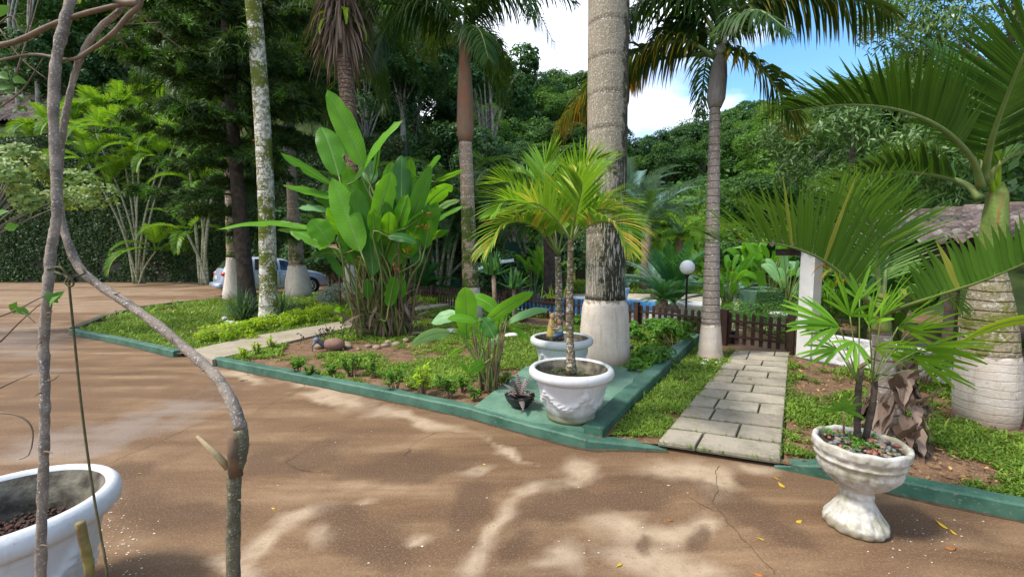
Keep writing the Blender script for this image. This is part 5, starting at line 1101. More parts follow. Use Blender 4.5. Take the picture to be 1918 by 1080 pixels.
# figurine of two small figures hugging
b = A(1040, 629, 5.23); r = thing('figurine', 'small painted garden figurine of two hugging children in the rear pot', 'figurine', b)
FM = {n_: simple(n_, c_, tuple(x*.7 for x in c_), 20, .6, .2, .004) for n_, c_ in (('figurine_yellow', (.50, .36, .10)), ('figurine_skin', (.50, .28, .17)), ('figurine_blue', (.09, .17, .28)), ('figurine_cream', (.55, .47, .36)), ('figurine_hair', (.38, .24, .09)))}
mb = MB(); lathe(mb, [(0, -.02), (.055, -.02), (.06, .02), (.052, .08), (.038, .15), (.032, .19), (.02, .21), (0, .215)], 18, c=(-.045, 0, 0), disp=lambda a, z, g_, k: (a*(1+.08*np.sin(g_*6)), z)); mb.build('long_dress', FM['figurine_yellow'], r)
mb = MB(); blob(mb, (.04, -.01, .03), (.065, .06, .045)); blob(mb, (.0, -.05, .01), (.04, .03, .022)); mb.build('trousers', FM['figurine_blue'], r)
mb = MB(); lathe(mb, [(0, .03), (.042, .03), (.046, .07), (.036, .12), (.018, .135), (0, .14)], 16, c=(.045, 0, 0)); tube(mb, [(.06, -.03, .11), (.02, -.06, .095), (-.04, -.05, .11)], .014, 8); mb.build('shirt', FM['figurine_cream'], r)
mb = MB(); blob(mb, (-.035, -.01, .238), (.03, .032, .036)); blob(mb, (.042, -.01, .165), (.028, .03, .033)); tube(mb, [(-.07, -.02, .17), (-.05, -.06, .13), (.02, -.05, .12)], .012, 8)
for hx, hz in ((-.035, .238), (.042, .165)):
    blob(mb, (hx, -.042, hz-.004), .006, 6, 4, 0)
mb.build('faces_and_arms', FM['figurine_skin'], r)
mb = MB(); blob(mb, (-.035, .006, .252), (.034, .033, .032), jit=.2); blob(mb, (.044, .006, .178), (.031, .031, .028), jit=.2); mb.build('hair', FM['figurine_hair'], r)

# ------------------------------------------------------------------ bare climbing tree in the foreground
def fpath(q): return path_px(q)
r = thing('bare_tree', 'thorny leafless sapling whose two grey stems cross before the lower left pot', 'tree', (A(75, 1080, 1.25)[0]+.0, 1.25, 0)); b = np.array(r.location)
tA = fpath([(70, 1480, 1.25), (74, 1250, 1.25), (76, 1080, 1.25), (78, 980, 1.25), (82, 860, 1.26), (84, 740, 1.28), (82, 650, 1.3), (88, 560, 1.3), (96, 470, 1.32), (106, 400, 1.33), (104, 300, 1.35), (100, 210, 1.36), (106, 110, 1.38), (122, 40, 1.4), (138, -30, 1.42), (150, -120, 1.45)])
mb = MB(); tube(mb, smoothpath(tA, 120)-b, np.interp(np.linspace(0, 1, 120), [0, .25, .5, .75, 1], [.0132, .0120, .0120, .0128, .0138])+.0007*rng.normal(size=120)+.0022*(fbm(np.c_[np.arange(120)*.35, 0*np.arange(120)], 1., 2)-.5)+.003*(rng.random(120) > .95), 14, wob=.035); mb.build('trunk', M['bark'], r)
tB = fpath([(440, 1500, 1.2), (440, 1250, 1.2), (437, 1080, 1.2), (437, 1000, 1.2), (438, 930, 1.2), (440, 885, 1.2), (452, 845, 1.2), (450, 800, 1.2), (430, 745, 1.22), (400, 700, 1.24), (350, 655, 1.27), (290, 605, 1.3), (230, 563, 1.33), (180, 530, 1.35), (148, 500, 1.37), (126, 450, 1.38), (112, 400, 1.4), (108, 340, 1.42), (116, 260, 1.42), (128, 190, 1.42), (150, 110, 1.42), (185, 55, 1.42), (225, 18, 1.42), (245, -40, 1.42)])
q = smoothpath(tB, 170)-b; rad = np.interp(np.linspace(0, 1, 170), [0, .28, .34, .36, .5, .7, .8, 1], [.0180, .0180, .0168, .0138, .0126, .0115, .0092, .0080])+.002*(fbm(np.c_[np.arange(170)*.3, 0*np.arange(170)], 1., 7)-.5)+.0022*(rng.random(170) > .955)
mb = MB(); tube(mb, q[:52], rad[:52]+.0006*rng.normal(size=52), 14, wob=.02); mb.build('lower_stem', simple('mossy_bark', (.13, .11, .065), (.075, .07, .04), 24, .85, .8, .01, speck=(.28, .26, .2)), r)
mb = MB(); tube(mb, q[51:], rad[51:]+.0007*rng.normal(size=119), 14, wob=.02); mb.build('arching_stem', M['bark'], r)
mb = MB(); tube(mb, fpath([(441, 890, 1.195), (438, 850, 1.19), (437, 815, 1.185)])-b, [.018, .0165, .0155], 12, wob=.06); mb.build('sawn_stub', simple('sawn_stub_bark', (.17, .10, .05), (.09, .06, .04), 20, .85, .6, .006), r)
mb = MB(); tube(mb, fpath([(428, 876, 1.19), (405, 850, 1.18), (368, 816, 1.17)])-b, [.009, .007, .003], 6, wob=.2); mb.build('torn_splinter', simple('torn_wood', (.42, .33, .18), (.30, .22, .12), 30, .8, .5, .004), r)
def br(pts, r0, r1, mat='barkb', nm_='branch'):
    mb = MB(); q = smoothpath(fpath(pts), 5*len(pts)); tube(mb, q-b, np.linspace(r0, r1, len(q)), 8, wob=.04); return mb.build(nm_, M[mat], r)
br([(-40, 92, 1.5), (30, 78, 1.45), (95, 48, 1.42), (160, 25, 1.4), (240, 4, 1.38), (320, -30, 1.36)], .0082, .006)
br([(-30, 120, 1.5), (60, 102, 1.45), (130, 112, 1.4), (172, 92, 1.4), (212, 62, 1.38), (240, 30, 1.38), (262, 8, 1.38), (262, -30, 1.38)], .0035, .0080)
br([(262, 6, 1.38), (230, 6, 1.38), (200, -14, 1.38)], .011, .008)
tw = [[(0, 55, 1.6), (40, 110, 1.6), (90, 150, 1.6)], [(60, -10, 1.6), (50, 60, 1.6), (20, 110, 1.6)], [(-10, 208, 1.5), (40, 170, 1.5), (80, 110, 1.5)], [(30, 140, 1.5), (55, 60, 1.5), (75, -10, 1.5)], [(255, 20, 1.4), (300, 60, 1.45), (345, 95, 1.5)], [(262, 30, 1.4), (235, 45, 1.4), (300, 42, 1.4)],
      [(0, 1180-540, 1.3), (40, 600, 1.3), (80, 565, 1.3)], [(0, 592, 1.2), (35, 578, 1.2), (70, 560, 1.25), (88, 552, 1.3)], [(0, 726, 1.2), (30, 712, 1.2), (60, 700, 1.2)], [(-10, 772, 1.15), (30, 776, 1.15), (55, 792, 1.15), (62, 815, 1.15), (55, 850, 1.15), (36, 860, 1.15)], [(30, 577, 1.2), (50, 590, 1.2), (66, 604, 1.2)],
      [(205, 45, 1.42), (232, 80, 1.45), (244, 96, 1.5)], [(-20, 62, 1.5), (20, 30, 1.5), (40, 62, 1.5)]]
for t in tw: mb = MB(); q = smoothpath(fpath(t), 12); tube(mb, q-b, np.linspace(.0028, .0011, 12), 5); mb.build('twig', M['barkb'], r)
mb = MB()
for (px, py, dx, dy, dp) in ((212, 551, 14, -4, 1.33), (216, 600-18, 0, 14, 1.32), (88, 587, 12, -6, 1.29), (90, 713, 22, -12, 1.27), (78, 735, -14, 8, 1.26), (84, 845, 16, 4, 1.25), (452, 712, 14, -2, 1.23), (446, 935, 12, 6, 1.19), (76, 640, -8, 12, 1.29), (78, 1020, 12, 2, 1.24), (318, 632, 6, 12, 1.27), (385, 693, -10, 4, 1.24)):
    mb = MB(); q = fpath([(px, py, dp), (px+dx*.6, py+dy*.3, dp-.01), (px+dx, py+dy, dp-.02)])-b; tube(mb, q, [.0035, .0018, .0004], 5); mb.build('thorn', M['barkb'], r)
mb = MB(); c = fpath([(96, 556, 1.27), (100, 562, 1.25), (42, 582, 1.2), (26, 577, 1.2), (108, 553, 1.28), (8, 165, 1.5), (5, 140, 1.5), (20, 425, 1.5), (5, 20, 1.5), (35, 150, 1.55), (0, 400, 1.5)])-b
for c1 in c: mb = MB(); leaves(mb, c1[None], np.array([[.2, -1, .3]])+rng.normal(0, .3, (1, 3)), rng.uniform(.035, .055, 1), .6, rng.random(1)); mb.build('leaf', M['shrub'], r)
# leafy spray above the top edge
mb = MB(); n = 260; q = rng.uniform((60, -90), (360, 6), (n, 2)); q = q[rng.random(n) < .8]; q[:, 1] -= np.abs(rng.normal(0, 22, len(q))); c = fpath([(a_, b_, rnd.uniform(1.45, 1.9)) for a_, b_ in q])-b
leaves(mb, c, rng.normal(0, 1, (len(c), 3)), rng.uniform(.03, .06, len(c)), .35, rng.random(len(c))*.9+.1); mb.build('foliage', M['lime'], r)
rp = fpath([(100, 508, 1.36), (128, 520, 1.31), (130, 540, 1.30), (138, 620, 1.29), (148, 720, 1.28), (160, 820, 1.26), (176, 930, 1.24), (190, 1010, 1.22), (202, 1090, 1.2), (225, 1380, 1.18), (235, 1500, 1.18)])
rb_ = rp[-1]*[1, 1, 0]; mb = MB(); tube(mb, smoothpath(rp, 70)-rb_, .0032, 7)
tube(mb, smoothpath(fpath([(84, 506, 1.31), (112, 500, 1.28), (130, 517, 1.29), (158, 512, 1.34), (152, 498, 1.37)]), 16)-rb_, .003, 7)
tube(mb, smoothpath(fpath([(130, 517, 1.29), (138, 532, 1.29), (130, 536, 1.29), (122, 528, 1.29), (130, 517, 1.3)]), 14)-rb_, .0026, 6)
o = mb.build('rope', simple('old_rope', (.10, .085, .035), (.06, .05, .02), 60, .9, .8, .003), None, loc=rb_); tag(o, 'thin old rope tied between the two bare stems and hanging to the ground', 'rope')
pb = A(160, 1090, 1.35)*[1, 1, 0]; mb = MB(); tube(mb, smoothpath(fpath([(178, 1420, 1.35), (168, 1090, 1.35), (162, 1040, 1.34), (150, 978, 1.33)]), 20)-pb, .0135, 9, wob=.05)
o = mb.build('cut_stake', simple('cut_stake_wood', (.26, .22, .06), (.13, .08, .04), 22, .85, .7, .006), None, loc=pb); tag(o, 'short yellowish cut stem standing in front of the lower left pot', 'stake')

# ------------------------------------------------------------------ fence, gate, lamp
FA = np.array([4.52, 6.92]); FB = np.array([-3.45, 14.5]); FD = (FB-FA); FL = np.linalg.norm(FD); FD = FD/FL
def picket_mesh():
    mb = MB(); w_, h_, t_ = .058, .58, .018
    box(mb, (-w_/2, -t_/2, .05), (w_/2, t_/2, h_-.02)); box(mb, (-w_/2+.004, -t_/2+.002, h_-.02), (w_/2-.004, t_/2-.002, h_), None, .5, .006); return mb.mesh('picket', M['woodbrown'], False)
PK = picket_mesh()
def run(root, a, bq, org, posts=()):
    """pickets, rails and posts between two points"""
    a = np.array(a); bq = np.array(bq); d = bq-a; Ln = np.linalg.norm(d); d /= Ln; yaw = math.atan2(d[1], d[0]); n = int(Ln/.125)
    for k in range(n+1):
        c = a+d*(Ln*k/n); place(PK, 'picket', root, (c[0]-org[0]+rnd.uniform(-.004, .004), c[1]-org[1], rnd.uniform(-.012, .008)), (0, rnd.uniform(-.02, .02), yaw))
    Mx = rotm(yaw)
    for z in (.17, .44):
        mb = MB(); nn = nrmz(np.array([-d[1], d[0]]))*.028; box(mb, (0, -.014, z-.02), (Ln, .014, z+.02), (Mx, np.array([a[0]-org[0]+nn[0], a[1]-org[1]+nn[1], 0]))); mb.build('rail', M['woodbrown'], root, False)
    for p in posts:
        c = a+d*p; mb = MB(); box(mb, (-.045, -.045, -.05), (.045, .045, .63), (Mx, np.array([c[0]-org[0]+nn[0]*1.9, c[1]-org[1]+nn[1]*1.9, 0]))); mb.build('post', M['woodbrown'], root, False)
gr_ = FA+FD*.10; gl_ = FA+FD*.98
r = thing('gate', 'brown picket gate closing the end of the paved path beside the white pillar', 'gate', (FA[0], FA[1], 0.)); run(r, gr_, gl_, FA, (-.06, .94))
mb = MB(); d3 = np.array([FD[0], FD[1], 0]); tube(mb, [np.r_[gr_-FA, .17]+[0, .03, 0], np.r_[gl_-FA, .44]+[0, .03, 0]], .014, 5); mb.build('brace', M['woodbrown'], r)
f0 = FA+FD*1.12; f1 = FA+FD*6.2
r = thing('picket_fence', 'low brown picket fence running from the gate past the lamp towards the pool', 'fence', (f0[0], f0[1], 0)); run(r, f0, f1, f0, (.0, 1.6, 3.3, 5.0))
f2 = FA+FD*6.3
r = thing('picket_fence', 'far low brown picket fence behind the heliconia clump and the pale path end', 'fence', (f2[0], f2[1], 0)); run(r, f2, FB, f2, (.1, 1.7, 3.3, 4.5))
b = A(1283, 640, 8.35)*[1, 1, 0]; r = thing('globe_lamp', 'black garden lamp post with a white globe beside the ringed palm', 'lamp', b)
hb_ = A(1283, 514, 8.35)[2]; mb = MB(); lathe(mb, [(.03, -.02), (.03, .06), (.02, .08), (.019, hb_-.06), (.03, hb_-.05), (.04, hb_-.02), (.065, hb_), (.03, hb_+.005)], 20); mb.build('pole', M['black'], r)
mb = MB(); lathe(mb, [(.001, -.138)]+[(.138*math.sin(t), -.138*math.cos(t)) for t in np.linspace(.15, PI-.02, 22)], 32); o = mb.build('globe', None, r, loc=(0, 0, hb_+.136))
m, nt_ = newmat('opal_globe'); g = NG(nt_); g.out(g.bsdf((.82, .82, .80), .25, spec=.5)); o.data.materials.append(m)

# ------------------------------------------------------------------ white pillar, low wall and tiled veranda
W0 = G(1490, 674)[:2]; wd_ = G(1790, 738)[:2]-W0; wl = np.linalg.norm(wd_); wd_ /= wl; wn = np.array([-wd_[1], wd_[0]]);
if wn[0] < 0: wn = -wn
yaw = math.atan2(wd_[1], wd_[0]); MW = rotm(yaw); sg = 1 if np.dot(MW@[0, 1, 0], np.r_[wn, 0]) > 0 else -1
def wbox(mb, u0, u1, v0, v1, z0, z1): 
    v0, v1 = (v0, v1) if sg > 0 else (-v1, -v0); return box(mb, (u0, v0, z0), (u1, v1, z1), (MW, np.array([W0[0], W0[1], 0])))
mb = MB(); wbox(mb, .0, .20, -.0, .20, 0, 1.72); o = mb.build('pillar', M['wall'], None, False); tag(o, 'square white pillar beside the gate with a yellowed foot', 'pillar')
m = M['wall']; 
mb = MB(); nu, nv = 90, 9; U_, V_ = np.meshgrid(np.linspace(.21, 4.6, nu), np.linspace(0, .43, nv)); off = (fbm(np.c_[U_.ravel()*4, V_.ravel()*5], 2.0, 3)-.5)*.045
Pq = np.c_[U_.ravel(), off*sg+.03*sg, V_.ravel()]@MW.T+[W0[0], W0[1], 0]; i = (np.arange(nv-1)[:, None]*nu+np.arange(nu-1)[None]); mb.add(Pq, np.stack([i, i+1, i+nu+1, i+nu], -1).reshape(-1, 4)); wbox(mb, .21, 4.6, .055, .16, 0, .425); wbox(mb, .21, 4.6, .02, .17, .426, .445)
o = mb.build('garden_wall', M['rough'], None, False); tag(o, 'low rough white plastered wall running right from the pillar', 'wall')
mb = MB(); wbox(mb, -.02, 4.6, -.05, .02, -.02, .06); struct(mb.build('kerb', M['mosskerb'], smooth=False))
r = thing('veranda', 'low veranda with old clay tile roof behind the white wall and bottle palm', 'building', (W0[0], W0[1], 0))
def vb(nm_, mat, *a): mb = MB(); v0, v1 = (a[2], a[3]) if sg > 0 else (-a[3], -a[2]); box(mb, (a[0], v0, a[4]), (a[1], v1, a[5]), (MW, np.zeros(3))); return mb.build(nm_, M[mat], r, False)
m, nt_ = newmat('old_clay_tile'); g = NG(nt_); tcg = g.n('TexCoord'); v = tcg.outputs['Object']; n0 = g.noise(v, 2.2, 5); n1_ = g.noise(v, 14, 5, .65); at = g.n('Attribute', attribute_name='tint')
c_ = g.mix(g.ramp(at.outputs['Fac'], [(.1, 0), (.9, 1)]), (.080, .058, .050), (.165, .125, .110)); c_ = g.mix(g.ramp(g.math('ADD', g.math('MULTIPLY', n0, .5), g.math('MULTIPLY', n1_, .5)), [(.50, 0), (.60, .8)]), c_, (.27, .245, .22)); c_ = g.mix(g.ramp(n1_, [(.3, .8), (.42, 0)]), c_, (.05, .04, .035))
g.out(g.bsdf(c_, .9, g.bump(n1_, .4, .01), spec=.2)); M['tile'] = m
def tiles(root, org, ex, ey, width, length, slope, z, rows=12, pitch=.165, amp=.036, nm_='tile_roof'):
    """barrel tiles: ex along the eave, ey up the roof"""
    mb = MB(); nt2 = int(width/pitch); us = np.linspace(0, nt2, nt2*8+1); up = np.cos(us*2*PI); prof_ = np.where(up > 0, up**.8 if False else np.abs(up)**.7, -np.abs(up)**.7)*amp
    for k in range(rows):
        v0, v1 = length*k/rows, length*(k+1)/rows+.05; V = []
        tk = rng.random(nt2+2)
        for v_, dz in ((v0, .032), ((v0+v1)/2, .016), (v1, 0), ):
            V.append(np.array([org+ex*(u_*pitch)+ey*v_+np.array([0, 0, z+v_*slope+p_+dz]) for u_, p_ in zip(us, prof_)]))
        m_ = len(us); Vv = np.concatenate([V[0]-[0, 0, .03]]+V); j = np.arange(m_-1)
        ti = np.tile(tk[np.minimum((us+.25).astype(int), nt2)], 4)
        mb.add(Vv, [np.stack([j+o_*m_, j+1+o_*m_, j+1+(o_+1)*m_, j+(o_+1)*m_], -1) for o_ in range(3)], ti)
    return mb.build(nm_, M['tile'], root, True)
ex = np.r_[wd_, 0]; ey = np.r_[wn, 0]
tiles(r, -ex*.45-ey*.12, ex, ey, 6.2, 3.4, .165, 1.74)
tiles(r, -ex*.45+ey*6.6, ex, -ey, 6.2, 3.3, .165, 1.74, nm_='rear_roof')
mb = MB(); 
for k in range(17): u_ = -.45+k*.37; lathe_pts = np.array([np.r_[wd_*u_+wn*3.28, 2.33], np.r_[wd_*(u_+.40)+wn*3.28, 2.31]]); tube(mb, lathe_pts, [.085, .07], 10, tint=rnd.random())
mb.build('ridge_tile', M['tile'], r)
vb('eave_beam', 'darkbark', -.4, 5.6, .02, .14, 1.57, 1.675)
for k in range(13): vb('rafter', 'darkbark', -.3+k*.45, -.24+k*.45, .15, 3.2, 1.68, 1.72)
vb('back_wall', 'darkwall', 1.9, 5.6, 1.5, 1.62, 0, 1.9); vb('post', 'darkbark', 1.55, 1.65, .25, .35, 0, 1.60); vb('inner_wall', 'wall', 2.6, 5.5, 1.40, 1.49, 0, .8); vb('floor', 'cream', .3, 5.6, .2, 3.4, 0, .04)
# ------------------------------------------------------------------ silver car
M['carpaint'] = simple('silver_paint', (.36, .43, .53), (.35, .42, .52), 2, .32, 0, 0, metal=.25, spec=.5, coat=.5)
M['glass'] = simple('dark_car_glass', (.012, .016, .02), None, 2, .06, 0, 0, spec=.8)
M['tyre'] = simple('tyre_rubber', (.012, .012, .012), None, 9, .8, .1, .002); M['alloy'] = simple('alloy_rim', (.60, .62, .64), None, 9, .3, 0, 0, metal=.8)
M['redlamp'] = simple('red_tail_lamp', (.45, .01, .008), None, 9, .2, 0, 0, spec=.7); M['headlamp'] = simple('clear_lamp', (.65, .68, .7), None, 9, .12, 0, 0, spec=.8); M['plate'] = simple('grey_number_plate', (.55, .55, .55), None, 4, .5, 0, 0)
ca, cb = np.array([-10.42, 15.65]), np.array([-7.62, 18.3]); yc = math.atan2(*(cb-ca)[::-1]); off = np.array([-math.sin(yc), math.cos(yc)])*.84
r = thing('car', 'silver hatchback parked behind the whitewashed palms near the dark wall', 'car', (ca[0]+off[0], ca[1]+off[1], 0), yc)
ST = np.array([[0, .42, .62, .66, .66, .60], [.03, .33, .80, .84, .74, .66], [.12, .26, .93, 1.02, .80, .66], [.30, .24, .96, 1.30, .82, .60], [.55, .24, .96, 1.42, .83, .60], [1.1, .22, .95, 1.475, .84, .61], [1.7, .22, .94, 1.47, .84, .62], [2.2, .22, .92, 1.40, .84, .61], [2.6, .22, .91, 1.22, .83, .62], [2.98, .24, .90, .97, .82, .66], [3.3, .24, .85, .90, .81, .66], [3.6, .25, .76, .81, .78, .60], [3.78, .26, .64, .70, .70, .52], [3.86, .32, .52, .56, .58, .42]])
xs_ = np.linspace(0, 3.86, 60); SI = np.array([np.interp(xs_, ST[:, 0], ST[:, k]) for k in range(1, 6)]).T
def ring(s): zb, be, ro, w_, wr = s; return [(0, zb), (w_*.90, zb), (w_*.985, zb+.10), (w_, (zb+be)/2+.05), (w_*.985, be), (wr+(w_-wr)*.45, be+(ro-be)*.55), (wr, ro-.03), (wr*.7, ro), (0, ro+.012)]
V = np.array([[[x_, y_, z_] for y_, z_ in ring(s)]+[[x_, -y_, z_] for y_, z_ in ring(s)[-2:0:-1]] for x_, s in zip(xs_, SI)]); m_ = V.shape[1]
mb = MB(); k = np.arange(59)[:, None]*m_; j = np.arange(m_)[None]; q = (j+1) % m_
mb.add(V.reshape(-1, 3), [np.stack([k+j, k+q, k+m_+q, k+m_+j], -1).reshape(-1, 4), np.arange(m_)[::-1][None], (np.arange(m_)+59*m_)[None]]); mb.build('body', M['carpaint'], r)
def side(x_, f, sg_, o_=.006):
    s = [np.interp(x_, ST[:, 0], ST[:, k]) for k in range(1, 6)]; R_ = ring(s); p4, p5, p6 = map(np.array, R_[4:7]); p = p4+(p5-p4)*f*2 if f < .5 else p5+(p6-p5)*(f-.5)*2; return [x_, sg_*(p[0]+o_), p[1]]
def window(x0, x1, t0, t1, sg_, nm_='side_window', f0=.08):
    V = []; mb = MB(); n_ = 8
    for i in range(n_+1):
        t = i/n_
        for f in (f0, .36, .64, .9): xx = (x0+(x1-x0)*t)+(t0*(1-t)+t1*t)*(f-.1); V.append(side(xx, f, sg_))
    i = np.arange(n_)[:, None]*4; j = np.arange(3)[None]; mb.add(V, np.stack([i+j, i+j+1, i+5+j, i+4+j], -1).reshape(-1, 4)); mb.build(nm_, M['glass'], r)
for sg_ in (-1, 1): window(.45, 1.02, .12, .05, sg_); window(1.10, 1.90, .05, .0, sg_); window(1.98, 2.72, .0, -.42, sg_)
def endglass(x0, x1, nm_, f=.82):
    V = []; mb = MB()
    for x_ in np.linspace(x0, x1, 6):
        s = [np.interp(x_, ST[:, 0], ST[:, k]) for k in range(1, 6)]
        for y_ in np.linspace(-1, 1, 7): V.append([x_, y_*s[4]*f, s[2]+.012+.008-.02*abs(y_)**3])
    i = np.arange(5)[:, None]*7; j = np.arange(6)[None]; mb.add(V, np.stack([i+j, i+j+1, i+8+j, i+7+j], -1).reshape(-1, 4)); mb.build(nm_, M['glass'], r)
endglass(.14, .46, 'rear_window'); endglass(2.32, 2.93, 'windscreen', .92)
for x_ in (.62, 3.06):
    for sg_ in (-1, 1):
        mb = MB(); a = np.linspace(0, 2*PI, 24); tube(mb, [[x_, sg_*.70, .31], [x_, sg_*.848, .31]], .365, 28); mb.build('wheel_arch', M['black'], r)
        w_ = MB(); tube(w_, [[x_, sg_*.68, .305], [x_, sg_*.70, .305], [x_, sg_*.85, .305], [x_, sg_*.868, .305]], [.27, .305, .305, .285], 30); wo_ = w_.build('wheel', M['tyre'], r)
        rm = MB(); tube(rm, [[x_, sg_*.865, .305], [x_, sg_*.874, .305]], [.055, .05], 14)
        for t in range(10):
            a_ = t*PI/5; c0 = np.array([x_, sg_*.873, .305]); dd = np.array([math.cos(a_), 0, math.sin(a_)]); tube(rm, [c0+dd*.04, c0+dd*.20], [.016, .012], 5)
        tube(rm, [[x_+.205*math.cos(t), sg_*.868, .305+.205*math.sin(t)] for t in np.linspace(0, 2*PI, 33)], .014, 6); rm.build('rim', M['alloy'], wo_)
for x_, z0 in ((1.06, .35), (1.94, .35)):
    mb = MB(); tube(mb, [[x_, -.850, .40], [x_, -.852, .62], [x_, -.838, .92]], .006, 4); mb.build('door_seam', M['black'], r)
for x_ in (1.20, 2.08): mb = MB(); box(mb, (x_-.02, -.862, .78), (x_+.14, -.838, .805)); mb.build('door_handle', M['carpaint'], r)
mb = MB(); tube(mb, [[.8, -.846, .5], [3.0, -.842, .5]], .012, 5); mb.build('side_strip', M['carpaint'], r)
for sg_ in (-1, 1):
    mb = MB(); blob(mb, (.13, sg_*.70, .86), (.11, .13, .09), 14, 9, 0); mb.build('tail_lamp', M['redlamp'], r); mb = MB(); blob(mb, (3.62, sg_*.62, .66), (.17, .13, .085), 12, 8, 0); mb.build('headlamp', M['headlamp'], r)
    mb = MB(); blob(mb, (2.52, sg_*.93, .98), (.06, .09, .06), 10, 7, 0); mb.build('wing_mirror', M['carpaint'], r)
mb = MB(); box(mb, (-.012, -.22, .66), (.02, .22, .78)); mb.build('number_plate', M['plate'], r, False)
mb = MB(); tube(mb, [[.04, -.70, .42], [-.05, -.6, .44], [-.06, 0, .45], [-.05, .6, .44], [.04, .70, .42]], .10, 10); mb.build('rear_bumper', M['carpaint'], r)
mb = MB(); tube(mb, [[3.72, -.68, .40], [3.88, -.45, .40], [3.93, 0, .40], [3.88, .45, .40], [3.72, .68, .40]], .11, 10); mb.build('front_bumper', M['carpaint'], r)

# ------------------------------------------------------------------ people far off on the lawn
def person(label, px, pyf, Y, h, shirt, pose):
    z = float(terr(A(px, pyf, Y)[0], Y))+.09; b = A(px, pyf, Y); b[2] = z; me = bpy.data.meshes.new('person'); s = h/1.7
    J = {'pel': (0, 0, .93), 'ch': (0, 0, 1.25), 'nk': (0, .0, 1.42), 'hd': (0, -.02, 1.55), 'hd2': (0, -.01, 1.64), 'sl': (-.18, 0, 1.38), 'el': (-.24, .02, 1.12), 'hl': (-.20, -.14, .95), 'sr': (.18, 0, 1.38), 'er': (.25, .02, 1.13), 'hr': (.24, -.06, .88),
         'kl': (-.11, -.05*pose, .50), 'fl': (-.12, .06*pose, .07), 'tl': (-.12, -.12+.06*pose, .03), 'kr': (.11, -.08, .50), 'fr': (.13, .0, .07), 'tr': (.13, -.16, .03), 'hpl': (-.09, 0, .88), 'hpr': (.09, 0, .88)}
    Rr = dict(pel=.15, ch=.15, nk=.055, hd=.095, hd2=.075, sl=.065, el=.045, hl=.035, sr=.065, er=.045, hr=.035, kl=.065, fl=.045, tl=.035, kr=.065, fr=.045, tr=.035, hpl=.1, hpr=.1); ks = list(J); E = [('pel', 'ch'), ('ch', 'nk'), ('nk', 'hd'), ('hd', 'hd2'), ('ch', 'sl'), ('sl', 'el'), ('el', 'hl'), ('ch', 'sr'), ('sr', 'er'), ('er', 'hr'), ('pel', 'hpl'), ('hpl', 'kl'), ('kl', 'fl'), ('fl', 'tl'), ('pel', 'hpr'), ('hpr', 'kr'), ('kr', 'fr'), ('fr', 'tr')]
    me.from_pydata([tuple(c*s for c in J[k]) for k in ks], [(ks.index(a), ks.index(c)) for a, c in E], []); o = bpy.data.objects.new('person', me); COL.objects.link(o); o.location = Vector(b)
    md = o.modifiers.new('Skin', 'SKIN')
    for k, sv_ in zip(ks, me.skin_vertices[0].data): sv_.radius = (Rr[k]*s, Rr[k]*s*.8); sv_.use_root = (k == 'pel')
    o.modifiers.new('Sub', 'SUBSURF').levels = 1; o.modifiers[-1].render_levels = 2
    m, nt_ = newmat('person_skin_and_clothes'); g = NG(nt_); tcg = g.n('TexCoord'); sp_ = g.n('SeparateXYZ'); g.l(tcg.outputs['Object'], sp_.inputs[0]); z_ = g.math('DIVIDE', sp_.outputs[2], 1.7*s)
    rmp = g.n('ValToRGB'); rmp.color_ramp.interpolation = 'CONSTANT'; e = rmp.color_ramp.elements; cs = [(0, (.05, .04, .04)), (.05, (.02, .04, .09)), (.55, shirt), (.84, (.35, .20, .13)), (.95, (.02, .014, .01))]
    while len(e) < 5: e.new(.5)
    for i, (p_, c_) in enumerate(cs): e[i].position = p_; e[i].color = (*c_, 1)
    g.l(z_, rmp.inputs[0]); g.out(g.bsdf(rmp.outputs[0], .8)); me.materials.append(m); tag(o, label, 'person'); return o
person('person in a bright blue shirt standing on the far lawn', 1174, 527, 44, 1.6, (.05, .22, .50), 1)
person('person in a light shirt on the far lawn beside the one in blue', 1162, 524, 45, 1.6, (.55, .50, .48), -1)
# ------------------------------------------------------------------ creeper-covered retaining wall
r = thing('retaining_wall', 'tall dark retaining wall covered with creeper along the far left of the driveway', 'wall', (-18, WALLY, 0))
M['oldwall'] = simple('dark_stained_wall', (.035, .04, .025), (.07, .065, .05), 1.2, .95, .6, .03, speck=(.02, .05, .015))
mb = MB(); box(mb, (-22, 0, -.2), (12.2, .3, 7.75)); mb.build('wall_face', M['oldwall'], r, False)
mb = MB(); n = 60000; q = rng.uniform((-16, 0), (12.2, 8.0), (n, 2)); nz = fbm(q, .5, 4)*.5+fbm(q, 2.2, 7)*.5; k = nz+rng.normal(0, .05, n) > .40-.14*(q[:, 1] > 1.2)-.04; q = q[k]; n = len(q); nz = nz[k]
dep = .04+.22*fbm(q, 1.3, 2)*np.clip(q[:, 1]/6, .3, 1)
leaves(mb, np.c_[q[:, 0], -dep-rng.uniform(0, .05, n), q[:, 1]], np.array([[0, -1, .5]])+rng.normal(0, .5, (n, 3)), rng.uniform(.09, .19, n), .75, np.clip(nz*1.5-.3+rng.normal(0, .2, n), 0, 1), quad=True)
stuff(mb.build('creeper', M['ivy'], r))

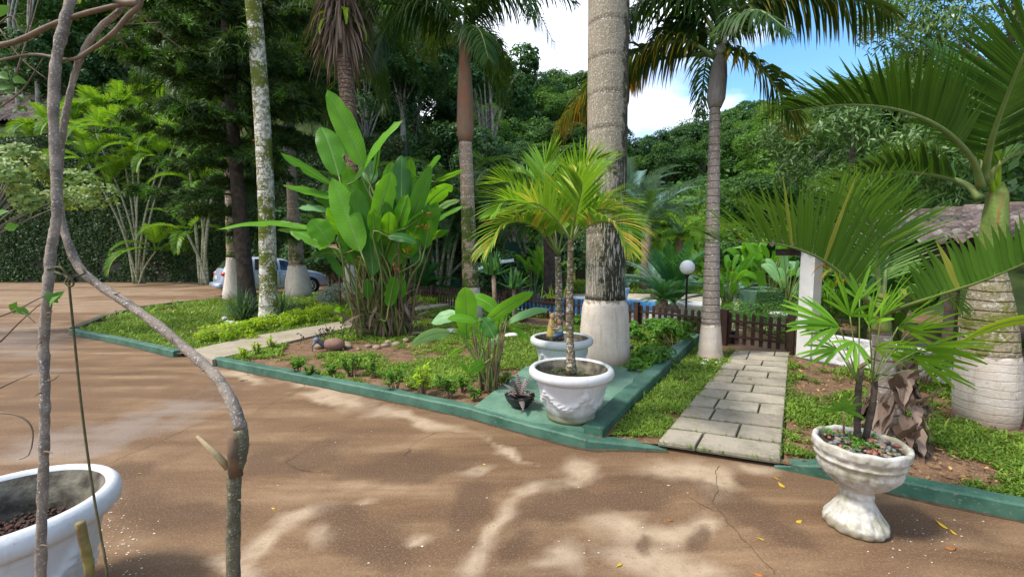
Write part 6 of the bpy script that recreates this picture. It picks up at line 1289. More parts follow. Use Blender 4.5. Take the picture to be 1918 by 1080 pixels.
# ------------------------------------------------------------------ areca clumps (canes and fronds)
def arecaset(nm_, mat, L_, **k): return fr_variants(nm_, M[mat], L_, [(1.25, 1.3), (.85, 1.7), (.4, 1.5)], 2, **dict(dict(n=38, ll=.55, lw=.045, ang=(62, 28), lift=.5, droop=.8, rr=.016, start=.2, nst=3, across=2, acc=.05), **k))
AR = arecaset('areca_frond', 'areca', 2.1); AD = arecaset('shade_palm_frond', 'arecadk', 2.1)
def clump(label, b, tops, set_, nf=6, rad=.05, name='areca_palm', fs=1., group=None, cat='palm tree'):
    r = thing(name, label, cat, b, 0, group)
    for (x, y, z) in tops:
        mb = MB(); s0 = np.array([rnd.uniform(-.25, .25), rnd.uniform(-.15, .15), -.03]); P = smoothpath([s0, s0*.6+np.array([x*.35, y*.35, z*.5]), [x, y, z]], 16); tube(mb, P, np.linspace(rad*1.2, rad*.8, 16), 8); mb.build('cane', M['t_cane'], r)
        for k in range(nf):
            a = 2*PI*k/nf+rnd.uniform(-.3, .3); t = 0 if k % 3 == 0 else (1 if k % 3 == 1 else 2); place(rnd.choice(set_[t]), 'frond', r, (x, y, z), (rnd.uniform(-.1, .1), 0, a), fs*rnd.uniform(.8, 1.1))
    return r
b = G(262, 531); Y0 = b[1]
def tp_(px, py, dy=0): return tuple(A(px, py, Y0+dy)-b)
clump('yellow-green palm clump with thin splayed canes against the creeper wall', b, [tp_(165, 305, -.6), tp_(208, 345, -.2), tp_(248, 320, .2), tp_(262, 280, 0), tp_(292, 470, -.4), tp_(225, 250, .3), tp_(300, 300, 0), tp_(180, 250, .3), tp_(330, 260, .2)], AR, 7, .05, fs=1.15)
b = G(385, 533); Y0 = b[1]
clump('second palm clump with thin canes partly hidden behind the conifer', b, [tp_(352, 440, -.2), tp_(372, 350, 0), tp_(392, 330, .2), tp_(410, 300, 0), tp_(350, 270, .2)], AR, 6, .07, fs=1.1)
b = A(105, 240, 26.5); clump('bushy yellow-green palm above the creeper wall beside the tiled house roof', b-[0, 0, 2.4], [(-1.6, 0, 1.3), (-.6, .2, 2.3), (1.0, 0, 2.5), (2.3, .3, 3.4)], AR, 7, .07, fs=1.15)
b = A(200, 225, 27.5); clump('bushy palm with orange-tinted fronds above the creeper wall', b-[0, 0, 2.2], [(-1., 0, 2.4), (.6, .2, 3.0), (2.0, .1, 2.2), (3.2, .3, 2.9)], AR, 7, .07, fs=1.1)
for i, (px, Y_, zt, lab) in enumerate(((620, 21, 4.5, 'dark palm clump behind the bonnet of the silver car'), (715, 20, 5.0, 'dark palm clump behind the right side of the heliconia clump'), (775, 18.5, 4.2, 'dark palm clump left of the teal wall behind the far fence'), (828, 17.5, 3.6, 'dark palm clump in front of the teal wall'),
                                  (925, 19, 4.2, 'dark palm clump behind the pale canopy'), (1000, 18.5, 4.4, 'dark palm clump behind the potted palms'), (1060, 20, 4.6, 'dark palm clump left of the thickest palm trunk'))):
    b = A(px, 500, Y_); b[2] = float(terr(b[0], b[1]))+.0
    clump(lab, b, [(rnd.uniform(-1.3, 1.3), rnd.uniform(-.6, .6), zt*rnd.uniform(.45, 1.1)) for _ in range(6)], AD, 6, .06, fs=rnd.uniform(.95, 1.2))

# ------------------------------------------------------------------ trees
def treeproto(label, mat, R_, Rz, nl, ls, ncl, cr_, H, bark='palebark', name='forest_tree', asp=.55, quad=True, cat='tree', group=None, bend=.25, bottom=-.35):
    r = thing(name, label, cat, (0, 0, 0), 0, group); pos, nr, ti, C = crownpts(nl, R_, Rz, ncl, cr_, bottom=bottom)
    mb = MB(); leaves(mb, pos+[0, 0, H], nr, ls*rng.uniform(.6, 1.3, nl), asp, ti, bend, quad); mb.build('crown', M[mat], r)
    mb = MB(); tube(mb, smoothpath([[0, 0, -1.2], [rnd.uniform(-.2, .2), 0, H*.4], [rnd.uniform(-.3, .3), .1, H*.8], [0, 0, H+Rz*.4]], 16), np.linspace(R_*.055+.05, .04, 16), 8)
    for c in C[:14]: tube(mb, smoothpath([[0, 0, H*rnd.uniform(.45, .85)], c*[.5, .5, .3]+[0, 0, H*.95], c+[0, 0, H]], 7), np.linspace(R_*.018+.02, .015, 7), 5)
    mb.build('trunk', M[bark], r); return r
GRP = 'trees of the forest on the hillside'; used = set()
FT = [treeproto('rounded broadleaf tree in the forest on the hillside', 'forest1', 4.0, 3.2, 15000, .30, 46, 1.25, 6.5, group=GRP),
      treeproto('dark narrow-leaved tree in the forest on the hillside', 'forest2', 3.6, 4.2, 15000, .27, 44, 1.1, 6.5, group=GRP),
      treeproto('light green feathery tree in the forest on the hillside', 'forest3', 4.4, 2.8, 15000, .26, 60, 1.0, 7.5, group=GRP, asp=.35),
      treeproto('tall thin-crowned tree with pale trunk in the forest on the hillside', 'forest2', 2.8, 2.4, 9000, .25, 26, .9, 10.0, group=GRP),
      treeproto('broad mid-green tree in the forest on the hillside', 'forest1', 5.2, 3.0, 17000, .30, 60, 1.3, 6.5, group=GRP, asp=.4)]
FL_ = [f['label'] for f in FT]
def plant(k, x, y, s, lab=None, grp=GRP, dz=0.):
    if lab is None: dz = -3.2*s
    z = float(terr(x, y))-.2+dz
    if k not in used and lab is None: used.add(k); o = FT[k]; o.location = (x, y, z); o.scale = (s,)*3; o.rotation_euler = (0, 0, rnd.uniform(0, 6)); return o
    o = dup(FT[k], (x, y, z), rnd.uniform(0, 6), (s*rnd.uniform(.9, 1.1), s*rnd.uniform(.9, 1.1), s), lab or FL_[k], grp)
    if lab and not grp: 
        if 'group' in o.keys(): del o['group']
    return o
# left hill: rows climbing behind the wall
def row(Y_, px0, px1, step, kinds, s0, s1, zmin=None):
    px = px0
    while px < px1:
        y = Y_+rnd.uniform(-1.5, 1.5); x = (px-CX)/FPX*y
        plant(rnd.choice(kinds), x, y, rnd.uniform(s0, s1)); px += step*rnd.uniform(.8, 1.2)
row(31, 150, 760, 105, [1, 0, 1, 3], .62, .85)
row(38, 120, 800, 100, [1, 1, 0, 4, 3], .8, 1.1)
row(45, -100, 780, 110, [1, 1, 4, 3], 1.0, 1.3)
row(56, -60, 780, 120, [1, 0, 3], 1.2, 1.5)
# centre and right
row(50, 905, 1130, 75, [0, 2, 1], .85, 1.1)
row(62, 880, 1560, 62, [0, 2, 4, 2], .95, 1.25)
row(70, 900, 1600, 62, [2, 0, 4, 1], 1.1, 1.4)
row(80, 930, 1700, 70, [0, 2, 1, 4], 1.25, 1.6)
row(40, 1410, 1620, 60, [2, 4, 0], .75, 1.0)
row(30, 1480, 1960, 85, [0, 1, 2], .7, .95)
row(92, 940, 1250, 110, [0, 2], 1.2, 1.5)
row(52, 890, 1110, 48, [0, 2, 4], 1.1, 1.45)
row(60, 880, 1120, 48, [2, 0, 1], 1.3, 1.6)
row(45, 1455, 1720, 60, [2, 0], .95, 1.15)
plant(3, *(A(915, 475, 36)[:2]), 1.45, 'dark umbrella-crowned tree rising against the clouds left of the thickest palm trunk', None)
plant(1, *(A(960, 475, 27)[:2]), .75, 'dark tree hung with creepers behind the canopy and the potted palms', None)
plant(1, *(A(860, 475, 25)[:2]), .8, 'dark tree behind the palm with the orange brown crownshaft', None)
plant(1, *(A(760, 475, 27)[:2]), .85, 'dark leafy tree just above the teal wall', None)
plant(1, *(A(690, 475, 26)[:2]), .8, 'dark leafy tree straight behind the heliconia clump', None, dz=-3)
plant(2, *(A(1020, 475, 33)[:2]), .6, 'bright yellow-green young tree in the gap left of the thickest palm trunk', None)
plant(0, *(A(1215, 475, 34)[:2]), .55, 'small round tree at the edge of the far lawn', None)
plant(0, *(A(1420, 475, 22)[:2]), .48, 'bushy round tree behind the broad-leaved thicket by the gate', None)
for i, (px, Y_) in enumerate(((60, 30), (68, 31), (95, 29), (22, 31), (5, 30))):
    x = (px-CX)/FPX*Y_; mb = MB(); z0 = float(terr(x, Y_)); tube(mb, smoothpath([[0, 0, -.3], [.15, 0, 3], [-.1, 0, 6], [.5*(-1)**i, 0, 10.5]], 14), np.linspace(.15, .05, 14), 8); tube(mb, smoothpath([[-.05, 0, 6], [.5, 0, 8], [1.4, 0, 10.5]], 8), np.linspace(.07, .03, 8), 6)
    pos, nr, ti, C = crownpts(1500, 1.6, 1.2, 10, .6); lv = MB(); leaves(lv, pos+[.3, 0, 10.8], nr, rng.uniform(.12, .28, 1500), .5, ti, quad=True)
    r = thing('forest_tree', 'slim tree with a bare pale grey trunk above the tiled house roof', 'tree', (x, Y_, z0), 0, 'slim pale trunks above the house roof'); mb.build('trunk', M['palebark'], r); lv.build('crown', M['forest2'], r)
mb = MB(); n = 90000; q = np.c_[rng.uniform(-60, 75, n), rng.uniform(13, 100, n)**1.]; q[:n//5] = rng.uniform((9, 12), (40, 30), (n//5, 2)); px, py = PRJ(np.c_[q, terr(q[:, 0], q[:, 1])]); zq = terr(q[:, 0], q[:, 1])
k = (px > -150) & (px < 2100) & (((zq > 1.2) & (q[:, 1] > 26)) | (q[:, 1] > 57) | ((zq > .5) & (q[:, 0] > 10))) & (rng.random(n) < np.clip((38/q[:, 1])**1.0, .2, 1)); q = q[k]; zq = zq[k]; n = len(q); hgt = 3.4*fbm(q, .35, 21)**1.2+1.2*fbm(q, 1.1, 22); big = np.clip(q[:, 1]/40, .8, 2.5)
leaves(mb, np.c_[q, zq+hgt*rng.uniform(.5, 1.05, n)], np.array([[0, -.5, .8]])+rng.normal(0, .6, (n, 3)), rng.uniform(.30, .65, n)*big, .5, np.clip(fbm(q, .5, 30)*1.3-.15+rng.normal(0, .15, n), 0, 1), quad=True)
o = stuff(mb.build('forest_undergrowth', M['forest1'])); tag(o, 'dense leafy undergrowth covering the forest hillside', 'undergrowth')
# glossy tree on the right
b = np.array([16.3, 13.8, float(terr(16.3, 13.8))])
pos, nr, ti, C = crownpts(30000, 4.6, 3.7, 85, .95, bottom=-.7)
r = thing('tree', 'large glossy long-leaved tree filling the top right behind the bottle palm', 'tree', b); mb = MB(); c = pos+[0, 0, 6.9]; nr2 = nrmz(nr+[0, 0, .3])
k = nrmz(rng.normal(size=(30000, 3))+[0, 0, -.5]); s_ = np.cross(k, nr2)
strips(mb, c, k, s_, rng.uniform(.15, .26, 30000), rng.uniform(.045, .068, 30000), .5, 2, [.4, 1, .1], np.clip(ti+rng.normal(0, .12, 30000), 0, 1), 0, 2); mb.build('crown', M['mango'], r)
mb = MB(); tube(mb, smoothpath([[0, 0, -.5], [.2, 0, 2], [0, 0, 4.5], [0, 0, 8]], 14), np.linspace(.32, .1, 14), 12)
for q in C[:40]: tube(mb, smoothpath([[0, 0, rnd.uniform(2.5, 5)], q*[.5, .5, .2]+[0, 0, 5.6], q+[0, 0, 6.9]], 8), np.linspace(.09, .015, 8), 6)
mb.build('trunk', M['darkbark'], r)
b2_ = np.array([11.4, 15.0, float(terr(11.4, 15.0))]); pos, nr, ti, C = crownpts(12000, 2.7, 2.3, 40, .75, bottom=-.7); r = thing('tree', 'smaller glossy-leaved tree behind the left end of the tiled veranda roof', 'tree', b2_); mb = MB(); s_ = nrmz(rng.normal(size=(12000, 3))+[0, 0, -.5])
strips(mb, pos+[0, 0, 4.4], s_, np.cross(s_, nr), rng.uniform(.15, .26, 12000), rng.uniform(.045, .068, 12000), .5, 2, [.4, 1, .1], np.clip(ti, 0, 1), 0, 2); mb.build('crown', M['mango'], r)
mb = MB(); tube(mb, [[0, 0, -.5], [.1, 0, 2], [0, 0, 5.4]], [.2, .15, .06], 10); mb.build('trunk', M['darkbark'], r)
# variegated shrub at the left edge
b = np.array([-10.3, 8.6, 0]); r = thing('shrub', 'pale variegated shrub leaning in from the left edge in front of the creeper wall', 'shrub', b); pos, nr, ti, C = crownpts(4200, 1.75, 1.1, 40, .32)
mb = MB(); leaves(mb, pos+[0, 0, 2.75], nr+[.2, -.8, 0], rng.uniform(.07, .13, 4200), .62, ti); mb.build('crown', M['paleleaf'], r); mb = MB()
for q in C[:30]: tube(mb, smoothpath([[-.4, 0, 0], [-.6, 0, 1.4], q*.5+[0, 0, 2.4], q+[0, 0, 2.75]], 9), np.linspace(.03, .006, 9), 5)
mb.build('stem', M['palebark'], r)

# ------------------------------------------------------------------ understory
def bush(label, b, Rx, Rz, n, ls, mat='shrub', asp=.55, name='shrub', group=None, ncl=16, lift=None, cat='shrub'):
    r = thing(name, label, cat, b, 0, group); pos, nr, ti, C = crownpts(n, Rx, Rz, ncl, Rx*.38); z0 = lift if lift is not None else Rz*.85; pos[:, 2] = np.maximum(pos[:, 2]+z0, rng.uniform(.0, .12, n))
    mb = MB(); leaves(mb, pos, nr, rng.uniform(.6, 1.2, n)*ls, asp, ti); mb.build('foliage', M[mat], r); mb = MB()
    for q in C[:max(6, ncl//2)]: tube(mb, smoothpath([[q[0]*.1, q[1]*.1, -.03], q*[.4, .4, .3]+[0, 0, z0*.5], q+[0, 0, z0]], 6), np.linspace(Rx*.03+.004, .003, 6), 5)
    mb.build('stem', M['drystem'], r); return r
# dark filler shrubs behind
DK = 'dark shrubs filling the shade behind the garden'
for i, (px, Y_, Rx, Rz, m_, lab) in enumerate(((640, 20.5, 1.5, 1.3, 'forest2', 'dark shrub behind the bonnet of the silver car'), (600, 22, 1.6, 1.8, 'forest2', 'taller dark shrub beyond the silver car'), (735, 18.8, 1.3, 1.1, 'forest2', 'dark shrub left end of the far fence'), (540, 23, 1.6, 2.2, 'forest2', 'dark shrub against the wall above the silver car roof'),
    (950, 15.5, 1.1, .9, 'forest2', 'dark shrub beneath the pale canopy'), (1035, 17.5, 1.3, 1.2, 'forest2', 'dark shrub behind the rear potted palm'), (1120, 24, 1.6, 1.8, 'forest1', 'mid green shrub left behind the thickest palm trunk'), (1205, 38, 1.6, 1.6, 'forest2', 'dark shrub behind the people on the lawn'),
    (1400, 14.5, 1.3, 1.3, 'forest1', 'green shrub behind the green tank'), (1470, 13, 1.2, 1.2, 'forest1', 'green shrub behind the gate left of the pillar'), (1560, 11.8, 1.2, 1.0, 'forest3', 'light green shrub seen beneath the veranda roof'), (1640, 9.8, .9, .75, 'forest3', 'light green shrub behind the low white wall'), (870, 20.5, 1.5, 1.6, 'forest2', 'dark shrub behind the orange brown palm'), (1330, 27, 2.0, 2.2, 'forest3', 'light green bush left of the ringed palm'))):
    b = A(px, 500, Y_); b[2] = float(terr(b[0], b[1])); bush(lab, b, Rx, Rz, 4200, .17, m_, ncl=24)
# front row of small shrubs along the kerb
KG = 'small leafy shrubs planted along the green kerb'
def sprig(label, px, py, h, wd, n, mat='shrub', grp=None, ls=.05, Yadd=0, name='shrub', mulch=None):
    b = G(px, py, .05); b[1] += Yadd+(.17 if py > 670 else 0); sc = 1.; r = thing(name, label, 'shrub', b, rnd.uniform(0, 6), grp); mb = MB(); lv = MB()
    for k in range(n):
        a = rnd.uniform(0, 2*PI); q = rnd.uniform(.1, 1)*wd*.5; hh = h*rnd.uniform(.45, 1.); tip = np.array([math.cos(a)*q, math.sin(a)*q, hh]); P = smoothpath([[tip[0]*.15, tip[1]*.15, -.02], tip*[.6, .6, .45], tip], 6); tube(mb, P, np.linspace(.006, .003, 6), 5)
        for m_ in range(3):
            c = P[-1-m_]; n2 = 9 if m_ == 0 else 5; d = nrmz(np.c_[rng.normal(0, 1, (n2, 2)), rng.uniform(.0, 1., n2)]); strips(lv, np.tile(c, (n2, 1)), d, nrmz(np.cross(d, [0, 0, 1])), rng.uniform(.7, 1.2, n2)*ls, ls*.42, .7, 3, [.3, 1, .8, .05], np.clip(rng.normal(.55, .25, n2), 0, 1), .15, 3)
    mb.build('stem', M['drystem'], r); lv.build('foliage', M[mat], r); return r
for i, (px, py, h, w_, n, lab) in enumerate(((545, 708, .18, .2, 7, 'first leafy shrublet along the kerb counted from the pale path'), (570, 712, .15, .2, 7, 'tiny leafy shrublet near the kerb bend by the pale path'), (612, 712, .14, .2, 6, 'low leafy shrublet close behind the kerb'), (650, 712, .30, .26, 12, 'bushy shrublet with dark stems nearest the kerb joint'),
     (690, 718, .30, .18, 8, 'upright narrow shrublet with leaves at its top by the kerb'), (733, 742, .26, .30, 12, 'rounded dark-stemmed shrublet in the middle of the kerb row'), (787, 752, .36, .32, 14, 'tallest lime-tinged shrublet in the kerb row'), (838, 758, .22, .24, 9, 'shrublet with broad leaves beside the green slab corner'), (862, 745, .18, .2, 6, 'small shrublet at the foot of the small heliconia'), (820, 738, .16, .2, 6, 'thin shrublet on bare soil between two larger ones'), (890, 762, .13, .2, 5, 'tiny weed plant at the corner of the green slab'), (940, 735, .22, .26, 9, 'leafy shrublet behind the dark bowl'), (444, 680, .18, .12, 6, 'yellow-green sprig at the corner of pale path and kerb'))):
    sprig(lab, px, py, h, w_, n, 'lime' if 'lime' in lab or 'yellow' in lab else 'shrub', None, .055)
for px, py, lab in ((470, 672, 'yellow-green seedling in the dark soil beside the pale path'), (508, 655, 'second yellow-green seedling beside the pale path')): sprig(lab, px, py, .25, .15, 8, 'lime', None, .05)
mb = MB(); r = thing('dead_weed', 'thin dark dead stalks beside the pale path near the pelican ornament', 'dead plant', G(585, 645, .05)); bb = G(585, 645, .05)
for k in range(9):
    c = G(rnd.uniform(560, 655), rnd.uniform(628, 650), .05)-bb; h = rnd.uniform(.15, .4); tube(mb, smoothpath([c, c+[.03, 0, h*.5], c+[rnd.uniform(-.1, .1), 0, h]], 6), .005, 4)
    for m_ in range(5): blob(mb, c+[rnd.uniform(-.07, .07), 0, h*rnd.uniform(.5, 1)], .014, 6, 4, .3)
stuff(mb.build('stalks', M['darkbark'], r))
# lime ground shrubs
for px, py, Rx, n, lab in ((505, 614, .62, 2600, 'lime green shrub with white stones behind it beside the pale path'), (560, 606, .5, 2000, 'lime green shrub right of the slim mossy palm'), (430, 636, .55, 1900, 'low yellow-green shrub nearest the left corner of the pale path'), (612, 594, .7, 2400, 'lime green hedge shrub left of the heliconia clump'), (655, 600, .45, 1500, 'lime green shrub touching the heliconia clump'), (790, 572, .6, 2000, 'lime green shrub by the far end of the pale path'), (470, 625, .35, 1200, 'small yellow tipped shrub between two lime shrubs')):
    bush(lab, G(px, py, .05), Rx*.78, .15, int(n*.55), .06, 'lime', .5, ncl=16, lift=.09)
bush('silvery white-leaved bush in front of the car wheel beside the heliconia', G(632, 572, .05), .55, .34, 1800, .10, 'silver', .25, ncl=18)
# right of the thick palm
for px, py, Rx, Rz, n, ls, lab in ((1222, 690, .26, .15, 420, .09, 'broad-leaved low plant at the foot of the thickest palm'), (1188, 640, .20, .17, 300, .11, 'leafy plant between the thickest palm and the fence'), (1262, 655, .30, .26, 1000, .07, 'bright green hydrangea-like bush left of the low green wall'), (1245, 640, .36, .22, 1000, .07, 'green bush below the globe lamp'), (1285, 625, .25, .2, 600, .07, 'green bush against the fence beside the ringed palm'), (1198, 700, .16, .1, 200, .07, 'small leafy plant beside the green slab corner'),
      (965, 602, .3, .13, 800, .07, 'dark green ground bush behind the small heliconia'), (1085, 612, .2, .12, 500, .07, 'dark green bush behind the rear pot'), (1725, 722, .28, .26, 900, .05, 'small-leaved green bush growing against the white wall'), (1905, 700, .25, .28, 600, .06, 'green bush at the right edge beside the bottle palm')):
    bush(lab, G(px, py, .05), Rx, Rz, n, ls, 'shrub', .5, ncl=14)
for px, py, lab in ((1692, 760, 'thin leafy stem growing left of the bottle palm'), (1150, 600, 'slim leafy plant behind the thickest palm foot')): sprig(lab, px, py, .35, .16, 7, 'shrub', None, .09)

# strap-leaf clumps, rosettes, cycads
def straps(label, b, n, ln, wd, mat='grassblade', spread=.8, name='strap_leaf_plant', droop=1.1, zb=0, cat='plant', stem=None):
    r = thing(name, label, cat, b); mb = MB(); a = rng.uniform(0, 2*PI, n); el = rng.uniform(PI/2-spread, PI/2, n); d = np.c_[np.cos(a)*np.cos(el), np.sin(a)*np.cos(el), np.sin(el)]
    strips(mb, np.c_[rng.normal(0, .07, (n, 2)), np.full(n, zb)], d, nrmz(np.c_[-np.sin(a), np.cos(a), 0*a]), rng.uniform(.7, 1.1, n)*ln, wd, droop*rng.uniform(.4, 1.3, n), 6, [.8, 1, 1, .85, .65, .4, .05], rng.random(n), .25, 3); mb.build('foliage', M[mat], r)
    if stem: mb = MB(); tube(mb, [[0, 0, -.03], [.02, 0, zb*.5], [0, 0, zb]], stem, 8); mb.build('stem', M['fibre'], r)
    return r
straps('clump of long blue-green strap leaves left of the slim mossy palm', G(455, 602, .05), 150, .85, .028, spread=.9)
straps('second strap leaf clump right of the slim mossy palm', G(522, 600, .05)+[0, .15, 0], 90, .80, .028, spread=.9)
straps('rosette plant on tall stems left of the small heliconia top', A(925, 570, 9.6)*[1, 1, 0], 46, .55, .075, 'agave', 1.35, 'dracaena', .35, 1.15, stem=.05)
straps('lower leaning rosette plant beside the tall-stemmed rosette', A(962, 575, 9.5)*[1, 1, 0], 42, .48, .07, 'agave', 1.35, 'dracaena', .35, .85, stem=.045)
straps('red-tinged small bromeliad behind the far fence', A(955, 560, 10.6)*[1, 1, 0], 24, .25, .04, 'flower', 1.2, 'bromeliad', .3, .25)
straps('pale green spiky plant beyond the fence near the pool', A(985, 545, 12.6)*[1, 1, 0], 40, .45, .06, 'bluecycad', 1.3, 'agave', .3, .2)
straps('spider-leaved plant on the mossy potted trunk', A(1040, 558, 5.6), 40, .20, .012, 'areca', 1.4, 'epiphyte', 1.5)
bpy.data.objects['epiphyte'] if 'epiphyte' in bpy.data.objects else None
CY_ = {}
def cycad(label, b, L_, mat, nfr, tiers_=((1.2, .7), (.7, .8), (.25, .7)), th=.25, ll=.13, lw=.014, n=70, set_key=None, stem='fibre'):
    key = (mat, L_, ll)
    if key not in CY_: CY_[key] = fr_variants('cycad_frond', M[mat], L_, tiers_, 2, n=n, ll=ll, lw=lw, ang=(68, 40), lift=.35, droop=.15, rr=.012, start=.12, nst=2, across=2, tint=(.2, .9))
    r = thing('cycad', label, 'plant', b); S_ = CY_[key]
    for t in range(len(S_)):
        for k in range(nfr): place(rnd.choice(S_[t]), 'frond', r, (0, 0, th), (0, 0, 2*PI*(k+t*.37)/nfr+rnd.uniform(-.15, .15)), rnd.uniform(.85, 1.08))
    mb = MB(); lathe(mb, [(.0, -.03), (.12, -.03), (.14, th*.5), (.11, th), (.03, th+.06), (0, th+.07)], 14, disp=lambda a, z, g_, k: (a*(1+.1*np.sin(g_*7+k)), z)); mb.build('stem', M[stem], r); return r
cycad('huge dark green cycad behind the globe lamp', A(1262, 560, 11.3)*[1, 1, 0], 1.75, 'cycad', 12, ((1.3, .7), (.85, .8)), th=.3, ll=.26, lw=.03)
cycad('blue-tinged cycad arching over the pool left of the globe lamp', A(1225, 560, 16.2)*[1, 1, 0]+[0, 0, .0], 2.1, 'bluecycad', 8, ((.9, .9), (.45, .8)), .5, .2, .024)
cycad('bright green cycad in front of the dark trees behind the rear potted palm', A(1018, 540, 15.6)*[1, 1, 0], 1.45, 'areca', 9, ((1.35, .5), (1.0, .6)), .5, .22, .03)
cycad('dark cycad behind the left end of the far fence', A(795, 545, 16.2)*[1, 1, 0], 1.5, 'cycad', 10, th=.3, ll=.24, lw=.028)
cycad('cycad behind the ringed palm trunk', A(1362, 560, 11.6)*[1, 1, 0], 1.3, 'bluecycad', 9, ((.7, .8), (.2, .7)), .4, .2, .024)
bq = A(1240, 600, 9.6)*[1, 1, 0]; cycad('small cycad growing in the white planter behind the fence', bq+[0, 0, .3], .62, 'cycad', 10, th=.28, ll=.10, lw=.014, n=40)
def planter(label, b, r0=.2, h=.35, mat='wall', sq=False):
    r = thing('planter', label, 'planter', b)
    mb = MB()
    if sq: box(mb, (-r0, -r0, 0), (r0, r0, h), taper=-.02)
    else: lathe(mb, [(0, 0), (r0*.62, 0), (r0*.66, .01), (r0*.72, h*.4), (r0*.9, h*.75), (r0*1.05, h*.86), (r0*1.08, h*.93), (r0*1.02, h), (r0*.9, h), (r0*.85, h*.9), (0, h*.88)], 30)
    mb.build('planter_body', M[mat], r, not sq); return r
planter('white square planter under the small cycad behind the fence', bq, .22, .31, sq=True)
planter('low round white bowl planter right of the lamp post', A(1300, 590, 9.9)*[1, 1, 0], .36, .5)
planter('small white planter behind the gate pickets', A(1460, 620, 9.2)*[1, 1, 0], .20, .36)
planter('white bowl planter on the lawn beside the thickest palm', A(1166, 560, 13.6)*[1, 1, 0], .2, .55)
planter('dark square planter holding white stones in front of the fence', G(1362, 640), .10, .22, 'black', True)
straps('green spiky plant in the white bowl planter on the lawn', A(1166, 560, 13.6)*[1, 1, 0]+[0, 0, .5], 26, .5, .05, 'bluecycad', 1.1, 'agave', .4)
# date palms and bluish palms beyond the pool
FD_ = fr_variants('date_palm_frond', M['areca'], 2.3, [(1.1, 1.5), (.55, 1.7), (.0, 1.4)], 2, n=70, ll=.36, lw=.028, ang=(60, 35), lift=.3, droop=.9, rr=.03, nst=3, across=2, plum=.4, tint=(.2, .9))
FB_ = fr_variants('bluish_palm_frond', M['bluecycad'], 2.4, [(1.25, 1.0), (.85, 1.1), (.4, 1.0)], 2, n=60, ll=.5, lw=.04, ang=(50, 30), lift=.4, droop=.5, rr=.03, nst=3, across=2, tint=(.0, .6))
def dpalm(label, px, Y_, zc, set_, n=(8, 10, 8), tr=.16, mat='fibre', fs=1.):
    b = A(px, 500, Y_); b[2] = float(terr(b[0], b[1])); r = thing('palm', label, 'palm tree', b); mb = MB(); tube(mb, [[0, 0, -.1], [.05, 0, zc*.5], [0, 0, zc]], [tr*1.2, tr, tr*1.1], 10, wob=.08); mb.build('trunk', M[mat], r)
    for t in range(3):
        for k in range(n[t]): place(rnd.choice(set_[t]), 'frond', r, (0, 0, zc), (rnd.uniform(-.1, .1), 0, 2*PI*(k+.4*t)/n[t]+rnd.uniform(-.15, .15)), fs*rnd.uniform(.85, 1.1))
dpalm('bright feathery date palm beyond the pool above the globe lamp', 1272, 19.5, 2.4, FD_, fs=1.05)
dpalm('second feathery date palm right behind the ringed palm trunk', 1335, 21, 2.2, FD_, fs=1.0)
dpalm('greyish stiff-leaved palm left of the date palm', 1215, 22, 3.0, FB_, fs=1.25, n=(7, 8, 5))
dpalm('greyish stiff-leaved palm right behind the thickest palm trunk', 1180, 26, 4.2, FB_, fs=1.4, n=(7, 7, 4))
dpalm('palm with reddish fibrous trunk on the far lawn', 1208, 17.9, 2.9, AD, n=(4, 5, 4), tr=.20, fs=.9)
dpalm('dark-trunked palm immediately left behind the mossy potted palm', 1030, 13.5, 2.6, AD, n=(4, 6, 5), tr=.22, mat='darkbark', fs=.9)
dpalm('bluish palm rising over the broad-leaved thicket', 1445, 24, 3.0, FD_, fs=1.0)
# broad-leaved thicket behind the fence, right of the ringed palm
for i, (px, Y_, h, n, mt, lab) in enumerate(((1365, 10.6, 1.5, 22, 'heli', 'broad-leaved plant just behind the fence right of the ringed palm'), (1400, 12.2, 2.0, 26, 'heli', 'tall broad-leaved plant above the green tank'), (1445, 11.6, 2.1, 26, 'heli', 'broad-leaved plant between the green tank and the pillar'), (1385, 14.5, 2.3, 24, 'small', 'bright broad-leaved plant at the back of the thicket'),
        (1478, 9.8, 1.5, 20, 'helipale', 'pale broad-leaved plant touching the white pillar'), (1560, 8.6, 1.2, 20, 'heli', 'broad-leaved plant behind the low wall next to the pillar'), (1620, 8.0, 1.2, 20, 'helidk', 'dark broad-leaved plant beneath the veranda eave'), (1690, 7.6, 1.15, 18, 'small', 'bright broad-leaved plant behind the lady palm'), (700, 8.3+.6, .4, 8, 'small', 'small broad leaves at the stony foot of the heliconia clump'), (640, 9.3, .4, 7, 'heli', 'broad leaves left of the heliconia foot'), (1000, 14.8, 1.6, 14, 'heli', 'broad-leaved plant hanging behind the potted palms'))):
    b = A(px, 500, Y_); b[2] = 0.04; r = thing('broad_leaved_plant', lab, 'plant', b)
    for k in range(n):
        a = rnd.uniform(0, 2*PI); el = rnd.uniform(.3, 1.4); ln = rnd.uniform(.35, .65)*(h/1.6)**.5; hz_ = h*rnd.uniform(.25, .8); p0 = b+[math.cos(a)*rnd.uniform(.1, .5)*h*.5, math.sin(a)*rnd.uniform(.1, .5)*h*.4, hz_]; p1 = p0+np.array([math.cos(a)*math.cos(el), math.sin(a)*math.cos(el), math.sin(el)])*ln
        paddle('leaf', r, p0, p1, ln*.30, mt, [b+[rnd.uniform(-.1, .1), 0, 0], (b+p0)/2+[0, 0, hz_*.15], p0], rnd.uniform(-.9, .9), rnd.uniform(.05, .2), tint=rnd.random(), stalkr=.01, org=b, n=8)
o = thing('water_tank', 'dark green box-shaped tank overgrown by creepers behind the fence', 'tank', A(1425, 590, 9.9)*[1, 1, 0], .1)
